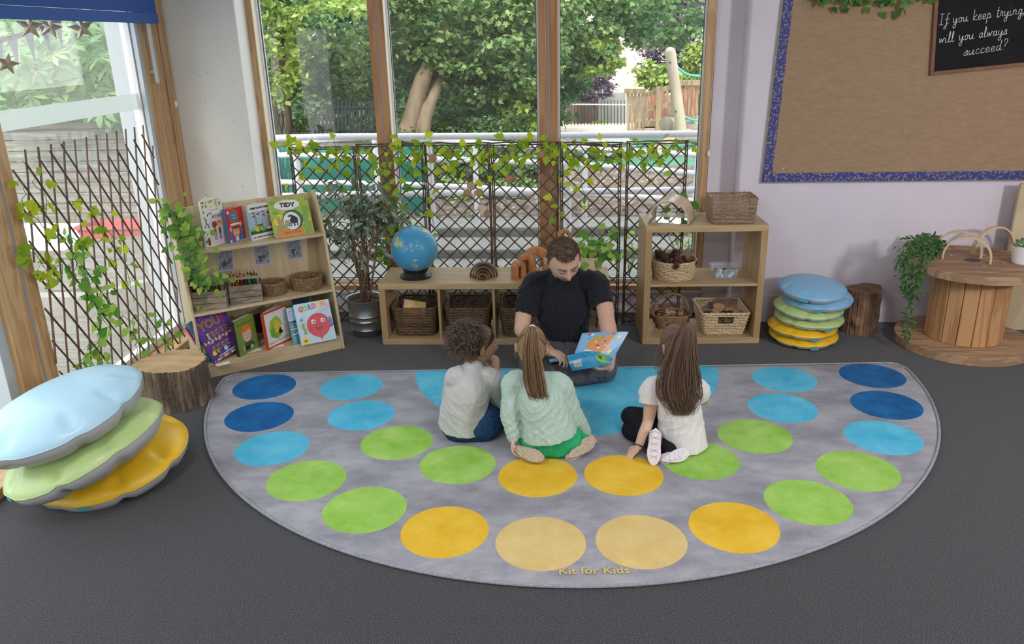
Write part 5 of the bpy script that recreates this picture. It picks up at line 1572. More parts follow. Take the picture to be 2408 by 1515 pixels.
def cone_mesh(L=0.075):
    b = MB()
    b.lathe([(0.006, 0), (0.012, L * .3), (0.008, L * .8), (0.002, L)], 8)
    for i in range(58):
        a = i * 2.39996
        s = i / 58
        z = L * (0.04 + 0.94 * s)
        r = 0.024 * math.sin(PI * (0.22 + 0.74 * s)) + 0.004
        d = np.array((math.cos(a), math.sin(a), 0.55 + s * 0.6)); d = nrm(d)
        y = np.array((-math.sin(a), math.cos(a), 0)); n = np.cross(d, y)
        o = np.array((0, 0, z)); w = 0.0085 * (1 - 0.5 * s)
        b.add([o + y * w * .4, o - y * w * .4, o + d * r - y * w + n * .001, o + d * (r + .005), o + d * r + y * w + n * .001, o + d * r * .8 - n * 0.004], [(0, 1, 2, 3, 4), (0, 4, 5), (4, 3, 5), (3, 2, 5), (2, 1, 5)])
    return b.mesh('pine_cone', cone_m, False)
cm = cone_mesh()
rs = np.random.default_rng(12)
def cone(p, rot, label, group, s=1.0):
    o = bpy.data.objects.new('pine_cone', cm); COL.objects.link(o)
    o.location = p; o.rotation_euler = rot; o.scale = (s, s, s)
    return tag(o, label, 'pine cone', group)
for i in range(16):
    a, r = i * 2.4, 0.098 * math.sqrt((i + .5) / 16)
    cone((0.638 + r * math.cos(a), 4.995 + r * math.sin(a), 0.475 + 0.045 * (1 - r / .1) + rs.uniform(-.01, .01)), (rs.uniform(-1.2, 1.2), rs.uniform(-1.2, 1.2), rs.uniform(0, 6)), 'brown pine cone heaped in the round pale wicker basket', 'pine cones in the round basket', rs.uniform(.95, 1.15))
o = MB().poly([(-.05, 0, 0), (.03, 0, -.01), (.06, 0, .05), (.02, 0, .07), (-.03, 0, .03)], 0, 0.008, (0, -1, 0)).build('bark_piece', MATS['bark'], None, (0.70, 4.965, 0.525), (0.2, 0, 0.3))
tag(o, 'flat dark bark piece stuck among the pine cones', 'bark')
# clear tub of pebbles
tub = thing('plastic_tub', 'clear plastic tub of pebbles on the middle board of the tall unit', 'tub', (0.962, 5.015, 0.398), 0.03)
tm = bpy.data.materials.new('clear_plastic'); tm.use_nodes = True
_n, _l = tm.node_tree.nodes, tm.node_tree.links
_p = _n['Principled BSDF']; _p.inputs['Base Color'].default_value = (0.80, 0.86, 0.95, 1); _p.inputs['Roughness'].default_value = 0.2
_t = _n.new('ShaderNodeBsdfTransparent'); _t.inputs[0].default_value = (.9, .93, .97, 1); _m = _n.new('ShaderNodeMixShader'); _m.inputs[0].default_value = 0.25
_l.new(_t.outputs[0], _m.inputs[1]); _l.new(_p.outputs[0], _m.inputs[2]); _l.new(_m.outputs[0], _n['Material Output'].inputs[0])
b = MB()
def rr(w, d, r, z, n=40):
    p, _ = rrect(w, d, r, n); return np.c_[p, np.full(n, z)]
b.grid(np.array([rr(.072, .078, .02, 0.0), rr(.078, .084, .022, .052), rr(.083, .089, .024, .062), rr(.087, .093, .024, .062), rr(.087, .093, .024, .058)]), cv=True).poly(rr(.072, .078, .02, 0.001))
b.build('shell', tm, tub, ang=30)
MB().tube(spline([(-.03, .094, .062), (-.028, .1, .046), (.028, .1, .046), (.03, .094, .062)], 14), 0.003, 6).build('grip', tm, tub)
for i in range(16):
    x, y = rs.uniform(-.056, .056), rs.uniform(-.062, .06)
    if i < 5: x, y = -.05 + i * .026, -.060
    k = (0, 0, 1, 0, 2)[i % 5] if i < 5 else int(rs.integers(0, 4))
    pmn = ('pebble_white', 'pebble_blue', 'pebble_black', 'pebble_grey')[k]
    m = MATS.get(pmn) or pm(pmn, ((0.74, 0.73, 0.72), (0.08, 0.30, 0.55), (0.04, 0.04, 0.05), (0.20, 0.25, 0.36))[k], rough=0.3, coat=.3)
    o = MB().ball((0, 0, 0), (0.014, 0.010, 0.012), 12, 8).build('pebble', m, None, (0.962 + x, 5.015 + y, 0.412 + 0.012 * (i % 3) * (i > 4)), (rs.uniform(-.3, .3), 0, rs.uniform(0, 3)))
    tag(o, ('white', 'blue', 'black', 'grey blue')[k] + ' smooth pebble lying in the clear plastic tub', 'pebble', 'pebbles in the clear tub')
# handled basket
hb = basket('handled_basket', 'brown boat shaped basket with hoop handle low in the tall unit', (0.640, 5.03, 0.0405), 0.03, lambda s: (0.085 + 0.045 * s, 0.055 + 0.035 * s, 0.05 + 0.03 * s), 0.095, 9, 26, 0.007, MATS['seagrass'])
b = MB()
ap = np.linspace(0, PI, 26)
H = np.c_[0.118 * np.cos(ap), 0.02 * np.cos(ap), 0.085 + 0.145 * np.sin(ap)]
for ph in (0, PI * 2 / 3, PI * 4 / 3):
    w = np.arange(26) * 0.9 + ph
    b.tube(spline(H + np.c_[0.004 * np.cos(w) * np.cos(ap), 0.004 * np.sin(w), 0.004 * np.cos(w) * np.sin(ap)], 80), 0.0055, 6)
b.build('hoop_handle', MATS['seagrass'], hb, ang=180)
b = MB()
for i in range(46):
    c = np.array((0.640 + rs.uniform(-.09, .09), 5.03 + rs.uniform(-.05, .05), 0.108 + rs.uniform(0, .022)))
    scatter_leaves(b, c[None], 0.06, IVY, IVYF, mi=int(rs.integers(0, 3)))
tag(b.build('dry_leaves', [flat('dry_orange', (0.42, 0.15, 0.04)), flat('dry_brown', (0.22, 0.10, 0.05)), flat('dry_cream', (0.55, 0.40, 0.27))], smooth=False), 'dry orange and brown leaves filling the hoop handled basket', 'leaves', kind='stuff')
# rectangular basket with wood slices
basket('handled_tray', 'rectangular pale rope basket of wood slices low in the tall unit', (0.957, 5.012, 0.0405), TRZ, bk(0.122, 0.13, 0.150, 0.160, 0.02), 0.150, 13, 44, 0.0075, MATS['wicker_pale'], None, 1.5, (0.55, 0.85, 0.042))
def slice_obj(r, h, p, rot, label, group, cat='wood slice', face=None):
    t = thing('wood_slice', label, cat, p, group=group); t.rotation_euler = rot
    n = 26
    a = np.linspace(0, 2 * PI, n, endpoint=False)
    rr_ = r * (1 + 0.03 * np.sin(3 * a + p[0] * 40) + 0.02 * np.sin(5 * a))
    ring = lambda k, z: np.c_[k * rr_ * np.cos(a), k * rr_ * np.sin(a), np.full(n, z)]
    MB().grid(np.array([ring(1, -h / 2), ring(1, h / 2)]), cv=True, flip=True).build('bark_rim', MATS['bark'], t)
    fm = face or MATS['slice_face']
    MB().poly(ring(.985, h / 2)).poly(ring(.985, -h / 2)[::-1]).build('cut_face', fm, t)
    return t
fm = pm('slice_face', (0.50, 0.29, 0.18), (0.42, 0.22, 0.13), rough=0.8, kind='wood', scale=14)
for i, (x, y, z, r, rx, ry) in enumerate(((1.035, 5.00, 0.165, .048, .15, -.1), (0.93, 4.98, 0.150, .040, .3, .5), (0.955, 5.06, 0.165, .040, .5, .2), (0.885, 4.93, 0.135, .042, .2, .1), (1.00, 4.93, 0.125, .038, .1, -.3), (1.04, 5.09, .13, .04, 0, .1))):
    slice_obj(r, 0.012, (x, y, z), (rx, ry, 0), ('wide round wood slice lying at the right in the rectangular basket', 'tilted round wood slice at the middle of the rectangular basket', 'round wood slice standing at the back of the rectangular basket', 'round wood slice by the left end of the rectangular basket',
              'round wood slice behind the hand hole of the rectangular basket', 'round wood slice in the back right corner of the rectangular basket')[i], 'wood slices in the rectangular basket')
cone((0.865, 5.02, 0.13), (1.2, .3, 0), 'pine cone at the left end of the rectangular basket', 'pine cones in the rectangular basket')
cone((0.985, 4.97, 0.145), (0.9, -.8, 1), 'pine cone between the slices of the rectangular basket', 'pine cones in the rectangular basket')

# ------------------------------------------------------------------ weeping fig in the zinc bucket
bu = thing('zinc_bucket', 'ribbed zinc bucket on the carpet left of the low bench', 'bucket', (-1.392, 4.985, 0))
pr = [(0.092, 0.0), (0.098, 0.006)]
for z0 in (0.05, 0.11, 0.145):
    pr += [(0.098 + z0 * .1, z0 - .006), (0.102 + z0 * .1, z0), (0.098 + z0 * .1, z0 + .006)]
pr += [(0.121, 0.245), (0.126, 0.252), (0.126, 0.258), (0.119, 0.256), (0.115, 0.215), (0.001, 0.215)]
MB().lathe(pr, 48, cap=(True, False)).build('shell', MATS['zinc'], bu, ang=60)
MB().lathe([(0.1145, 0.222), (0.06, 0.232), (0.001, 0.228)], 30, cap=(False, True)).build('soil', MATS['soil_pot'], bu)
fig = thing('weeping_fig', 'tall weeping fig tree with thin braided stems in the zinc bucket', 'plant', (-1.392, 4.985, 0.215))
b = MB()
rs = np.random.default_rng(31)
tips = []
for k in range(6):
    a0 = k * PI / 3
    P = [(0.035 * math.cos(a0), 0.02 * math.sin(a0), 0.0)]
    for i in range(1, 8):
        a = a0 + i * (0.7 if k < 4 else 0.2)
        rr_ = 0.022 + (0.03 if k >= 4 else 0)
        P.append((rr_ * math.cos(a) + 0.012 * i * (k >= 4) - 0.006 * i * (k < 2), rr_ * .7 * math.sin(a), 0.085 * i))
    b.tube(spline(P, 40), np.linspace(0.0085, 0.006, 40), 7)
    tips.append(P[-1])
b.build('trunk', pm('fig_bark', (0.22, 0.13, 0.075), (0.15, 0.085, 0.05), rough=.8, scale=20), fig, ang=180)
bb_, lv = MB(), []
for i in range(58):
    t0 = np.array(tips[i % 6]) - (0, 0, rs.uniform(0.0, 0.42) if i % 3 == 0 else rs.uniform(0, .15))
    an = rs.uniform(0, 2 * PI)
    Lr = rs.uniform(0.12, 0.30) * (1.1 if math.cos(an) < 0 else 1.0)
    up = rs.uniform(0.0, 0.26)
    q1 = t0 + (Lr * .5 * math.cos(an), Lr * .22 * math.sin(an), up)
    q2 = q1 + (Lr * .5 * math.cos(an), Lr * .16 * math.sin(an), rs.uniform(-.14, .06))
    q1[1], q2[1] = min(q1[1], .10), min(q2[1], .12)
    C = spline([t0, q1, q2], 14)
    bb_.tube(C, np.linspace(0.0030, 0.0012, 14), 5)
    for j in range(int(6 + 4 * rs.random())):
        c = C[int(rs.uniform(3, 14))]
        lv.append((c + rs.normal(size=3) * (.022, .014, .022), nrm(np.array((math.cos(an) * .5 + rs.normal() * .6, rs.normal() * .5, -0.45)))))
bb_.build('branches', pm('fig_twig', (0.22, 0.16, 0.09), rough=.8), fig, ang=180)['kind'] = 'stuff'
b = MB()
LX = np.array([(0, 0, 0), (0.3, 0.17, 0.03), (0.62, 0.16, 0.02), (1, 0, -0.06), (0.62, -0.16, 0.02), (0.3, -0.17, 0.03)])
LXF = [(0, 1, 2, 3), (0, 3, 4, 5)]
scatter_leaves(b, np.array([q[0] for q in lv]), 0.07, LX, LXF, D=np.array([q[1] for q in lv]))
b.build('leaves', MATS['ficus_leaf'], fig, smooth=False)['kind'] = 'stuff'

# ------------------------------------------------------------------ folding willow screen before the window
scr = thing('trellis_screen', 'folding brown willow trellis screen of six panels before the window', 'trellis screen')
xs6 = [(-1.872, -1.428, 1.222), (-1.415, -0.985, 1.238), (-0.972, -0.545, 1.236), (-0.532, -0.100, 1.234), (-0.086, 0.300, 1.228), (0.335, 0.716, 1.232)]
rs = np.random.default_rng(8)
for i, (x0, x1, h) in enumerate(xs6):
    ya, yb = (5.205, 5.185) if i % 2 == 0 else (5.185, 5.205)
    pt = lambda x, z: np.array((x, ya + (yb - ya) * (x - x0) / (x1 - x0), z))
    b = MB()
    wig = lambda p, q, n=9: spline(np.linspace(p, q, n) + rs.normal(size=(n, 3)) * (.0018, .001, .0018), n * 2)
    for dx in (0.0, 0.011):
        b.tube(wig(pt(x0 + dx, 0.0), pt(x0 + dx, h)), 0.0045, 6).tube(wig(pt(x1 - dx, 0.0), pt(x1 - dx, h)), 0.0045, 6)
    for dz in (0, 0.014):
        b.tube(wig(pt(x0 - .006, h - dz), pt(x1 + .006, h - dz)), 0.0045, 6).tube(wig(pt(x0, 0.012 + dz), pt(x1, 0.012 + dz)), 0.0045, 6)
    fr = b.build('panel_frame', MATS['willow'], scr, ang=180)
    b = MB()
    pit = 0.0945
    W, H = x1 - x0, h
    for sgn in (1, -1):
        k = -int(H / pit) - 1
        while k * pit < W:
            s0 = k * pit + 0.03 * (sgn > 0)
            # line x = s0 + z (or mirrored), clipped to the panel
            za, zb = max(0.015, -s0), min(H - 0.012, W - s0)
            if zb - za > 0.05:
                f = (lambda z: x0 + s0 + z) if sgn > 0 else (lambda z: x1 - s0 - z)
                p, q = pt(f(za), za), pt(f(zb), zb)
                off = np.array((0, -0.0045 * sgn, 0))
                b.tube(wig(p + off, q + off, 6), rs.uniform(0.0038, 0.0052), 6)
            k += 1
    b.build('lattice', MATS['willow'], scr, ang=180)
# expanding willow trellis before the side glass
tr = thing('expanding_trellis', 'dark willow lattice leaning across the tall side window', 'trellis', (0, 0, 0))
b, b2 = MB(), MB()
X0 = -2.545
y0, y1, H = 3.46, 4.70, 1.43
for k in range(-14, 16):
    ya = y0 + 0.098 * k                         # near-upright sticks slope to the right going up
    P = []
    for z in np.linspace(0.02, H, 12):
        y = ya + 0.22 * z
        P.append((X0, y + rs.normal() * .002, z))
    P = [p for p in P if 3.44 < p[1] < y1 + 0.05 - 0.0 * p[2]]
    if len(P) > 2: b.tube(spline(P, 20), rs.uniform(.0046, .0060), 7)
for k in range(-2, 26):
    za = 0.165 * k
    P = []
    for y in np.linspace(3.45, y1, 14):
        z = za - 1.55 * (y - y0) + 0.35
        P.append((X0 + 0.011, y, z + rs.normal() * .002))
    P = [p for p in P if 0.02 < p[2] < H - 0.0]
    if len(P) > 1: b2.tube(spline(P, 20), rs.uniform(.0042, .0054), 6)
b.build('upright_rods', MATS['willow_mauve'], tr, ang=180)
b2.build('slanting_rods', MATS['willow'], tr, ang=180)
# ivy on the screen
S = lambda x, y: at(x, y, Y=5.175)
vine('ivy_garland', 'yellow green ivy garland along the top of the trellis screen', [[S(662, 345), S(720, 338), S(790, 352), S(900, 345), S(985, 335), S(1080, 345), S(1150, 338), S(1230, 348), S(1300, 342), S(1390, 350), S(1440, 356), S(1500, 345), S(1560, 340), S(1610, 352)],
     [S(700, 352), S(760, 375), S(830, 365), S(920, 372), S(1000, 360), S(1060, 378), S(1130, 366), S(1200, 372), S(1280, 360), S(1340, 372), S(1420, 378), S(1500, 366)]], 0.030, 0.056, MATS['ivy_leaf'], spread=0.030, seed=11)
vine('ivy_garland', 'yellow green ivy strand hanging down the left trellis panels', [[S(690, 352), S(715, 385), S(705, 420), S(680, 440)], [S(790, 352), S(800, 400), S(790, 450)], [S(985, 350), S(1000, 400), S(1010, 460), S(1015, 520)]], 0.045, 0.054, MATS['ivy_leaf'], spread=0.03, seed=12, group='ivy strands on the screen')
vine('ivy_garland', 'green ivy strand hanging over the first mullion beside the fig', [[S(880, 380), S(905, 430), S(930, 480), S(935, 540), S(905, 580), S(915, 630)], [S(960, 380), S(950, 450), S(940, 520), S(930, 570)]], 0.024, 0.055, leafmat('ivy_green', (0.10, 0.26, 0.02), (0.34, 0.50, 0.03)), spread=0.038, seed=13, group='ivy strands on the screen')
vine('ivy_garland', 'ivy strand hanging among the wooden discs on the trellis', [[S(1130, 350), S(1110, 400), S(1115, 450), S(1110, 520)], [S(1230, 350), S(1190, 372), S(1150, 400)]], 0.042, 0.053, MATS['ivy_leaf'], spread=0.03, seed=14, group='ivy strands on the screen')
vine('ivy_garland', 'ivy strand hanging down beside the second mullion', [[S(1305, 345), S(1312, 385), S(1306, 430), S(1314, 480), S(1318, 520)], [S(1340, 350), S(1362, 400), S(1372, 450), S(1378, 470)]], 0.045, 0.053, MATS['ivy_leaf'], spread=0.025, seed=15, group='ivy strands on the screen')
vine('pothos_strand', 'rounder leaved green strand on the rightmost trellis panel above the plywood arch', [[S(1520, 350), S(1530, 380), S(1525, 430)], [S(1590, 410), S(1605, 450), S(1620, 470), S(1590, 500), S(1600, 520)]], 0.04, 0.062, MATS['pothos_leaf'], HEART, HEARTF, spread=0.03, seed=16)
# garlands on the side trellis
T = lambda x, y: at(x, y, X=-2.52)
vine('ivy_garland', 'yellow ivy garland on the near end of the side trellis', [[T(48, 425), T(60, 455), T(52, 490), T(85, 515), T(110, 545), T(120, 575)], [T(60, 570), T(85, 600), T(115, 640), T(145, 620), T(140, 665), T(110, 670)], [T(75, 430), T(110, 470), T(100, 520)]], 0.042, 0.062, MATS['ivy_leaf'], spread=0.028, face=(1, -.5, .1), seed=21, group='garlands on the side trellis')
vine('ivy_garland', 'yellow ivy garland across the upper middle of the side trellis', [[T(160, 470), T(200, 480), T(235, 500), T(240, 530), T(265, 560)], [T(260, 560), T(285, 600), T(300, 640), T(310, 690)], [T(170, 560), T(200, 580), T(240, 565)]], 0.038, 0.058, MATS['ivy_leaf'], spread=0.026, face=(1, -.5, .1), seed=22, group='garlands on the side trellis')
vine('pothos_garland', 'green heart leaved garland trailing down the middle of the side trellis', [[T(165, 550), T(172, 600), T(195, 640), T(215, 690), T(235, 740), T(232, 800), T(228, 860)], [T(160, 560), T(180, 620), T(210, 660), T(225, 720), T(250, 760)], [T(190, 610), T(215, 655), T(248, 690), T(262, 715)], [T(235, 800), T(200, 840), T(180, 870)], [T(225, 860), T(260, 870), T(230, 880)]], 0.024, 0.052, MATS['pothos_leaf'], HEART, HEARTF, spread=0.034, face=(1, -.5, .1), seed=23, group='garlands on the side trellis')
vine('pothos_garland', 'green heart leaved garland at the far end of the side trellis by the bookcase', [[T(285, 740), T(310, 760), T(320, 800), T(322, 850)], [T(335, 740), T(352, 780), T(350, 830)], [T(380, 750), T(395, 790), T(385, 830), T(340, 868)]], 0.032, 0.050, MATS['pothos_leaf'], HEART, HEARTF, spread=0.026, face=(1, -.5, .1), seed=24, group='garlands on the side trellis')
# plant trailing over the bookcase
K = lambda x, y, d=0.13: bl(*(lambda q: (q[0], d, q[1]))((lambda o: ((o - BA) @ BU, o[2]))(at(x, y, Y=float(bl(0.12, d, 0)[1])))))
vine('trailing_plant', 'bright green plant trailing down the left side of the bookcase', [[K(392, 480, .22), K(405, 510, .17), K(430, 540, .13), K(440, 590, .10), K(460, 640, .05), K(482, 690, .02)], [K(378, 478, .24), K(400, 500, .2), K(440, 520, .14), K(462, 560, .09), K(478, 600, .05)],
     [K(410, 520, .15), K(420, 570, .12), K(450, 620, .07), K(470, 665, .02)], [K(400, 490, .2), K(415, 530, .15), K(412, 570, .14)], [K(470, 640, .03), K(505, 655, .02), K(515, 680, .01)]], 0.0095, 0.040, MATS['pothos_leaf'], HEART, HEARTF, None, 'plant', 0.032, (0.6, -.8, .1), seed=25)
# wooden discs hanging on the screen
for i, (x, y, r, l) in enumerate(((1018, 372, .026, 'brown wooden disc hanging near the top of the trellis, left of the others'), (1057, 366, .026, 'brown wooden disc hanging under the top bar of the third trellis panel'), (1108, 437, .027, 'pale brown wooden disc, upper of the trio beside the panel joint'),
                                  (1099, 455, .027, 'brown wooden disc, left of the trio beside the panel joint'), (1127, 453, .026, 'brown wooden disc, right of the trio beside the panel joint'), (1133, 491, .028, 'cream wooden disc in front, lowest on the panel joint'),
                                  (1146, 504, .025, 'brown wooden disc tucked behind the cream disc'), (1197, 421, .027, 'brown wooden disc hanging alone on the fourth trellis panel'), (1206, 420, .024, 'pale wooden disc tucked behind the lone brown disc'), (1273, 364, .023, 'small dark wooden disc hanging before the second mullion'))):
    p = at(x, y, Y=5.168 if i not in (6, 8) else 5.176)
    m = flat('disc_cream', (0.62, 0.50, 0.35)) if i == 5 else flat('disc_brown', (0.40, 0.23, 0.14), (0.30, 0.16, 0.10), scale=20)
    o = slice_obj(r, 0.008, tuple(p), (PI / 2 + rs.normal() * .1, rs.normal() * .2, rs.normal() * .25), l, 'wooden discs hanging on the trellis screen', 'wooden disc', m)
    MB().tube([(0, r * .95, 0), (0.004, r + 0.045, -0.004)], 0.0009, 5).build('string', MATS['willow'], o)

# ------------------------------------------------------------------ cable spool table and what stands on it
sw = pm('spool_top', (0.43, 0.275, 0.165), (0.32, 0.195, 0.115), rough=0.75, kind='wood', scale=1.2, stretch=(0.8, 9, 9), bump=0.15)
sd = pm('spool_stave', (0.55, 0.31, 0.145), (0.44, 0.23, 0.10), rough=0.6, kind='wood', scale=1.2, stretch=(7, 7, 0.6), bump=0.1)
spx, spy = 2.42, 4.85
sp_ = thing('cable_spool', 'wooden cable spool table standing by the right wall', 'spool table', (spx, spy, 0))
def disc(z0, z1, r, nm):
    b = MB()
    n = 7
    for i in range(n):
        xa, xb = -r + 2 * r * i / n + .0015, -r + 2 * r * (i + 1) / n - .0015
        pts = []
        q = np.linspace(xa, xb, 9)
        yy = np.sqrt(np.maximum(r * r - q * q, 1e-6))
        pts = [(x, y, z1) for x, y in zip(q, -yy)] + [(x, y, z1) for x, y in zip(q[::-1], yy[::-1])]
        b.at(rotm(0, 0, 1.35)).poly(pts, 0, z1 - z0)
    b.build(nm, sw, sp_, bevel=0.003, ang=30)
disc(0.0, 0.055, 0.385, 'lower_disc')
disc(0.49, 0.54, 0.372, 'upper_disc')
for i in range(16):
    a = i / 16 * 2 * PI
    rr_ = 0.205
    MB().box((rr_ * math.cos(a), rr_ * math.sin(a), 0.2725), (0.018, 2 * rr_ * math.tan(PI / 16) * 0.97, 0.435), rotm(0, 0, a)).build('stave', sd, sp_, bevel=0.004)
MB().lathe([(0.045, 0.5405), (0.045, 0.542), (0.03, 0.542), (0.0005, 0.541)], 26, c=(-0.02, 0.0, 0), cap=(False, True)).build('hub_plate', MATS['gasket'], sp_)  # flat dark disc painting the shade inside the open hub hole
for (x, y) in ((-0.10, 0.10), (0.10, 0.11), (0.13, -0.08), (-0.02, -0.15)):
    MB().lathe([(0.016, 0.5405), (0.012, 0.545), (0.0005, 0.546)], 14, c=(x, y, 0), cap=(False, True)).build('bolt_head', MATS['zinc'], sp_)
hm = pm('bent_pale', (0.72, 0.58, 0.40), (0.66, 0.51, 0.33), rough=0.5, kind='wood', scale=2)
for (x, y, r, rz, l) in ((2.357, 4.83, 0.132, -0.49, 'pale bent wood hoop at the front of the spool table'), (2.372, 4.975, 0.132, -0.58, 'pale bent wood hoop behind the front one on the spool table'), (2.60, 5.03, 0.145, 0.30, 'pale bent wood hoop at the back right of the spool table')):
    o = arch_mb(r - 0.011, r, 0.035, 0.022, 36).build('bent_hoop', hm, None, (x, y, 0.5405), (0, 0, rz), bevel=0.0015)
    tag(o, l, 'hoop', 'bent wood hoops on the spool table')
pt_ = thing('white_pot', 'small white ribbed pot with a succulent on the spool table', 'pot', (2.652, 4.775, 0.5405))
pr = [(0.052, 0)] + [(0.056 + 0.016 * z / .105 + (0.0016 if k % 2 else -0.0012), z) for k, z in enumerate(np.linspace(.006, .105, 16))] + [(0.068, 0.108), (0.064, 0.105), (0.06, 0.085), (0.001, 0.085)]
MB().lathe(pr, 44, cap=(True, False)).build('shell', pm('pot_white', (0.80, 0.81, 0.83), rough=0.4), pt_, ang=60)
MB().lathe([(0.062, 0.084), (0.001, 0.09)], 24, cap=(False, True)).build('soil', MATS['soil_pot'], pt_)
su = thing('succulent', 'pale green rosette succulent in the white pot', 'plant', (2.652, 4.775, 0.62))
b = MB()
for i in range(34):
    a, s = i * 2.39996, i / 34
    el = 1.25 - 1.1 * s
    L = 0.035 + 0.055 * s
    d = np.array((math.cos(a) * math.cos(el), math.sin(a) * math.cos(el), math.sin(el)))
    y = np.array((-math.sin(a), math.cos(a), 0)); n = np.cross(d, y)
    w = L * .33
    o = np.array((0, 0, .01 + .02 * (1 - s)))
    q = [(0, 0, 0), (.35, .7, .08), (.75, .9, .12), (1, 0, .16), (.75, -.9, .12), (.35, -.7, .08), (.5, 0, -.10)]
    V = np.array([o + d * L * u + y * w * v + n * L * k for u, v, k in q])
    b.add(V, [(0, 1, 2, 3), (0, 3, 4, 5), (0, 6, 2, 1), (6, 3, 2), (6, 4, 3), (0, 5, 4, 6)])
b.build('leaves', pm('succulent_green', (0.30, 0.44, 0.24), (0.38, 0.52, 0.31), rough=0.5, scale=10), su, ang=180)
Q = lambda x, y, Y: at(x, y, Y=Y)
p = at(2188, 592, Z=0.56)
vine('trailing_fern', 'dark green trailing plant spilling off the left edge of the spool table', [[Q(2185, 580, 4.80), Q(2160, 572, 4.78), Q(2140, 600, 4.74), Q(2138, 650, 4.72), Q(2145, 700, 4.72), Q(2138, 750, 4.71), Q(2130, 788, 4.70)],
     [Q(2190, 585, 4.82), Q(2150, 590, 4.77), Q(2125, 620, 4.74), Q(2130, 660, 4.72), Q(2135, 690, 4.72)], [Q(2190, 580, 4.80), Q(2175, 610, 4.72), Q(2160, 650, 4.70), Q(2155, 690, 4.7)], [Q(2188, 575, 4.85), Q(2165, 560, 4.82), Q(2130, 575, 4.78), Q(2112, 620, 4.75)],
     [Q(2180, 590, 4.75), Q(2150, 640, 4.71), Q(2140, 700, 4.71)]] +
     [[p + (0.07 * math.cos(a), 0.06 * math.sin(a) + .03, -0.012), p + (0.035 * math.cos(a), 0.03 * math.sin(a) + .03, 0.055), p + (0, 0.03, 0.065)] for a in np.linspace(0, 6, 9)], 0.0042, 0.034, MATS['dark_leaf'], LX, LXF, None, 'plant', 0.016, (-.3, -.8, .3), 0.0012, seed=26)
o = MB().bb(2.735, 3.5, 5.10, 5.125, 0.0, 0.955).build('plywood_board', MATS['birch'], None, bevel=0.003)
tag(o, 'plain plywood board standing against the wall at the right edge', 'board')

# ------------------------------------------------------------------ pin board, chalkboard, blinds, stars, bunting
bm_ = pm('burlap', (0.40, 0.278, 0.178), (0.325, 0.222, 0.14), rough=0.95, scale=7, detail=10, stretch=(3, 1, 9), lo=0.25, hi=0.75, bump=0.3, bscale=160, bstretch=(.25, 1, 1), spec=.1)
rib = pm('ribbon_blue', (0.035, 0.045, 0.22), (0.25, 0.22, 0.27), rough=0.6, kind='noise', scale=70, detail=3, lo=0.51, hi=0.60)
bd = thing('pin_board', 'large burlap pin board with a blue patterned border on the wall', 'pin board')
Y0 = 5.249
xl0, xl1, zb, zt_ = 1.197, 1.236, 0.952, 2.30
fx = lambda z: xl0 + (xl1 - xl0) * (z - zb) / 1.094
MB().poly([(fx(zb), Y0 - .018, zb), (3.6, Y0 - .018, zb), (3.6, Y0 - .018, zt_), (fx(zt_), Y0 - .018, zt_)], 0, 0.018, (0, -1, 0)).build('backing', flat('board_edge', (0.30, 0.28, 0.22)), bd)
g_ = 0.007
P = np.array([[(fx(z) + g_ + u * (3.59 - fx(z)), Y0 - 0.0195 - 0.0012 * math.sin(u * 31 + z * 9) ** 2 - .0008 * math.sin(z * 17 + u * 7) ** 2, z) for u in np.linspace(0, 1, 50)] for z in np.linspace(zb + g_, zt_, 36)])
MB().grid(P).build('burlap_cover', bm_, bd, ang=180)
w_ = 0.056
z0 = zb + 0.008
b = MB()
n = 40
for side in (0, 1):
    P = []
    for i in range(n):
        s = i / (n - 1)
        if side == 0:
            z = z0 + s * (zt_ - z0); P.append([(fx(z) + .008, Y0 - .022, z), (fx(z) + .008 + w_ + .002 * math.sin(i), Y0 - .023, z)])
        else:
            x = fx(z0) + .008 + s * (3.59 - fx(z0)); P.append([(x, Y0 - .0225, z0), (x, Y0 - .0235, z0 + w_ + .002 * math.sin(i * 1.7))])
    P = np.array(P)
    b.grid(P if side else P[:, ::-1])
    bw = b
b.build('ribbon_border', rib, bd, ang=180)
for x, z in ((1.245, zb + .06), (1.21, 1.35), (1.225, 1.72), (1.33, zb + .09)):
    MB().ball((x, Y0 - .024, z), .004, 8, 5).build('pin', MATS['gloss_white'], bd)
vine('ivy_garland', 'dark green ivy garland pinned along the top of the burlap board', [[at(1910, -25, Y=5.2), at(1960, 2, Y=5.2), at(2000, -6, Y=5.2), at(2060, 2, Y=5.2), at(2120, -4, Y=5.2), at(2200, -6, Y=5.2)], [at(1900, 6, Y=5.2), at(1930, 0, Y=5.2), at(1990, 10, Y=5.2), at(2080, 8, Y=5.2), at(2150, 6, Y=5.2)], [at(1930, -30, Y=5.2), at(2050, -35, Y=5.2), at(2190, -30, Y=5.2)]],
     0.03, 0.055, leafmat('ivy_dark', (0.045, 0.14, 0.025), (0.13, 0.27, 0.05), trans=.2), spread=0.024, seed=31)
ch = thing('chalkboard', 'framed chalkboard with white handwriting hung on the burlap board', 'chalkboard')
p, q = at(2186, 178, Y=5.215), at(2440, 152, Y=5.215)
tl = at(2204, -12, Y=5.215)
X = nrm(q - p); Yv = nrm(tl - p); Yv = nrm(Yv - X * (Yv @ X)); N_ = nrm(np.cross(X, Yv))
cw, chh = np.linalg.norm(q - p) - 0.02, np.linalg.norm(tl - p)
Mx = np.stack([X, Yv, N_], 1)
fw_ = 0.022
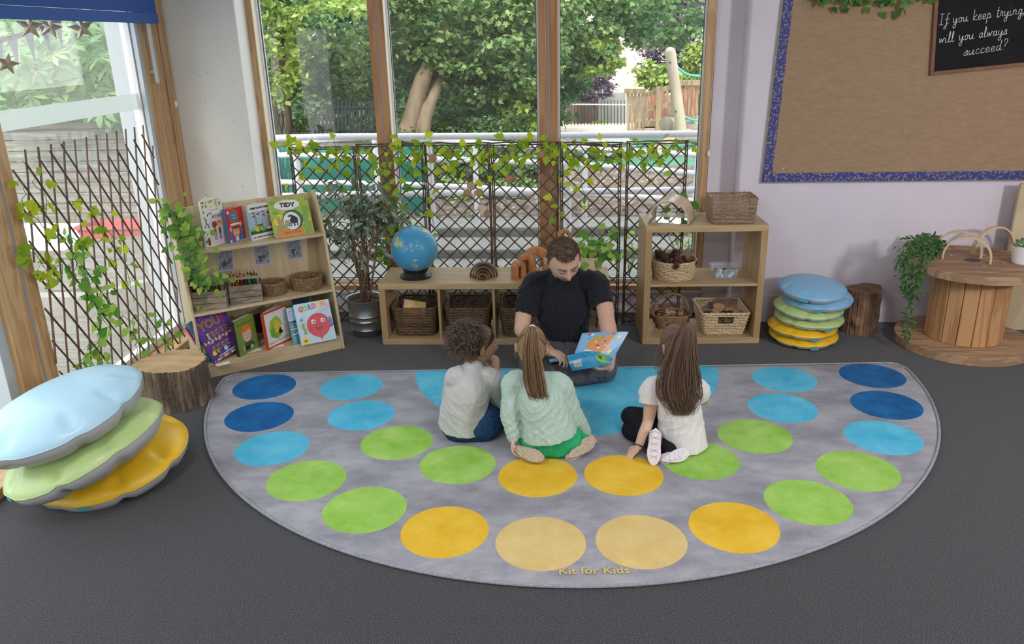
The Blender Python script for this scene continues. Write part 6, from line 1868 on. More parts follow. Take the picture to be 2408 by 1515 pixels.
for nm, a0, a1, c0, c1 in (('frame_bar', 0, cw, 0, fw_), ('frame_bar', 0, cw, chh - fw_, chh), ('frame_bar', 0, fw_, fw_, chh - fw_), ('frame_bar', cw - fw_, cw, fw_, chh - fw_)):
    MB().at(Mx, p).bb(a0, a1, c0, c1, -0.012, 0.008).build(nm, MATS.get('frame_brown') or pm('frame_brown', (0.24, 0.11, 0.06), (0.19, 0.08, 0.045), rough=.6, kind='wood', scale=2), ch, bevel=0.002)
MB().at(Mx, p).bb(fw_, cw - fw_, fw_, chh - fw_, -0.010, 0.0).build('slate', pm('slate_black', (0.007, 0.0075, 0.009), (0.012, 0.0125, 0.015), rough=0.75, scale=6, spec=.2), ch)
# joined handwriting: every letter as pen strokes in a unit box
GL = {'I': (.7, [[(.1, 1), (.6, 1)], [(.35, 1), (.35, 0)], [(.1, 0), (.6, 0)]]), 'f': (.55, [[(.62, .9), (.5, 1), (.36, .85), (.33, .3), (.33, -.3), (.15, -.45), (.08, -.3), (.3, -.1), (.6, .12)], [(.12, .45), (.6, .47)]]),
      'y': (.7, [[(.05, .5), (.12, .12), (.32, .06), (.5, .45), (.48, .0), (.42, -.4), (.2, -.45), (.18, -.25), (.45, -.02), (.7, .1)]]), 'o': (.6, [[(.45, .42), (.2, .45), (.1, .2), (.25, .02), (.45, .15), (.42, .42), (.6, .38)]]),
      'u': (.7, [[(.05, .45), (.1, .1), (.28, .03), (.48, .4)], [(.48, .5), (.47, .1), (.55, .02), (.7, .1)]]), 'k': (.65, [[(.12, 1), (.12, 0)], [(.52, .5), (.14, .22), (.45, .02), (.65, .08)]]),
      'e': (.55, [[(.08, .2), (.4, .3), (.35, .47), (.15, .42), (.1, .15), (.25, .02), (.55, .12)]]), 'p': (.65, [[(.12, .5), (.1, -.45)], [(.12, .38), (.3, .5), (.46, .35), (.4, .08), (.14, .06)], [(.4, .08), (.65, .12)]]),
      't': (.5, [[(.22, .95), (.2, .1), (.3, .02), (.5, .1)], [(.03, .6), (.45, .63)]]), 'r': (.5, [[(.05, .1), (.15, .5), (.32, .42), (.3, .1), (.5, .08)]]), 'i': (.4, [[(.08, .45), (.1, .08), (.2, .02), (.4, .1)], [(.12, .68), (.14, .72)]]),
      'n': (.65, [[(.05, .5), (.08, .02)], [(.08, .3), (.25, .5), (.4, .4), (.42, .05), (.65, .1)]]), 'g': (.65, [[(.45, .42), (.2, .45), (.1, .2), (.25, .02), (.45, .2), (.45, .45), (.43, -.35), (.2, -.42), (.2, -.2), (.65, .1)]]), ',': (.3, [[(.1, .08), (.1, -.05), (.02, -.2)]]),
      'w': (.75, [[(.03, .48), (.12, .05), (.3, .4), (.42, .05), (.58, .48), (.75, .4)]]), 'l': (.42, [[(.08, .1), (.22, .75), (.16, 1), (.08, .8), (.1, .15), (.2, .02), (.42, .1)]]), 'a': (.65, [[(.45, .42), (.2, .45), (.08, .2), (.22, .02), (.45, .25), (.45, .48), (.45, .08), (.65, .1)]]),
      's': (.5, [[(.02, .05), (.3, .5), (.38, .2), (.22, .02), (.06, .1)], [(.3, .03), (.5, .1)]]), 'c': (.5, [[(.4, .42), (.2, .46), (.08, .2), (.22, .02), (.5, .1)]]), 'd': (.65, [[(.45, .42), (.2, .45), (.08, .2), (.22, .02), (.45, .25)], [(.47, 1), (.45, .1), (.65, .1)]]), '?': (.6, [[(.1, .8), (.2, 1), (.42, .98), (.45, .75), (.28, .5), (.26, .3)], [(.26, .06), (.27, .02)]]), ' ': (.55, [])}
b = MB().at(Mx, p)
for txt, u0, v0, wd in (('If you keep trying,', 0.030, 0.285, 0.485), ('will you always', 0.040, 0.180, 0.385), ('succeed?', 0.185, 0.095, 0.250)):
    tot = sum(GL[c][0] for c in txt)
    sc = wd / tot
    hs = 0.060
    x = u0
    for c in txt:
        adv, st = GL[c]
        for s in st:
            q = np.array([(x + (a + 0.12 * v) * sc, v0 + v * hs + 0.012 * (x - u0) / wd, 0.0012) for a, v in s])
            b.tube(spline(q, max(4, len(q) * 4)), 0.0017, 5, flat=0.8)
        x += adv * sc
b.build('chalk_writing', pm('chalk', (0.80, 0.80, 0.82), rough=1), ch, ang=180)
# roller blind on the side window
bld = thing('roller_blind', 'blue roller blind pulled down over the top of the side window', 'blind')
MB().bb(-2.556, -2.553, 1.4, 5.055, 2.06, 2.7).build('cloth', pm('blind_blue', (0.035, 0.095, 0.36), (0.045, 0.11, 0.39), rough=0.8, scale=150), bld)
MB().bb(-2.562, -2.548, 1.4, 5.06, 2.0, 2.058).build('hem_bar', pm('blind_hem', (0.045, 0.12, 0.42), rough=.7), bld, bevel=0.004)
def bead_chain(label, a, c, r, weight):
    t = thing('blind_chain', label, 'chain', group='bead chains of the blinds')
    a, c = np.array(a), np.array(c)
    b = MB()
    for dx in (-0.011, 0.011):
        p0, p1 = a + (dx, 0, 0), c + (dx * .6, 0, 0)
        for k in range(int(np.linalg.norm(p1 - p0) / (r * 2.9))):
            b.ball(p0 + (p1 - p0) * k / (np.linalg.norm(p1 - p0) / (r * 2.9)), r, 6, 4)
    b.build('beads', pm('bead_' + label[:5], (0.62, 0.60, 0.57), rough=.4), t)['kind'] = 'stuff'
    MB().ball(c - (0, 0, .012), weight, 16, 10).build('weight', MATS['gloss_white'], t)
bead_chain('white bead chain loop hanging beside the pine post of the side window', (-2.585, 5.225, 2.7), (-2.607, 5.225, 1.52), 0.0024, (.014, .012, .024))
bead_chain('long white bead chain at the right jamb of the big window', (0.902, 5.41, 2.7), (0.886, 5.41, 1.13), 0.0024, (.012, .010, .022))
bead_chain('fine bead chain hanging down the front of the second mullion', at(1284, -40, Y=5.405), at(1292, 378, Y=5.405), 0.0022, (.008, .008, .018))
sm = pm('star_foil', (0.62, 0.58, 0.47), (0.40, 0.35, 0.27), rough=0.35, metal=0.7, scale=25, bump=.4)
for i, (x, y, r, a, l) in enumerate(((70, 62, .062, .1, 'leftmost crinkled foil star under the blue blind'), (118, 64, .058, .3, 'middle crinkled foil star under the blue blind'), (192, 66, .066, -.2, 'rightmost crinkled foil star under the blue blind'), (18, 150, .05, .3, 'lowest crinkled foil star at the left edge under the blue blind'))):
    c = at(x, y, X=-2.575)
    V, k = [], 10
    for j in range(k):
        rr_ = r if j % 2 == 0 else r * .42
        V.append((0.0, rr_ * math.sin(j * PI / 5 + a), rr_ * math.cos(j * PI / 5 + a)))
    V += [(0.012, 0, 0), (-0.012, 0, 0)]
    f = [(j, (j + 1) % k, 10) for j in range(k)] + [((j + 1) % k, j, 11) for j in range(k)]
    t = thing('foil_star', l, 'star', tuple(c), -0.99, 'foil stars under the blind')
    MB().add(V, f).build('star', sm, t, smooth=False)
    MB().tube([(0, 0, r * .9), (0, 0, 0.3)], 0.0008, 5).build('thread', MATS['gloss_white'], t)
bt = thing('bunting', 'pink tape bunting with grey pennants hung outside the side glass', 'bunting')
tp = [at(x, y, X=-2.80) for x, y in ((-30, 104), (0, 95), (45, 84), (90, 66), (125, 50), (170, 30))]
C = spline(tp, 30)
P = np.array([[c + (0, 0, 0.012), c - (0, 0, 0.012)] for c in C])
MB().grid(P).build('tape', pm('tape_pink', (0.62, 0.22, 0.36), (0.55, 0.30, 0.52), rough=.6, scale=6), bt)
for i, s in enumerate((2, 8, 13, 18, 23)):
    c, d = C[s], nrm(C[s + 2] - C[s])
    MB().add([c, c + d * .085, c + d * .042 + (0, 0, -.15)], [(0, 1, 2)]).build('pennant', flat('pennant_grey', (0.22, 0.27, 0.36)) if i % 2 == 0 or i > 2 else flat('pennant_rose', (0.52, 0.42, 0.40)), bt, smooth=False)
# ------------------------------------------------------------------ people
def fuse(mb, voxel, it=4, fold=0.0, fseed=1, fk=(38, 30, 24)):
    """joins overlapping closed shapes into one continuous smooth skin; returns vertices, faces"""
    o = bpy.data.objects.new('tmp', mb.mesh('tmp', [], False))
    COL.objects.link(o)
    r = o.modifiers.new('r', 'REMESH'); r.mode = 'VOXEL'; r.voxel_size = voxel
    s = o.modifiers.new('s', 'SMOOTH'); s.factor = 0.5; s.iterations = it
    dg = bpy.context.evaluated_depsgraph_get()
    ev = o.evaluated_get(dg)
    me = ev.to_mesh()
    n = len(me.vertices)
    v = np.zeros(n * 3); me.vertices.foreach_get('co', v); v = v.reshape(-1, 3)
    nn = np.zeros(n * 3); me.vertices.foreach_get('normal', nn); nn = nn.reshape(-1, 3)
    f = [tuple(p.vertices) for p in me.polygons]
    ev.to_mesh_clear()
    bpy.data.objects.remove(o)
    if fold:
        rs_ = np.random.default_rng(fseed)
        d = 0
        for i in range(5):
            k = rs_.normal(size=3) * np.array(fk) * (.55 + .25 * i)
            w = v @ k + rs_.uniform(0, 6) + 1.6 * np.sin(v @ rs_.normal(size=3) * 11) + .9 * np.sin(v @ rs_.normal(size=3) * 23)
            d = d + ((1 - np.abs(np.sin(w))) ** 2.5 - .2) * (.5 + .5 * np.sin(v @ rs_.normal(size=3) * 13 + i))
        v = v + nn * (fold * d)[:, None]
    return v, f
def skin_build(name, v, f, mats, parent, pick=None):
    me = bpy.data.meshes.new(name)
    me.from_pydata(v.tolist(), [], f)
    for m in mats: me.materials.append(m)
    if pick is not None:
        c = np.array([v[list(q)].mean(0) for q in f])
        me.polygons.foreach_set('material_index', pick(c).astype(int).tolist())
    me.polygons.foreach_set('use_smooth', [True] * len(f))
    me.update()
    o = bpy.data.objects.new(name, me); COL.objects.link(o)
    if parent: o.parent = parent
    return o
def limb(mb, pts, rad, n=14, k=18, flat=1.0, up=(0, 0, 1), ends=(1, 1)):
    P = spline(pts, k); r = spline(np.array(rad)[:, None], k)[:, 0]
    mb.tube(P, r, n, flat=flat, up=up)
    if ends[0]: mb.ball(P[0], r[0] * .98, 14, 8)
    if ends[1]: mb.ball(P[-1], r[-1] * .98, 14, 8)
def hand(mb, wrist, d, pn, s=1.0, curl=0.5, side=1, spread=0.16, thumb=0.6, fingers=None):
    """wrist point, direction d to the knuckles, pn the way the palm faces, side +1 thumb on cross(d,pn)"""
    wrist, d = np.asarray(wrist, float), nrm(d)
    pn = nrm(np.asarray(pn, float) - d * (np.asarray(pn, float) @ d))
    x = np.cross(d, pn) * side
    Rm = np.stack([x, d, pn], 1)
    mb.ball(wrist + d * 0.045 * s, (0.040 * s, 0.050 * s, 0.016 * s), 16, 10, rot=Rm)
    mb.ball(wrist + d * 0.018 * s, (0.028 * s, 0.035 * s, 0.019 * s), 14, 8, rot=Rm)
    mb.ball(wrist + d * 0.03 * s + x * 0.024 * s + pn * .006 * s, (0.016 * s, 0.03 * s, 0.016 * s), 12, 8, rot=Rm)
    for i, (off, L) in enumerate(((0.028, 0.068), (0.010, 0.076), (-0.009, 0.070), (-0.027, 0.055))):
        c = fingers[i] if fingers else curl * (0.9 + 0.12 * i)
        b = wrist + d * (0.080 - abs(off) * .25) * s + x * off * s
        di = nrm(d + x * off * spread * 40 * 0.12)
        P, a, q = [b - di * .02 * s, b], 0.0, b
        for seg, fr in ((0, .46), (1, .31), (2, .23)):
            a += c * (0.75 if seg == 0 else 0.95)
            q = q + (di * math.cos(a) + pn * math.sin(a)) * L * fr * s
            P.append(q)
        limb(mb, P, [0.0088 * s, 0.0088 * s, 0.0080 * s, 0.0073 * s, 0.0062 * s], 10, 16)
    b = wrist + d * 0.022 * s + x * 0.028 * s
    t1 = b + (d * .55 + x * .75 + pn * thumb * .5) * 0.034 * s
    t2 = t1 + (d * .85 + x * .25 + pn * thumb) * 0.026 * s
    t3 = t2 + (d * .9 - x * .05 + pn * thumb * .9) * 0.020 * s
    limb(mb, [b, t1, t2, t3], [0.0125 * s, 0.0105 * s, 0.009 * s, 0.0072 * s], 10, 14)
def head_shape(mb, c, Rm, s=1.0, child=False, nose=1.0):
    """a head with brow, sockets, nose, lips and chin; looks along local +Y"""
    nu, nv = 120, 84
    t = np.linspace(0.0, PI, nv)[:, None]; a = np.linspace(0, 2 * PI, nu, endpoint=False)[None]
    X, Yv, Z = np.sin(t) * np.cos(a), np.sin(t) * np.sin(a), -np.cos(t) * np.ones_like(a)
    rx, ry, rz = 0.076, 0.094, 0.113
    x, y, z = X * rx, Yv * ry, Z * rz
    low = np.clip(-z / rz, 0, 1)
    x = x * (1 - 0.28 * low ** 1.6)
    y = np.where(y > 0, y * (1 - 0.05 * low), y * (1 - 0.30 * low ** 1.3))
    x = x * (1 + 0.04 * np.clip(z / rz, 0, 1))
    fr = np.clip(Yv, 0, 1) ** 0.7
    G = lambda cx, cz, sx, sz: np.exp(-((x - cx) / sx) ** 2 - ((z - cz) / sz) ** 2)
    k = 0.7 if child else 1.0
    dy = nose * (0.026 * G(0, -.022, .011, .013) + 0.016 * G(0, -.002, .009, .022) + .008 * (G(.011, -.028, .008, .009) + G(-.011, -.028, .008, .009)))
    dy = dy + k * .007 * (G(.028, .030, .02, .009) + G(-.028, .030, .02, .009)) - .011 * (G(.030, .010, .016, .012) + G(-.030, .010, .016, .012)) + .004 * (G(.031, .008, .010, .007) + G(-.031, .008, .010, .007))
    dy = dy + .006 * (G(.044, -.024, .022, .02) + G(-.044, -.024, .022, .02)) + .006 * G(0, -.056, .02, .0055) + .0065 * G(0, -.067, .016, .0055) - .004 * G(0, -.0615, .022, .0025) + k * .010 * G(0, -.092, .022, .014) - .003 * G(0, -.079, .02, .006)
    y = y + dy * fr
    V = np.stack([x, y, z], -1).reshape(-1, 3) * s
    f = []
    for i in range(nv - 1):
        for j in range(nu):
            f.append((i * nu + j, i * nu + (j + 1) % nu, (i + 1) * nu + (j + 1) % nu, (i + 1) * nu + j))
    f.append(tuple(range(nu))[::-1]); f.append(tuple(range((nv - 1) * nu, nv * nu)))
    mb.add(V @ Rm.T + c, f)
    for sx in (-1, 1):
        e = np.array((sx * .076, -.006, -.008)) * s
        Re = Rm @ rotm(0.0, 0.12 * sx, 0.45 * sx)
        mb.ball(Rm @ e + c, np.array((.007, .019, .030)) * s, 14, 10, rot=Re)
        mb.at(Re, Rm @ (e + np.array((sx * .007, -.004, 0)) * s) + c).tube([(0, .015 * s * math.cos(q) - .003 * s, .027 * s * math.sin(q)) for q in np.linspace(-1.2, 4.2, 16)], .0045 * s, 8)
        mb.T = None
def R_from(yv, zv):
    """rotation whose local Y looks along yv and Z is near zv"""
    y = nrm(yv); z = np.asarray(zv, float); z = nrm(z - y * (z @ y)); x = np.cross(y, z)
    return np.stack([x, y, z], 1)
def on_skull(d, s, k=1.06):
    d = d / np.linalg.norm(d, axis=-1, keepdims=True)
    r = np.array((0.076, 0.094, 0.113)) * s * k
    p = d * r
    low = np.clip(-d[..., 2], 0, 1)
    p[..., 0] *= (1 - 0.20 * low ** 1.6)
    return p
def strands(mb, L, r, mi=0, n=3):
    for P in L:
        P = np.asarray(P)
        k = len(P)
        mb.tube(P, r * np.linspace(1, .45, k), n, mi=mi, cap=False)
def eyes(parent, c, Rm, s, name='eyes', closed=False):
    b = MB()
    for sx in (-1, 1):
        p = Rm @ (np.array((sx * .030, .0715, .008)) * s) + c
        b.ball(p, .0105 * s, 14, 10, mi=0)
        b.ball(p + Rm @ np.array((0, .0068, -.003)) * s, .0052 * s, 10, 8, mi=1)
    b.build(name, [flat('eye_white', (.75, .73, .70)), flat('eye_dark', (.03, .02, .015))], parent, ang=180)
pm('skin_man', (0.56, 0.34, 0.25), (0.62, 0.39, 0.30), rough=0.5, scale=9, sss=0.08, spec=.35)
pm('skin_lip', (0.52, 0.24, 0.20), rough=0.45)
pm('skin_stubble', (0.36, 0.235, 0.185), (0.30, 0.19, 0.145), rough=0.6, scale=140)
pm('skin_fair', (0.62, 0.39, 0.29), (0.68, 0.45, 0.35), rough=0.5, scale=9, sss=0.08, spec=.35)
pm('skin_brown', (0.38, 0.20, 0.125), (0.44, 0.245, 0.16), rough=0.5, scale=9, sss=0.06, spec=.35)
pm('tee_black', (0.012, 0.013, 0.018), (0.018, 0.019, 0.026), rough=0.9, scale=300, sheen=0.12, spec=.15, bump=.1, bscale=300)
pm('trouser_grey', (0.085, 0.080, 0.092), (0.125, 0.118, 0.132), rough=0.9, scale=40, spec=.15, bump=.15, bscale=200)
pm('jersey_grey', (0.50, 0.50, 0.51), (0.57, 0.57, 0.58), rough=0.95, scale=120, spec=.1, bump=.15, bscale=250)
pm('denim', (0.018, 0.05, 0.13), (0.03, 0.08, 0.19), rough=0.9, scale=60, spec=.15, bump=.15, bscale=250)
pm('sweat_mint', (0.42, 0.57, 0.51), (0.47, 0.62, 0.56), rough=0.95, scale=60, spec=.1, bump=.1, bscale=250)
pm('short_green', (0.02, 0.36, 0.15), (0.035, 0.44, 0.20), rough=0.85, scale=30, spec=.2)
pm('tee_white', (0.74, 0.72, 0.72), (0.79, 0.77, 0.77), rough=0.9, scale=30, spec=.1)
pm('legging', (0.012, 0.014, 0.018), rough=0.85, spec=.15)
pm('sole_beige', (0.60, 0.51, 0.40), (0.50, 0.41, 0.31), rough=0.8, kind='voronoi', scale=110, bump=.8)
pm('shoe_white', (0.72, 0.66, 0.74), (0.78, 0.73, 0.80), rough=0.6, scale=20)
def hairmat(n, a, b, r=0.5): return pm(n, a, b, rough=r, kind='random', lo=0.0, hi=1.0, spec=.4)
hairmat('hair_short', (0.10, 0.066, 0.05), (0.24, 0.17, 0.13)); hairmat('hair_curly', (0.05, 0.032, 0.024), (0.23, 0.165, 0.13)); hairmat('hair_light', (0.12, 0.07, 0.038), (0.48, 0.31, 0.18)); hairmat('hair_brown', (0.075, 0.044, 0.030), (0.30, 0.195, 0.135))
pm('hair_under', (0.10, 0.06, 0.036), (0.16, 0.10, 0.06), rough=.7, scale=60); pm('hair_under_dark', (0.022, 0.014, 0.011), rough=.7); pm('hair_under_man', (0.11, 0.073, 0.055), (0.17, 0.12, 0.092), rough=.8, scale=120)

# ---------------- the man
mb0 = np.array((-0.06, 4.42, 0.0))
W = lambda x, y, Y: at(x, y, Y=Y) - mb0
man = thing('person', 'man in black t-shirt and grey trousers sitting cross-legged, reading from an open picture book', 'person', tuple(mb0))
hc = W(1325, 611, 4.215); HR = R_from((0.24, -0.74, -0.46), (0.02, -0.46, 0.88)); ms = 1.13
nb = np.array((0.0, -0.075, 0.605))
b = MB()
head_shape(b, hc, HR, ms)
limb(b, [nb + (0, .03, -.02), hc + HR @ np.array((0, -.03, -.07))], [.062, .056])
sl, sr = np.array((-.172, -.05, .525)), np.array((.185, -.05, .535))
el, er = np.array((-.235, -.17, .30)), W(1426, 748, 4.24)
wl, wr = W(1292, 826, 4.03), W(1418, 858, 4.02)
wr = W(1432, 862, 3.99)
limb(b, [sl, (sl + el) / 2 + (-.012, .0, 0), el], [.060, .050, .044])
limb(b, [el, el * .6 + wl * .4, wl], [.044, .042, .029])
limb(b, [sr, (sr + er) / 2 + (.014, 0, 0), er], [.060, .052, .046])
limb(b, [er, er * .55 + wr * .45 + (.012, 0, 0), wr], [.046, .044, .030])
limb(b, [(0, .03, .08), (0, .01, .25), (0, -.03, .42), (0, -.06, .54)], [.10, .09, .10, .07], flat=1)
hand(b, wl, W(1316, 836, 3.99) - wl, (0.35, -.35, -.75), 0.98, 0.55, 1, thumb=.5)
hand(b, wr, W(1390, 868, 3.93) - wr, (-.1, .15, 1), 0.98, 0.30, 1, thumb=.7)
v, f = fuse(b, 0.0036, 3)
def pick_man(c):
    q = (c - hc) @ HR / ms
    head = np.linalg.norm(q, axis=1) < 0.16
    lips = head & (q[:, 1] > .075) & (np.abs(q[:, 2] + .0615) < .0095) & (np.abs(q[:, 0]) < .024 - .6 * np.abs(q[:, 2] + .0615))
    st = head & (q[:, 2] < -.036 - .35 * np.clip(.055 - q[:, 1], -1, .02)) & (q[:, 1] > -.005) & (q[:, 2] > -.125) & ~((np.abs(q[:, 0]) > .020) & (q[:, 2] > -.050) & (np.abs(q[:, 0]) < .055))
    return np.where(lips, 2, np.where(st, 1, 0))
o = skin_build('body', v, f, [MATS['skin_man'], MATS['skin_stubble'], MATS['skin_lip']], man, pick_man)
b = MB()
for sx in (-1, 1):
    P = [(sx * .012, .100, .024), (sx * .028, .098, .031), (sx * .048, .082, .026)]
    b.tube(spline(np.array(P) * ms @ HR.T + hc, 10), [.002, .0042, .0048, .005, .005, .0048, .0045, .004, .003, .0015], 8)
b.build('eyebrows', MATS['hair_under_man'], man, ang=180)
b = MB()
for sx in (-1, 1):
    b.tube(spline(np.array([(sx * .019, .0885, .004), (sx * .030, .0905, .0015), (sx * .042, .083, .004)]) * ms @ HR.T + hc, 8), .0016, 6)
b.build('eyelashes', MATS['hair_under_dark'], man, ang=180)
# short hair: under layer and thousands of short tufts
def hair_cap(s, Rm, c, keep, k, mat, parent, name='hair_base', wob=0.0):
    nu, nv = 90, 60
    t = np.linspace(0.02, PI, nv)[:, None]; a = np.linspace(0, 2 * PI, nu, endpoint=False)[None]
    D = np.stack([np.sin(t) * np.cos(a), np.sin(t) * np.sin(a), np.cos(t) * np.ones_like(a)], -1)
    K = keep(D)
    P = on_skull(D, s, 1.0)
    nrm_ = P / np.linalg.norm(P, axis=-1, keepdims=True)
    h = np.clip(K, 0, 1)
    P = P * (1 + (k - 1) * np.sqrt(h))[..., None] + wob * np.sin(D @ np.array((31, 23, 17)))[..., None] * nrm_ * h[..., None]
    P = P.reshape(-1, 3) @ Rm.T + c
    kk = (K > 0).reshape(-1)
    f = []
    for i in range(nv - 1):
        for j in range(nu):
            q = (i * nu + j, (i + 1) * nu + j, (i + 1) * nu + (j + 1) % nu, i * nu + (j + 1) % nu)
            if all(kk[list(q)]): f.append(q)
    b = MB().add(P, f)
    return b.build(name, mat, parent, ang=180)
def keep_man(D):
    z, y, x = D[..., 2], D[..., 1], np.abs(D[..., 0])
    front = z - (0.52 + 0.10 * x)                 # hairline over the brow
    side = z + 0.10 + 0.75 * np.clip(-y, 0, 1) - 0.5 * np.clip(y - .15, 0, 1)
    return np.where(y > 0.35, front, np.where(y > 0.0, np.minimum(front + (0.35 - y) * 3, side), side)) * 4
hair_cap(ms, HR, hc, keep_man, 1.055, MATS['hair_under_man'], man)
b = MB(); rs = np.random.default_rng(77)
D = rs.normal(size=(9000, 3)); D /= np.linalg.norm(D, axis=1)[:, None]
D = D[keep_man(D) > 0.05][:3400]
for d in D:
    p = on_skull(d, ms, 1.035)
    L = 0.013 if d[2] > .45 else 0.007
    g = nrm(d * np.array((1, 1, 1)) + np.array((0.35, .45, .0)) + rs.normal(size=3) * .25)
    b.tube(np.array([p, p + g * L * .6, p + g * L + (0, .002, -.001)]) @ HR.T + hc, np.array((.0014, .0011, .0004)), 3, cap=False)
b.build('hair', MATS['hair_short'], man, ang=180)['kind'] = 'stuff'
# t-shirt
b = MB()
limb(b, [(.01, .045, .17), (.005, .03, .22), (0, .0, .30), (0, -.035, .44), (0, -.06, .545)], [.125, .145, .150, .155, .100], 24, 22)
for p, e in ((sl, el), (sr, er)):
    limb(b, [(p[0] * .22, -.025, .588), p * .6 + np.array((0, -.012, .236)), p + (p[0] * .02, 0, .004), p + (e - p) * .64], [.052, .060, .068, .069], 18, ends=(1, 0))
b.ball((0, -.105, .40), (.14, .07, .13), 20, 14); b.ball((0.01, -.06, .26), (.135, .09, .09), 20, 14)
limb(b, [(0, -.03, .56), nb + (0, .020, -.03)], [.09, .060])
v, f = fuse(b, 0.006, 6, 0.006, 5)
skin_build('t_shirt', v, f, [MATS['tee_black']], man)
b = MB()
q = np.linspace(0, 2 * PI, 30, endpoint=False)
ax = nrm(hc - nb); e1 = nrm(np.cross(ax, (0, 1, 0))); e2 = np.cross(ax, e1)
b.tube(nb + (0, .012, -.006) + .062 * (np.cos(q)[:, None] * e1 + np.sin(q)[:, None] * e2) - np.outer(np.clip(np.sin(q - .0) * 0, 0, 1), (0, 0, 0)), .006, 8, closed=True)
b.build('collar', MATS['tee_black'], man, ang=180)
# trousers, crossed legs
b = MB()
hipl, hipr = np.array((-.10, .05, .105)), np.array((.12, .05, .105))
kr = W(1422, 868, 4.20); kr[2] = .085
kl = np.array((-.17, -.22, .09))
fl_, fr2 = np.array((-.02, -.24, .055)), np.array((-.15, -.30, .055))
limb(b, [hipr, (hipr + kr) / 2 + (.02, 0, .02), kr], [.110, .098, .076], 18)
limb(b, [kr, (kr + fr2) / 2 + (0, -.03, .0), fr2], [.074, .066, .050], 16)
limb(b, [hipl, (hipl + kl) / 2 + (-.02, 0, .02), kl], [.110, .098, .076], 18)
limb(b, [kl, (kl + fl_) / 2 + (0, -.03, 0), fl_], [.074, .066, .050], 16)
limb(b, [hipl + (0, .02, .02), hipr + (0, .02, .02)], [.125, .125], 18)
b.ball((0, -.05, .135), (.165, .155, .095), 18, 12)
v, f = fuse(b, 0.006, 6, 0.006, 9)
v[:, 2] = np.maximum(v[:, 2], .016)
skin_build('trousers', v, f, [MATS['trouser_grey']], man)
for p, dx, nm in ((fl_, (.7, .45, 0), 'shoe'), (fr2, (-.8, .2, 0), 'shoe')):
    b = MB(); d = nrm(dx)
    limb(b, [p - d * .02, p + d * .07 + (0, 0, -.005), p + d * .16 - (0, 0, .012)], [.044, .042, .034], 16)
    v, f = fuse(b, .005, 4); v[:, 2] = np.maximum(v[:, 2], .016)
    skin_build(nm, v, f, [flat('shoe_dark', (.03, .03, .035))], man)

# the book he holds open
pbk = thing('picture_book', 'open blue picture book with orange monsters, held by the man', 'book')
B_ = lambda x, y, Y: at(x, y, Y=Y)
fpage, bpage = flat('page_blue', (0.16, 0.36, 0.62), (0.24, 0.46, 0.72), scale=9), flat('cover_blue', (0.02, 0.26, 0.52), (0.04, 0.33, 0.60), scale=12)
TL, TR, BL2, BR2 = B_(1369, 783, 4.06), B_(1478, 780, 4.05), B_(1350, 834, 3.985), B_(1440, 846, 3.965)
nA = 12
def pg(u, v, off=0.0):
    p = (TL * (1 - u) + TR * u) * v + (BL2 * (1 - u) + BR2 * u) * (1 - v)
    n = nrm(np.cross(TR - TL, TL - BL2))
    return p + n * (off + 0.012 * math.sin(u * PI) * (1 - v * .3) - .004)
nf = nrm(np.cross(TR - TL, TL - BL2))
b = MB().grid(np.array([[pg(u, v) for v in np.linspace(0, 1, 6)] for u in np.linspace(0, 1, nA)]), flip=False)
b.grid(np.array([[pg(u, v, -.006) for v in np.linspace(0, 1, 6)] for u in np.linspace(0, 1, nA)]), flip=True)
mats = [fpage]
def paint(mats, m, pts, off):
    if m not in mats: mats.append(m)
    q = np.array(pts); c = q.mean(0); n = len(q)
    V = [pg(*(c + (p_ - c) * k), off) for k in (1.0, .66, .33) for p_ in q] + [pg(*c, off)]
    F = [(r * n + i, r * n + (i + 1) % n, (r + 1) * n + (i + 1) % n, (r + 1) * n + i) for r in (0, 1) for i in range(n)] + [(2 * n + i, 2 * n + (i + 1) % n, 3 * n) for i in range(n)]
    b.add(V, F, mats.index(m))
def blob2(m, u, v, ru, rv, off, seed, wob=.15, n=18):
    r_ = np.random.default_rng(seed); ph = r_.uniform(0, 6, 2)
    paint(mats, m, [(u + ru * (1 + wob * math.sin(3 * t + ph[0]) + wob * .6 * math.sin(5 * t + ph[1])) * math.cos(t), v + rv * (1 + wob * math.sin(3 * t + ph[0])) * math.sin(t)) for t in np.linspace(0, 2 * PI, n, endpoint=False)], off)
Fam, Fpe = flat('p_amber', (0.62, 0.32, 0.05)), flat('p_peach', (0.68, 0.30, 0.14))
for k, (m, u, v, ru, rv) in enumerate(((Fam, .36, .52, .14, .26), (Fpe, .62, .60, .14, .28), (Fpe, .50, .34, .22, .20), (Fam, .44, .78, .07, .08), (Fam, .68, .82, .07, .08), (Fy, .40, .60, .03, .05), (Fk, .60, .64, .02, .03), (Fw, .52, .36, .03, .04), (Fw, .30, .22, .12, .03), (Fy, .82, .25, .06, .07), (Fl, .78, .10, .10, .06), (Fy, .86, .80, .03, .08), (Fr, .70, .94, .03, .03), (Fr, .18, .92, .04, .04), (Fw, .25, .88, .05, .03), (Fk, .22, .70, .015, .02), (Fk, .48, .45, .05, .012), (Fw, .66, .46, .05, .012))):
    blob2(m, u, v, ru, rv, .0006 + .00025 * k, k)
b.build('right_page', mats, pbk, smooth=False)
for k, u in enumerate(np.linspace(.2, .8, 5)):
    pass
rows = [[(1328, 838, 3.99), (1385, 834, 3.985), (1440, 846, 3.965)], [(1333, 836, 3.965), (1390, 826, 3.965), (1436, 838, 3.945)], [(1336, 846, 3.935), (1392, 834, 3.935), (1437, 846, 3.925)], [(1341, 860, 3.915), (1394, 848, 3.915), (1438, 853, 3.91)], [(1346, 872, 3.905), (1396, 864, 3.905), (1438, 858, 3.905)]]
Pm = np.array([[B_(*q) for q in r] for r in rows])
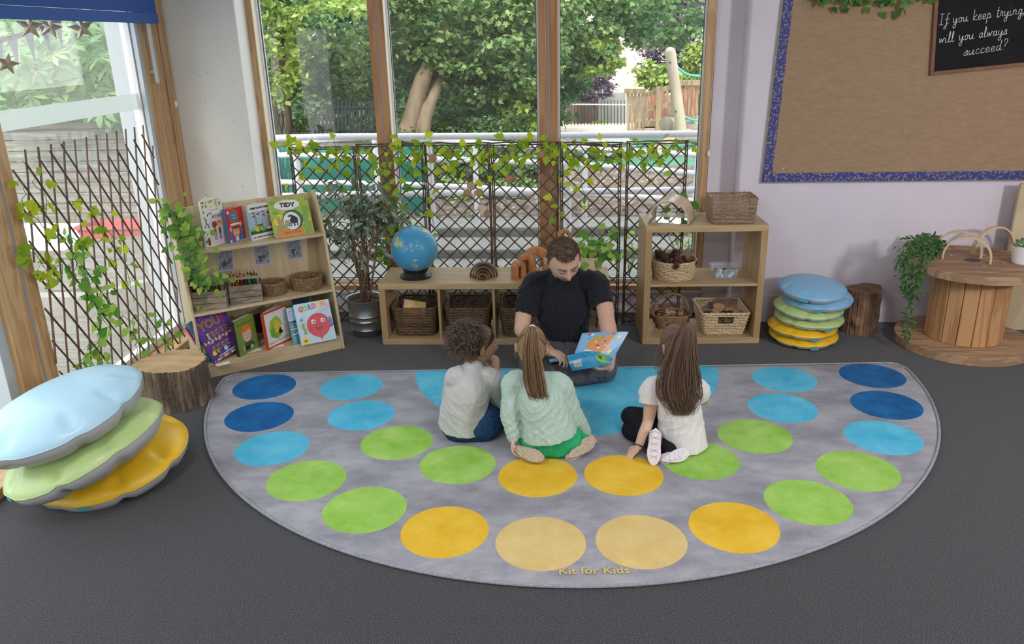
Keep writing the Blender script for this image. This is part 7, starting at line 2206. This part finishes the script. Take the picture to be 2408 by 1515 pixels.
U2 = np.array([spline(Pm[:, j], 13) for j in range(3)])
U3 = np.array([spline(U2[:, i], 15) for i in range(13)])
nr = np.zeros_like(U3); nr[...] = nrm((0.1, -0.7, .6))
b = MB()
b.grid(U3, flip=False).grid(U3 - nr * .005, flip=True)
mats = [bpage]
def pb2(u, v, off):
    i, j = v * 12, u * 14
    i0, j0 = min(11, int(i)), min(13, int(j))
    a_, c_ = i - i0, j - j0
    return U3[i0, j0] * (1 - a_) * (1 - c_) + U3[i0 + 1, j0] * a_ * (1 - c_) + U3[i0, j0 + 1] * (1 - a_) * c_ + U3[i0 + 1, j0 + 1] * a_ * c_ + nrm((.1, -.8, .55)) * off
pg = lambda u, v, off=0: pb2(u, v, off + .0006)
for m, pts in ((flat('p_strip', (0.42, 0.58, 0.72)), [(u, v) for u, v in ((0, .05), (.5, .05), (1, .05), (1, .20), (.75, .24), (.5, .26), (.25, .26), (0, .26))]),):
    paint(mats, m, pts, .0004)
blob2(Fy, .40, .16, .09, .05, .0014, 3, .05); blob2(Fg, .74, .62, .15, .26, .0012, 5, .12); blob2(Fdg, .70, .58, .05, .10, .0020, 6, .2); blob2(Fg, .90, .75, .06, .12, .0013, 7, .15)
for k in range(7): blob2(Fk, .30 + .05 * k, .45 + .12 * math.sin(k * 2), .012, .02, .0014, k)
paint(mats, Fw, [(.08, .66), (.24, .66), (.24, .88), (.08, .88)], .0012)
for k in range(9): paint(mats, Fk, [(.095 + k * .015, .70), (.102 + k * .015, .70), (.102 + k * .015, .86), (.095 + k * .015, .86)], .0016)
b.build('curled_page', mats, pbk, smooth=False)
fb = np.array([[B_(1290, 846, 4.02), B_(1335, 836, 4.0)], [B_(1294, 851, 4.0), B_(1338, 843, 3.985)]])
MB().grid(fb).grid(fb - (0, 0, .004), flip=True).build('page_corner', fpage, pbk, smooth=False)

# ---------------- girl with curly hair
g0 = np.array((-0.50, 3.56, 0.0))
W = lambda x, y, Y: at(x, y, Y=Y) - g0
g1 = thing('person', 'child with dark curly hair in pale grey top and jeans, hand at the mouth', 'person', tuple(g0))
hc = W(1128, 812, 3.53); HR = R_from((0.86, 0.42, -0.12), (0.05, 0.02, 1)); hs = 0.84
b = MB(); head_shape(b, hc, HR, hs, True, .75)
nk = W(1113, 861, 3.50)
limb(b, [nk + (0, 0, -.02), hc + HR @ np.array((0, -.03, -.06))], [.042, .038])
sL, sR = W(1070, 888, 3.47), W(1158, 893, 3.51)
eR, wR = W(1172, 945, 3.60), W(1166, 872, 3.63)
limb(b, [(-.01, -.04, .12), (0, -.05, .25), (.02, -.055, .33)], [.05, .05, .035])
limb(b, [sR, (sR + eR) / 2, eR], [.036, .031, .028]); limb(b, [eR, wR], [.028, .021])
hand(b, wR, W(1166, 846, 3.63) - wR, (-.5, .3, .2), 0.74, 1.0, 1, thumb=.8)
eL = np.array((-.12, .12, .15)); limb(b, [sL, eL, (.02, .20, .10)], [.036, .028, .022])
v, f = fuse(b, 0.0032, 3)
def lips_pick(hc, HR, hs):
    def fn(c):
        q = (c - hc) @ HR / hs
        return ((np.abs(q[:, 0]) < .021) & (q[:, 1] > .07) & (np.abs(q[:, 2] + .0615) < .009)).astype(int)
    return fn
skin_build('body', v, f, [MATS['skin_brown'], MATS['skin_lip']], g1, lips_pick(hc, HR, hs))
eyes(g1, hc, HR, hs)
b = MB()
limb(b, [W(1089, 1000, 3.51), W(1092, 955, 3.50), W(1105, 905, 3.49), W(1113, 864, 3.50)], [.124, .114, .100, .050], 22, 20, ends=(0, 1))
limb(b, [W(1078, 985, 3.52), W(1112, 985, 3.54)], [.09, .09], 18)
for p, e, w in ((sL, eL, np.array((.02, .20, .10))), (sR, eR, eR * .25 + wR * .75)):
    limb(b, [p * .5 + nk * .5 - (0, 0, .02), p, (p + e) / 2, e, w], [.052, .050, .044, .041, .030], 16, 22)
v, f = fuse(b, 0.005, 6, 0.0038, 12)
skin_build('grey_top', v, f, [MATS['jersey_grey']], g1)
b = MB()
limb(b, [(-.055, -.055, .085), (.055, -.045, .085)], [.104, .104], 18)
kR, kL = W(1172, 965, 3.66), np.array((-.10, .20, .07))
kR[2] = .10
limb(b, [(.06, 0, .075), (kR + (.06, 0, .075)) / 2 + (0, 0, .01), kR], [.085, .075, .058], 16)
limb(b, [kR, (kR + (-.02, .22, .05)) / 2, (-.02, .22, .05)], [.057, .05, .042], 16)
limb(b, [(-.06, 0, .075), kL], [.085, .06], 16); limb(b, [kL, (.06, .24, .05)], [.057, .042], 16)
limb(b, [(.05, -.02, .06), W(1172, 1008, 3.60) * np.array((1, 1, 0)) + (0, 0, .055)], [.075, .05], 16)
v, f = fuse(b, 0.005, 6, 0.004, 4); v[:, 2] = np.maximum(v[:, 2], .014)
skin_build('jeans', v, f, [MATS['denim']], g1)
MB().tube(spline([W(1158, 862, 3.6) , W(1164, 880, 3.59), W(1166, 903, 3.575)], 12), .003, 6).build('sleeve_braid', flat('braid', (.10, .10, .12)), g1)
def keep_g1(D):
    x, y, z = np.abs(D[..., 0]), D[..., 1], D[..., 2]
    return np.where(y > 0.1, z - (-.05 + .75 * (y - .1) + .0 * x), z + .25 + .5 * np.clip(-y, 0, 1)) * 4
hair_cap(hs, HR, hc, keep_g1, 1.05, MATS['hair_under_dark'], g1)
puff = W(1096, 795, 3.50)
b = MB(); rs = np.random.default_rng(41)
pr_ = np.array((.104, .092, .102))
for i in range(1500):
    d = rs.normal(size=3); d /= np.linalg.norm(d)
    r0, r1 = rs.uniform(.35, .75), rs.uniform(.82, 1.12)
    e1 = nrm(np.cross(d, rs.normal(size=3))); e2 = np.cross(d, e1)
    s = np.linspace(0, 1, 14)
    ph, tw, am = rs.uniform(0, 6), rs.uniform(9, 16), rs.uniform(.0035, .007)
    c = puff + (d * pr_)[None] * (r0 + (r1 - r0) * s)[:, None] + np.outer(s * .02, e1) - np.outer(s ** 2 * .012, (0, 0, 1))
    c = c + am * (np.cos(tw * s + ph)[:, None] * e1 + np.sin(tw * s + ph)[:, None] * e2) * (0.3 + s)[:, None]
    b.tube(c, np.linspace(.0014, .0008, 14), 3, cap=False)
for i in range(260):          # hair brushed back from the face to the puff
    a = rs.uniform(-1.0, 1.0)
    d0 = np.array((math.sin(a * 1.5) * .95, .55 - .4 * abs(a), .80 - .72 * abs(a) ** 1.5))
    d1 = (HR.T @ (puff - hc)); d1 = nrm(d1) + rs.normal(size=3) * .14
    s = np.linspace(0, 1, 9)[:, None]
    P = on_skull(d0 * (1 - s) + d1 * s + (0, 0, .25) * s * (1 - s), hs, 1.06)
    strands(b, [P @ HR.T + hc], .0016)
b.build('hair', MATS['hair_curly'], g1, ang=180)['kind'] = 'stuff'
MB().ball(puff, pr_ * .78, 20, 14).build('hair_puff', MATS['hair_under_dark'], g1, ang=180)
MB().ball(hc + HR @ (np.array((.080, -.004, -.045)) * hs), .004, 10, 8).build('earring', MATS['zinc'], g1)

# ---------------- girl in mint jumper, pony tail
g0 = np.array((-0.10, 3.40, 0.0))
W = lambda x, y, Y: at(x, y, Y=Y) - g0
g2 = thing('person', 'child with straight pony tail in mint jumper and green trousers, sitting between her heels', 'person', tuple(g0))
hc = W(1251, 815, 3.42); HR = R_from((0.16, 0.97, -0.05), (-.02, 0.05, 1)); hs = 0.82
b = MB(); head_shape(b, hc, HR, hs, True, .75)
nk = W(1252, 880, 3.38)
limb(b, [nk - (0, 0, .02), hc + HR @ np.array((0, -.02, -.06))], [.042, .039])
sL, sR = W(1207, 900, 3.37), W(1318, 905, 3.39)
eL, wL = W(1198, 975, 3.33), W(1208, 1030, 3.31)
eR, wR = W(1348, 970, 3.42), W(1378, 1020, 3.46)
limb(b, [W(1288, 1010, 3.38), W(1275, 960, 3.37), W(1258, 900, 3.375)], [.06, .06, .05])
limb(b, [sL, eL, wL], [.036, .028, .021]); limb(b, [sR, eR, wR], [.036, .028, .021])
hand(b, wL, W(1205, 1056, 3.285) - wL, (.7, -.1, 0), 0.60, 0.45, 1, thumb=.5)
hand(b, wR, W(1396, 1030, 3.47) - wR, (0, .1, -1), 0.60, 0.25, 1, thumb=.4)
v, f = fuse(b, 0.0032, 3)
skin_build('body', v, f, [MATS['skin_fair'], MATS['skin_lip']], g2, lips_pick(hc, HR, hs))
eyes(g2, hc, HR, hs)
b = MB()
limb(b, [W(1292, 1022, 3.36), W(1284, 980, 3.365), W(1268, 930, 3.36), W(1255, 886, 3.38)], [.136, .124, .105, .056], 22, 20, ends=(0, 1))
limb(b, [W(1268, 1000, 3.37), W(1318, 1000, 3.39)], [.085, .085], 18)
for p, e, w in ((sL, eL, wL), (sR, eR, wR)):
    limb(b, [p * .45 + nk * .55 - (0, 0, .02), p, (p + e) / 2, e, w + (e - w) * .12], [.055, .055, .048, .043, .035], 16, 22)
v, f = fuse(b, 0.005, 6, 0.0038, 22)
skin_build('jumper', v, f, [MATS['sweat_mint']], g2)
b = MB()
q = np.linspace(0, 2 * PI, 26, endpoint=False)
b.tube(nk + (0, .0, -.006) + np.c_[.054 * np.cos(q), .05 * np.sin(q), .012 * np.sin(q)], .008, 8, closed=True)
b.build('collar', MATS['jersey_grey'], g2, ang=180)
b = MB()
hips = W(1292, 1058, 3.352); hips[2] = .082
limb(b, [hips + (-.055, .0, 0), hips + (.065, .01, 0)], [.094, .094], 18)
for sx in (-1, 1):
    kn = np.array((.01 + sx * .08, .30, .06)); an = np.array((.02 + sx * .12, .02, .05))
    limb(b, [hips + (sx * .06, 0.03, 0), kn], [.085, .055], 16); limb(b, [kn, an], [.054, .038], 16)
v, f = fuse(b, 0.005, 6, 0.0045, 7); v[:, 2] = np.maximum(v[:, 2], .014)
skin_build('trousers', v, f, [MATS['short_green']], g2)
def shoe(parent, heel, toe, up, L_w, sole, upper, name='shoe', thick=.016, tread=True):
    """shoe whose sole faces `up`"""
    heel, toe, up = (np.asarray(q, float) for q in (heel, toe, up))
    d = toe - heel; L = np.linalg.norm(d); d /= L
    up = nrm(up - d * (up @ d)); x = np.cross(d, up)
    t = np.linspace(0, 2 * PI, 40, endpoint=False)
    wv = L_w * (0.82 + 0.20 * np.sin(t) + 0.06 * np.sin(3 * t + .5))
    O = lambda k, h: heel + d * L / 2 + (np.outer(np.sin(t) * L / 2 * k, d) + np.outer(np.cos(t) * wv * k, x)) + up * h
    b = MB().grid(np.array([O(.86, -thick - .004), O(1.0, -thick), O(1.02, -thick * .4), O(.985, 0), O(.9, .0015), O(.02, .0015)]), cv=True, flip=False)
    s = b.build('sole', sole, parent, ang=50)
    b = MB()
    limb(b, [heel + d * L * .2 - up * (thick + L_w * .7), heel + d * L * .5 - up * (thick + L_w * .62), heel + d * L * .8 - up * (thick + L_w * .42)], [L_w * .85, L_w * .82, L_w * .62], 16)
    v, f = fuse(b, .004, 3)
    skin_build(name, v, f, [upper], parent)
    return d, x, up, L
soft = flat('shoe_cream', (0.62, 0.55, 0.46))
h, t_ = W(1208, 1052, 3.27), W(1268, 1078, 3.23); h[2], t_[2] = .062, .05
shoe(g2, h + (-.012, .02, .01), t_ + (.02, -.012, 0), (-.25, -.72, .62), .036, MATS['sole_beige'], soft, 'right_shoe')
h, t_ = W(1346, 1062, 3.27), W(1400, 1028, 3.36)
h[2], t_[2] = .045, .07
shoe(g2, h + (-.015, -.02, 0), t_ + (.0, .02, .006), (.28, -.72, .62), .036, MATS['sole_beige'], soft, 'left_shoe')
def keep_g2(D):
    x, y, z = np.abs(D[..., 0]), D[..., 1], D[..., 2]
    return np.where(y > 0.15, z - .45, z + .35 + .35 * np.clip(-y, 0, 1) - .3 * np.clip(y, 0, 1)) * 4
hair_cap(hs, HR, hc, keep_g2, 1.045, MATS['hair_under'], g2)
b = MB(); rs = np.random.default_rng(51)
tie = W(1252, 768, 3.335)
dt = nrm(HR.T @ (tie - hc))
for i in range(900):
    a = rs.uniform(0, 2 * PI)
    d0 = np.array((math.sin(a), .45 * math.cos(a) + .05, .0))
    d0[2] = (-.55 if math.cos(a) < 0 else .35 * math.cos(a) ** 2) + rs.uniform(-.08, .12)
    if math.cos(a) < 0: d0[1] = .55 * math.cos(a)
    s = np.linspace(0, 1, 12)[:, None]
    P = on_skull(d0 * (1 - s) + (dt + rs.normal(size=3) * .05) * s + (0, 0, .1) * s * (1 - s) , hs, 1.055 + .02 * rs.random())
    strands(b, [P @ HR.T + hc], .0014)
for i in range(520):
    r_ = np.clip(rs.normal(size=2) * .5, -1.1, 1.1)
    P = [tie + (r_[0] * .012, rs.normal() * .006, rs.normal() * .004), tie + (r_[0] * .022, -.030 + r_[1] * .008, -.02), W(1251 + r_[0] * 17, 830, 3.285 + r_[1] * .016), W(1256 + r_[0] * 23, 885, 3.275 + r_[1] * .016), W(1264 + r_[0] * 21, 925, 3.272 + r_[1] * .014), W(1271 + r_[0] * 17 + rs.normal() * 5, rs.uniform(925, 968), 3.275 + r_[1] * .01)]
    strands(b, [spline(np.array(P), 22) + rs.normal(size=3) * .0015 + .003 * np.outer(np.linspace(0, 1, 22) * np.sin(np.linspace(0, 6, 22) + rs.uniform(0, 6)), (1, 0, 0))], .0013)
for i in range(70):           # loose wisps round the ears
    sx = 1 if i % 2 else -1
    d0 = np.array((sx * .95, rs.uniform(-.1, .4), rs.uniform(-.4, .5)))
    p0 = on_skull(d0, hs, 1.05)
    P = np.array([p0, p0 + (sx * .012, rs.normal() * .01, -.012), p0 + (sx * (.016 + .012 * rs.random()), rs.normal() * .015, -.035)]) @ HR.T + hc
    strands(b, [spline(P, 8)], .0007)
b.build('hair', MATS['hair_light'], g2, ang=180)['kind'] = 'stuff'
MB().at(R_from((0, 1, .5), (0, 0, 1)), tie + (0, -.008, 0)).tube([(.011 * math.cos(q), 0, .011 * math.sin(q)) for q in np.linspace(0, 2 * PI, 18, endpoint=False)], .003, 8, closed=True).build('hair_tie', MATS['gloss_white'], g2, ang=180)

# ---------------- girl in white t-shirt with very long hair
g0 = np.array((0.50, 3.42, 0.0))
W = lambda x, y, Y: at(x, y, Y=Y) - g0
g3 = thing('person', 'child with very long brown hair in white t-shirt and black leggings, leaning on one hand', 'person', tuple(g0))
hc = W(1588, 812, 3.50); HR = R_from((-0.42, 0.90, -0.08), (-.02, 0.02, 1)); hs = 0.82
b = MB(); head_shape(b, hc, HR, hs, True, .75)
nk = W(1592, 878, 3.46)
limb(b, [nk - (0, 0, .02), hc + HR @ np.array((0, -.02, -.06))], [.042, .039])
sL, sR = W(1536, 918, 3.46), W(1634, 915, 3.46)
eL, wL = W(1524, 992, 3.42), W(1502, 1050, 3.34)
limb(b, [W(1602, 1010, 3.435), W(1597, 965, 3.44), W(1592, 905, 3.45)], [.06, .06, .05])
limb(b, [sL, (sL + eL) / 2, eL, (eL + wL) / 2, wL], [.036, .033, .027, .026, .020])
eR = np.array((.13, .16, .19)); limb(b, [sR, eR, (-.02, .26, .14)], [.036, .028, .021])
hand(b, wL, W(1478, 1070, 3.31) - wL - (0, 0, .012), (.0, .0, -1), 0.60, 0.22, -1, thumb=.3, spread=.3)
v, f = fuse(b, 0.0032, 3); v[:, 2] = np.maximum(v[:, 2], .012)
skin_build('body', v, f, [MATS['skin_fair'], MATS['skin_lip']], g3, lips_pick(hc, HR, hs))
eyes(g3, hc, HR, hs)
b = MB()
limb(b, [W(1607, 1052, 3.43), W(1601, 995, 3.44), W(1594, 945, 3.44), W(1590, 885, 3.46)], [.116, .106, .098, .052], 22, 20, ends=(0, 1))
limb(b, [W(1584, 1005, 3.43), W(1616, 1005, 3.45)], [.08, .08], 18)
for p, e in ((sL, eL), (sR, eR)):
    limb(b, [p * .45 + nk * .55 - (0, 0, .02), p + (0, 0, .004), p + (e - p) * .42], [.055, .056, .060], 16, 18, ends=(1, 0))
b.ball(sL + (-.012, 0, -.01), (.058, .055, .05), 16, 10)
v, f = fuse(b, 0.005, 6, 0.0038, 33)
skin_build('t_shirt', v, f, [MATS['tee_white']], g3)
b = MB()
kn1, kn2 = W(1482, 1008, 3.56), W(1484, 1020, 3.50)
kn1[2], kn2[2] = .105, .06
limb(b, [(.045, .03, .085), (-.03, .08, .085)], [.082, .082], 18)
limb(b, [(.0, .05, .10), (kn1 + (0, .03, .1)) / 2, kn1], [.078, .066, .050], 16)
limb(b, [kn1, (kn1 + W(1530, 1020, 3.36)) / 2, W(1534, 1022, 3.35) * np.array((1, 1, 0)) + (0, 0, .06)], [.049, .043, .034], 16)
limb(b, [(.02, .03, .08), kn2], [.075, .050], 16)
limb(b, [kn2, W(1575, 1056, 3.33) * np.array((1, 1, 0)) + (0, 0, .05)], [.049, .034], 16)
v, f = fuse(b, 0.005, 6, 0.001, 3); v[:, 2] = np.maximum(v[:, 2], .014)
skin_build('leggings', v, f, [MATS['legging']], g3)
wm = MATS['shoe_white']
def tread(parent, heel, toe, up, L_w, nm):
    d, x, u, L = shoe(parent, heel, toe, up, L_w, wm, wm, nm, .018)
    b = MB()
    for i in range(9):
        c = heel + d * L * (.12 + .085 * i) + u * .0022
        w = L_w * .5
        b.tube([c - x * w, c + d * .008 * (1 if i % 2 else -1), c + x * w], .0011, 5)
    b.build('tread_marks', flat('tread_grey', (.36, .33, .40)), parent)
tread(g3, W(1542, 1008, 3.30), W(1536, 1096, 3.235), (-.12, -.94, .30), .035, 'left_shoe')
h, t_ = W(1560, 1060, 3.235), W(1622, 1048, 3.30); h[2], t_[2] = .045, .055
tread(g3, h, t_, (.15, -.80, .5), .034, 'right_shoe')
b = MB()
q = np.linspace(0, 2 * PI, 20, endpoint=False)
e1 = nrm(np.cross(nrm(wL - eL), (0, 1, 0))); e2 = np.cross(nrm(wL - eL), e1)
b.tube(wL + .023 * (np.cos(q)[:, None] * e1 + np.sin(q)[:, None] * e2), .003, 6, closed=True).build('wrist_band', flat('band_black', (.02, .02, .025)), g3, ang=180)
hair_cap(hs, HR, hc, keep_g2, 1.045, MATS['hair_under'], g3)
b = MB(); rs = np.random.default_rng(61)
tie = W(1612, 764, 3.43)
dt = nrm(HR.T @ (tie - hc))
for i in range(800):
    a = rs.uniform(0, 2 * PI)
    d0 = np.array((math.sin(a), .45 * math.cos(a) + .05, .0))
    d0[2] = (-.55 if math.cos(a) < 0 else .35 * math.cos(a) ** 2) + rs.uniform(-.08, .12)
    if math.cos(a) < 0: d0[1] = .55 * math.cos(a)
    s = np.linspace(0, 1, 12)[:, None]
    P = on_skull(d0 * (1 - s) + (dt + rs.normal(size=3) * .05) * s + (0, 0, .1) * s * (1 - s), hs, 1.055 + .02 * rs.random())
    strands(b, [P @ HR.T + hc], .0014)
for i in range(1500):
    r_ = rs.normal(size=2) * .5
    r_[0] = np.clip(r_[0], -1.1, 1.1)
    e = 978 - 70 * rs.random() ** 1.6
    wv = rs.uniform(4, 9); ph = rs.uniform(0, 6)
    P = [tie + (r_[0] * .012, rs.normal() * .006, rs.normal() * .004), tie + (r_[0] * .04, -.03 + r_[1] * .01, -.02), W(1604 + r_[0] * 31, 830, 3.375 + r_[1] * .02), W(1597 + r_[0] * 46, 890, 3.345 + r_[1] * .02), W(1599 + r_[0] * 46, 935, 3.325 + r_[1] * .016), W(1604 + r_[0] * 27 + 8 * math.sin(ph), e, 3.325 + r_[1] * .012)]
    C = spline(np.array(P), 26)
    s = np.linspace(0, 1, 26)
    C[:, 0] += (.004 + .006 * (i % 5 == 0)) * s * np.sin(wv * s * 2 + ph)
    C[:, 1] += .003 * s * np.cos(wv * s * 2.3 + ph)
    strands(b, [C], .00115)
for i in range(60):           # wisps blowing forward on the left
    p0 = on_skull(np.array((-.95, rs.uniform(-.1, .45), rs.uniform(-.5, .3))), hs, 1.05) @ HR.T + hc
    P = [p0, p0 + (-.012, -.004, -.02), p0 + (-.022 - .02 * rs.random(), -.01, -.055 - .06 * rs.random())]
    strands(b, [spline(np.array(P), 10)], .0007)
b.build('hair', MATS['hair_brown'], g3, ang=180)['kind'] = 'stuff'
bpy.context.view_layer.update()
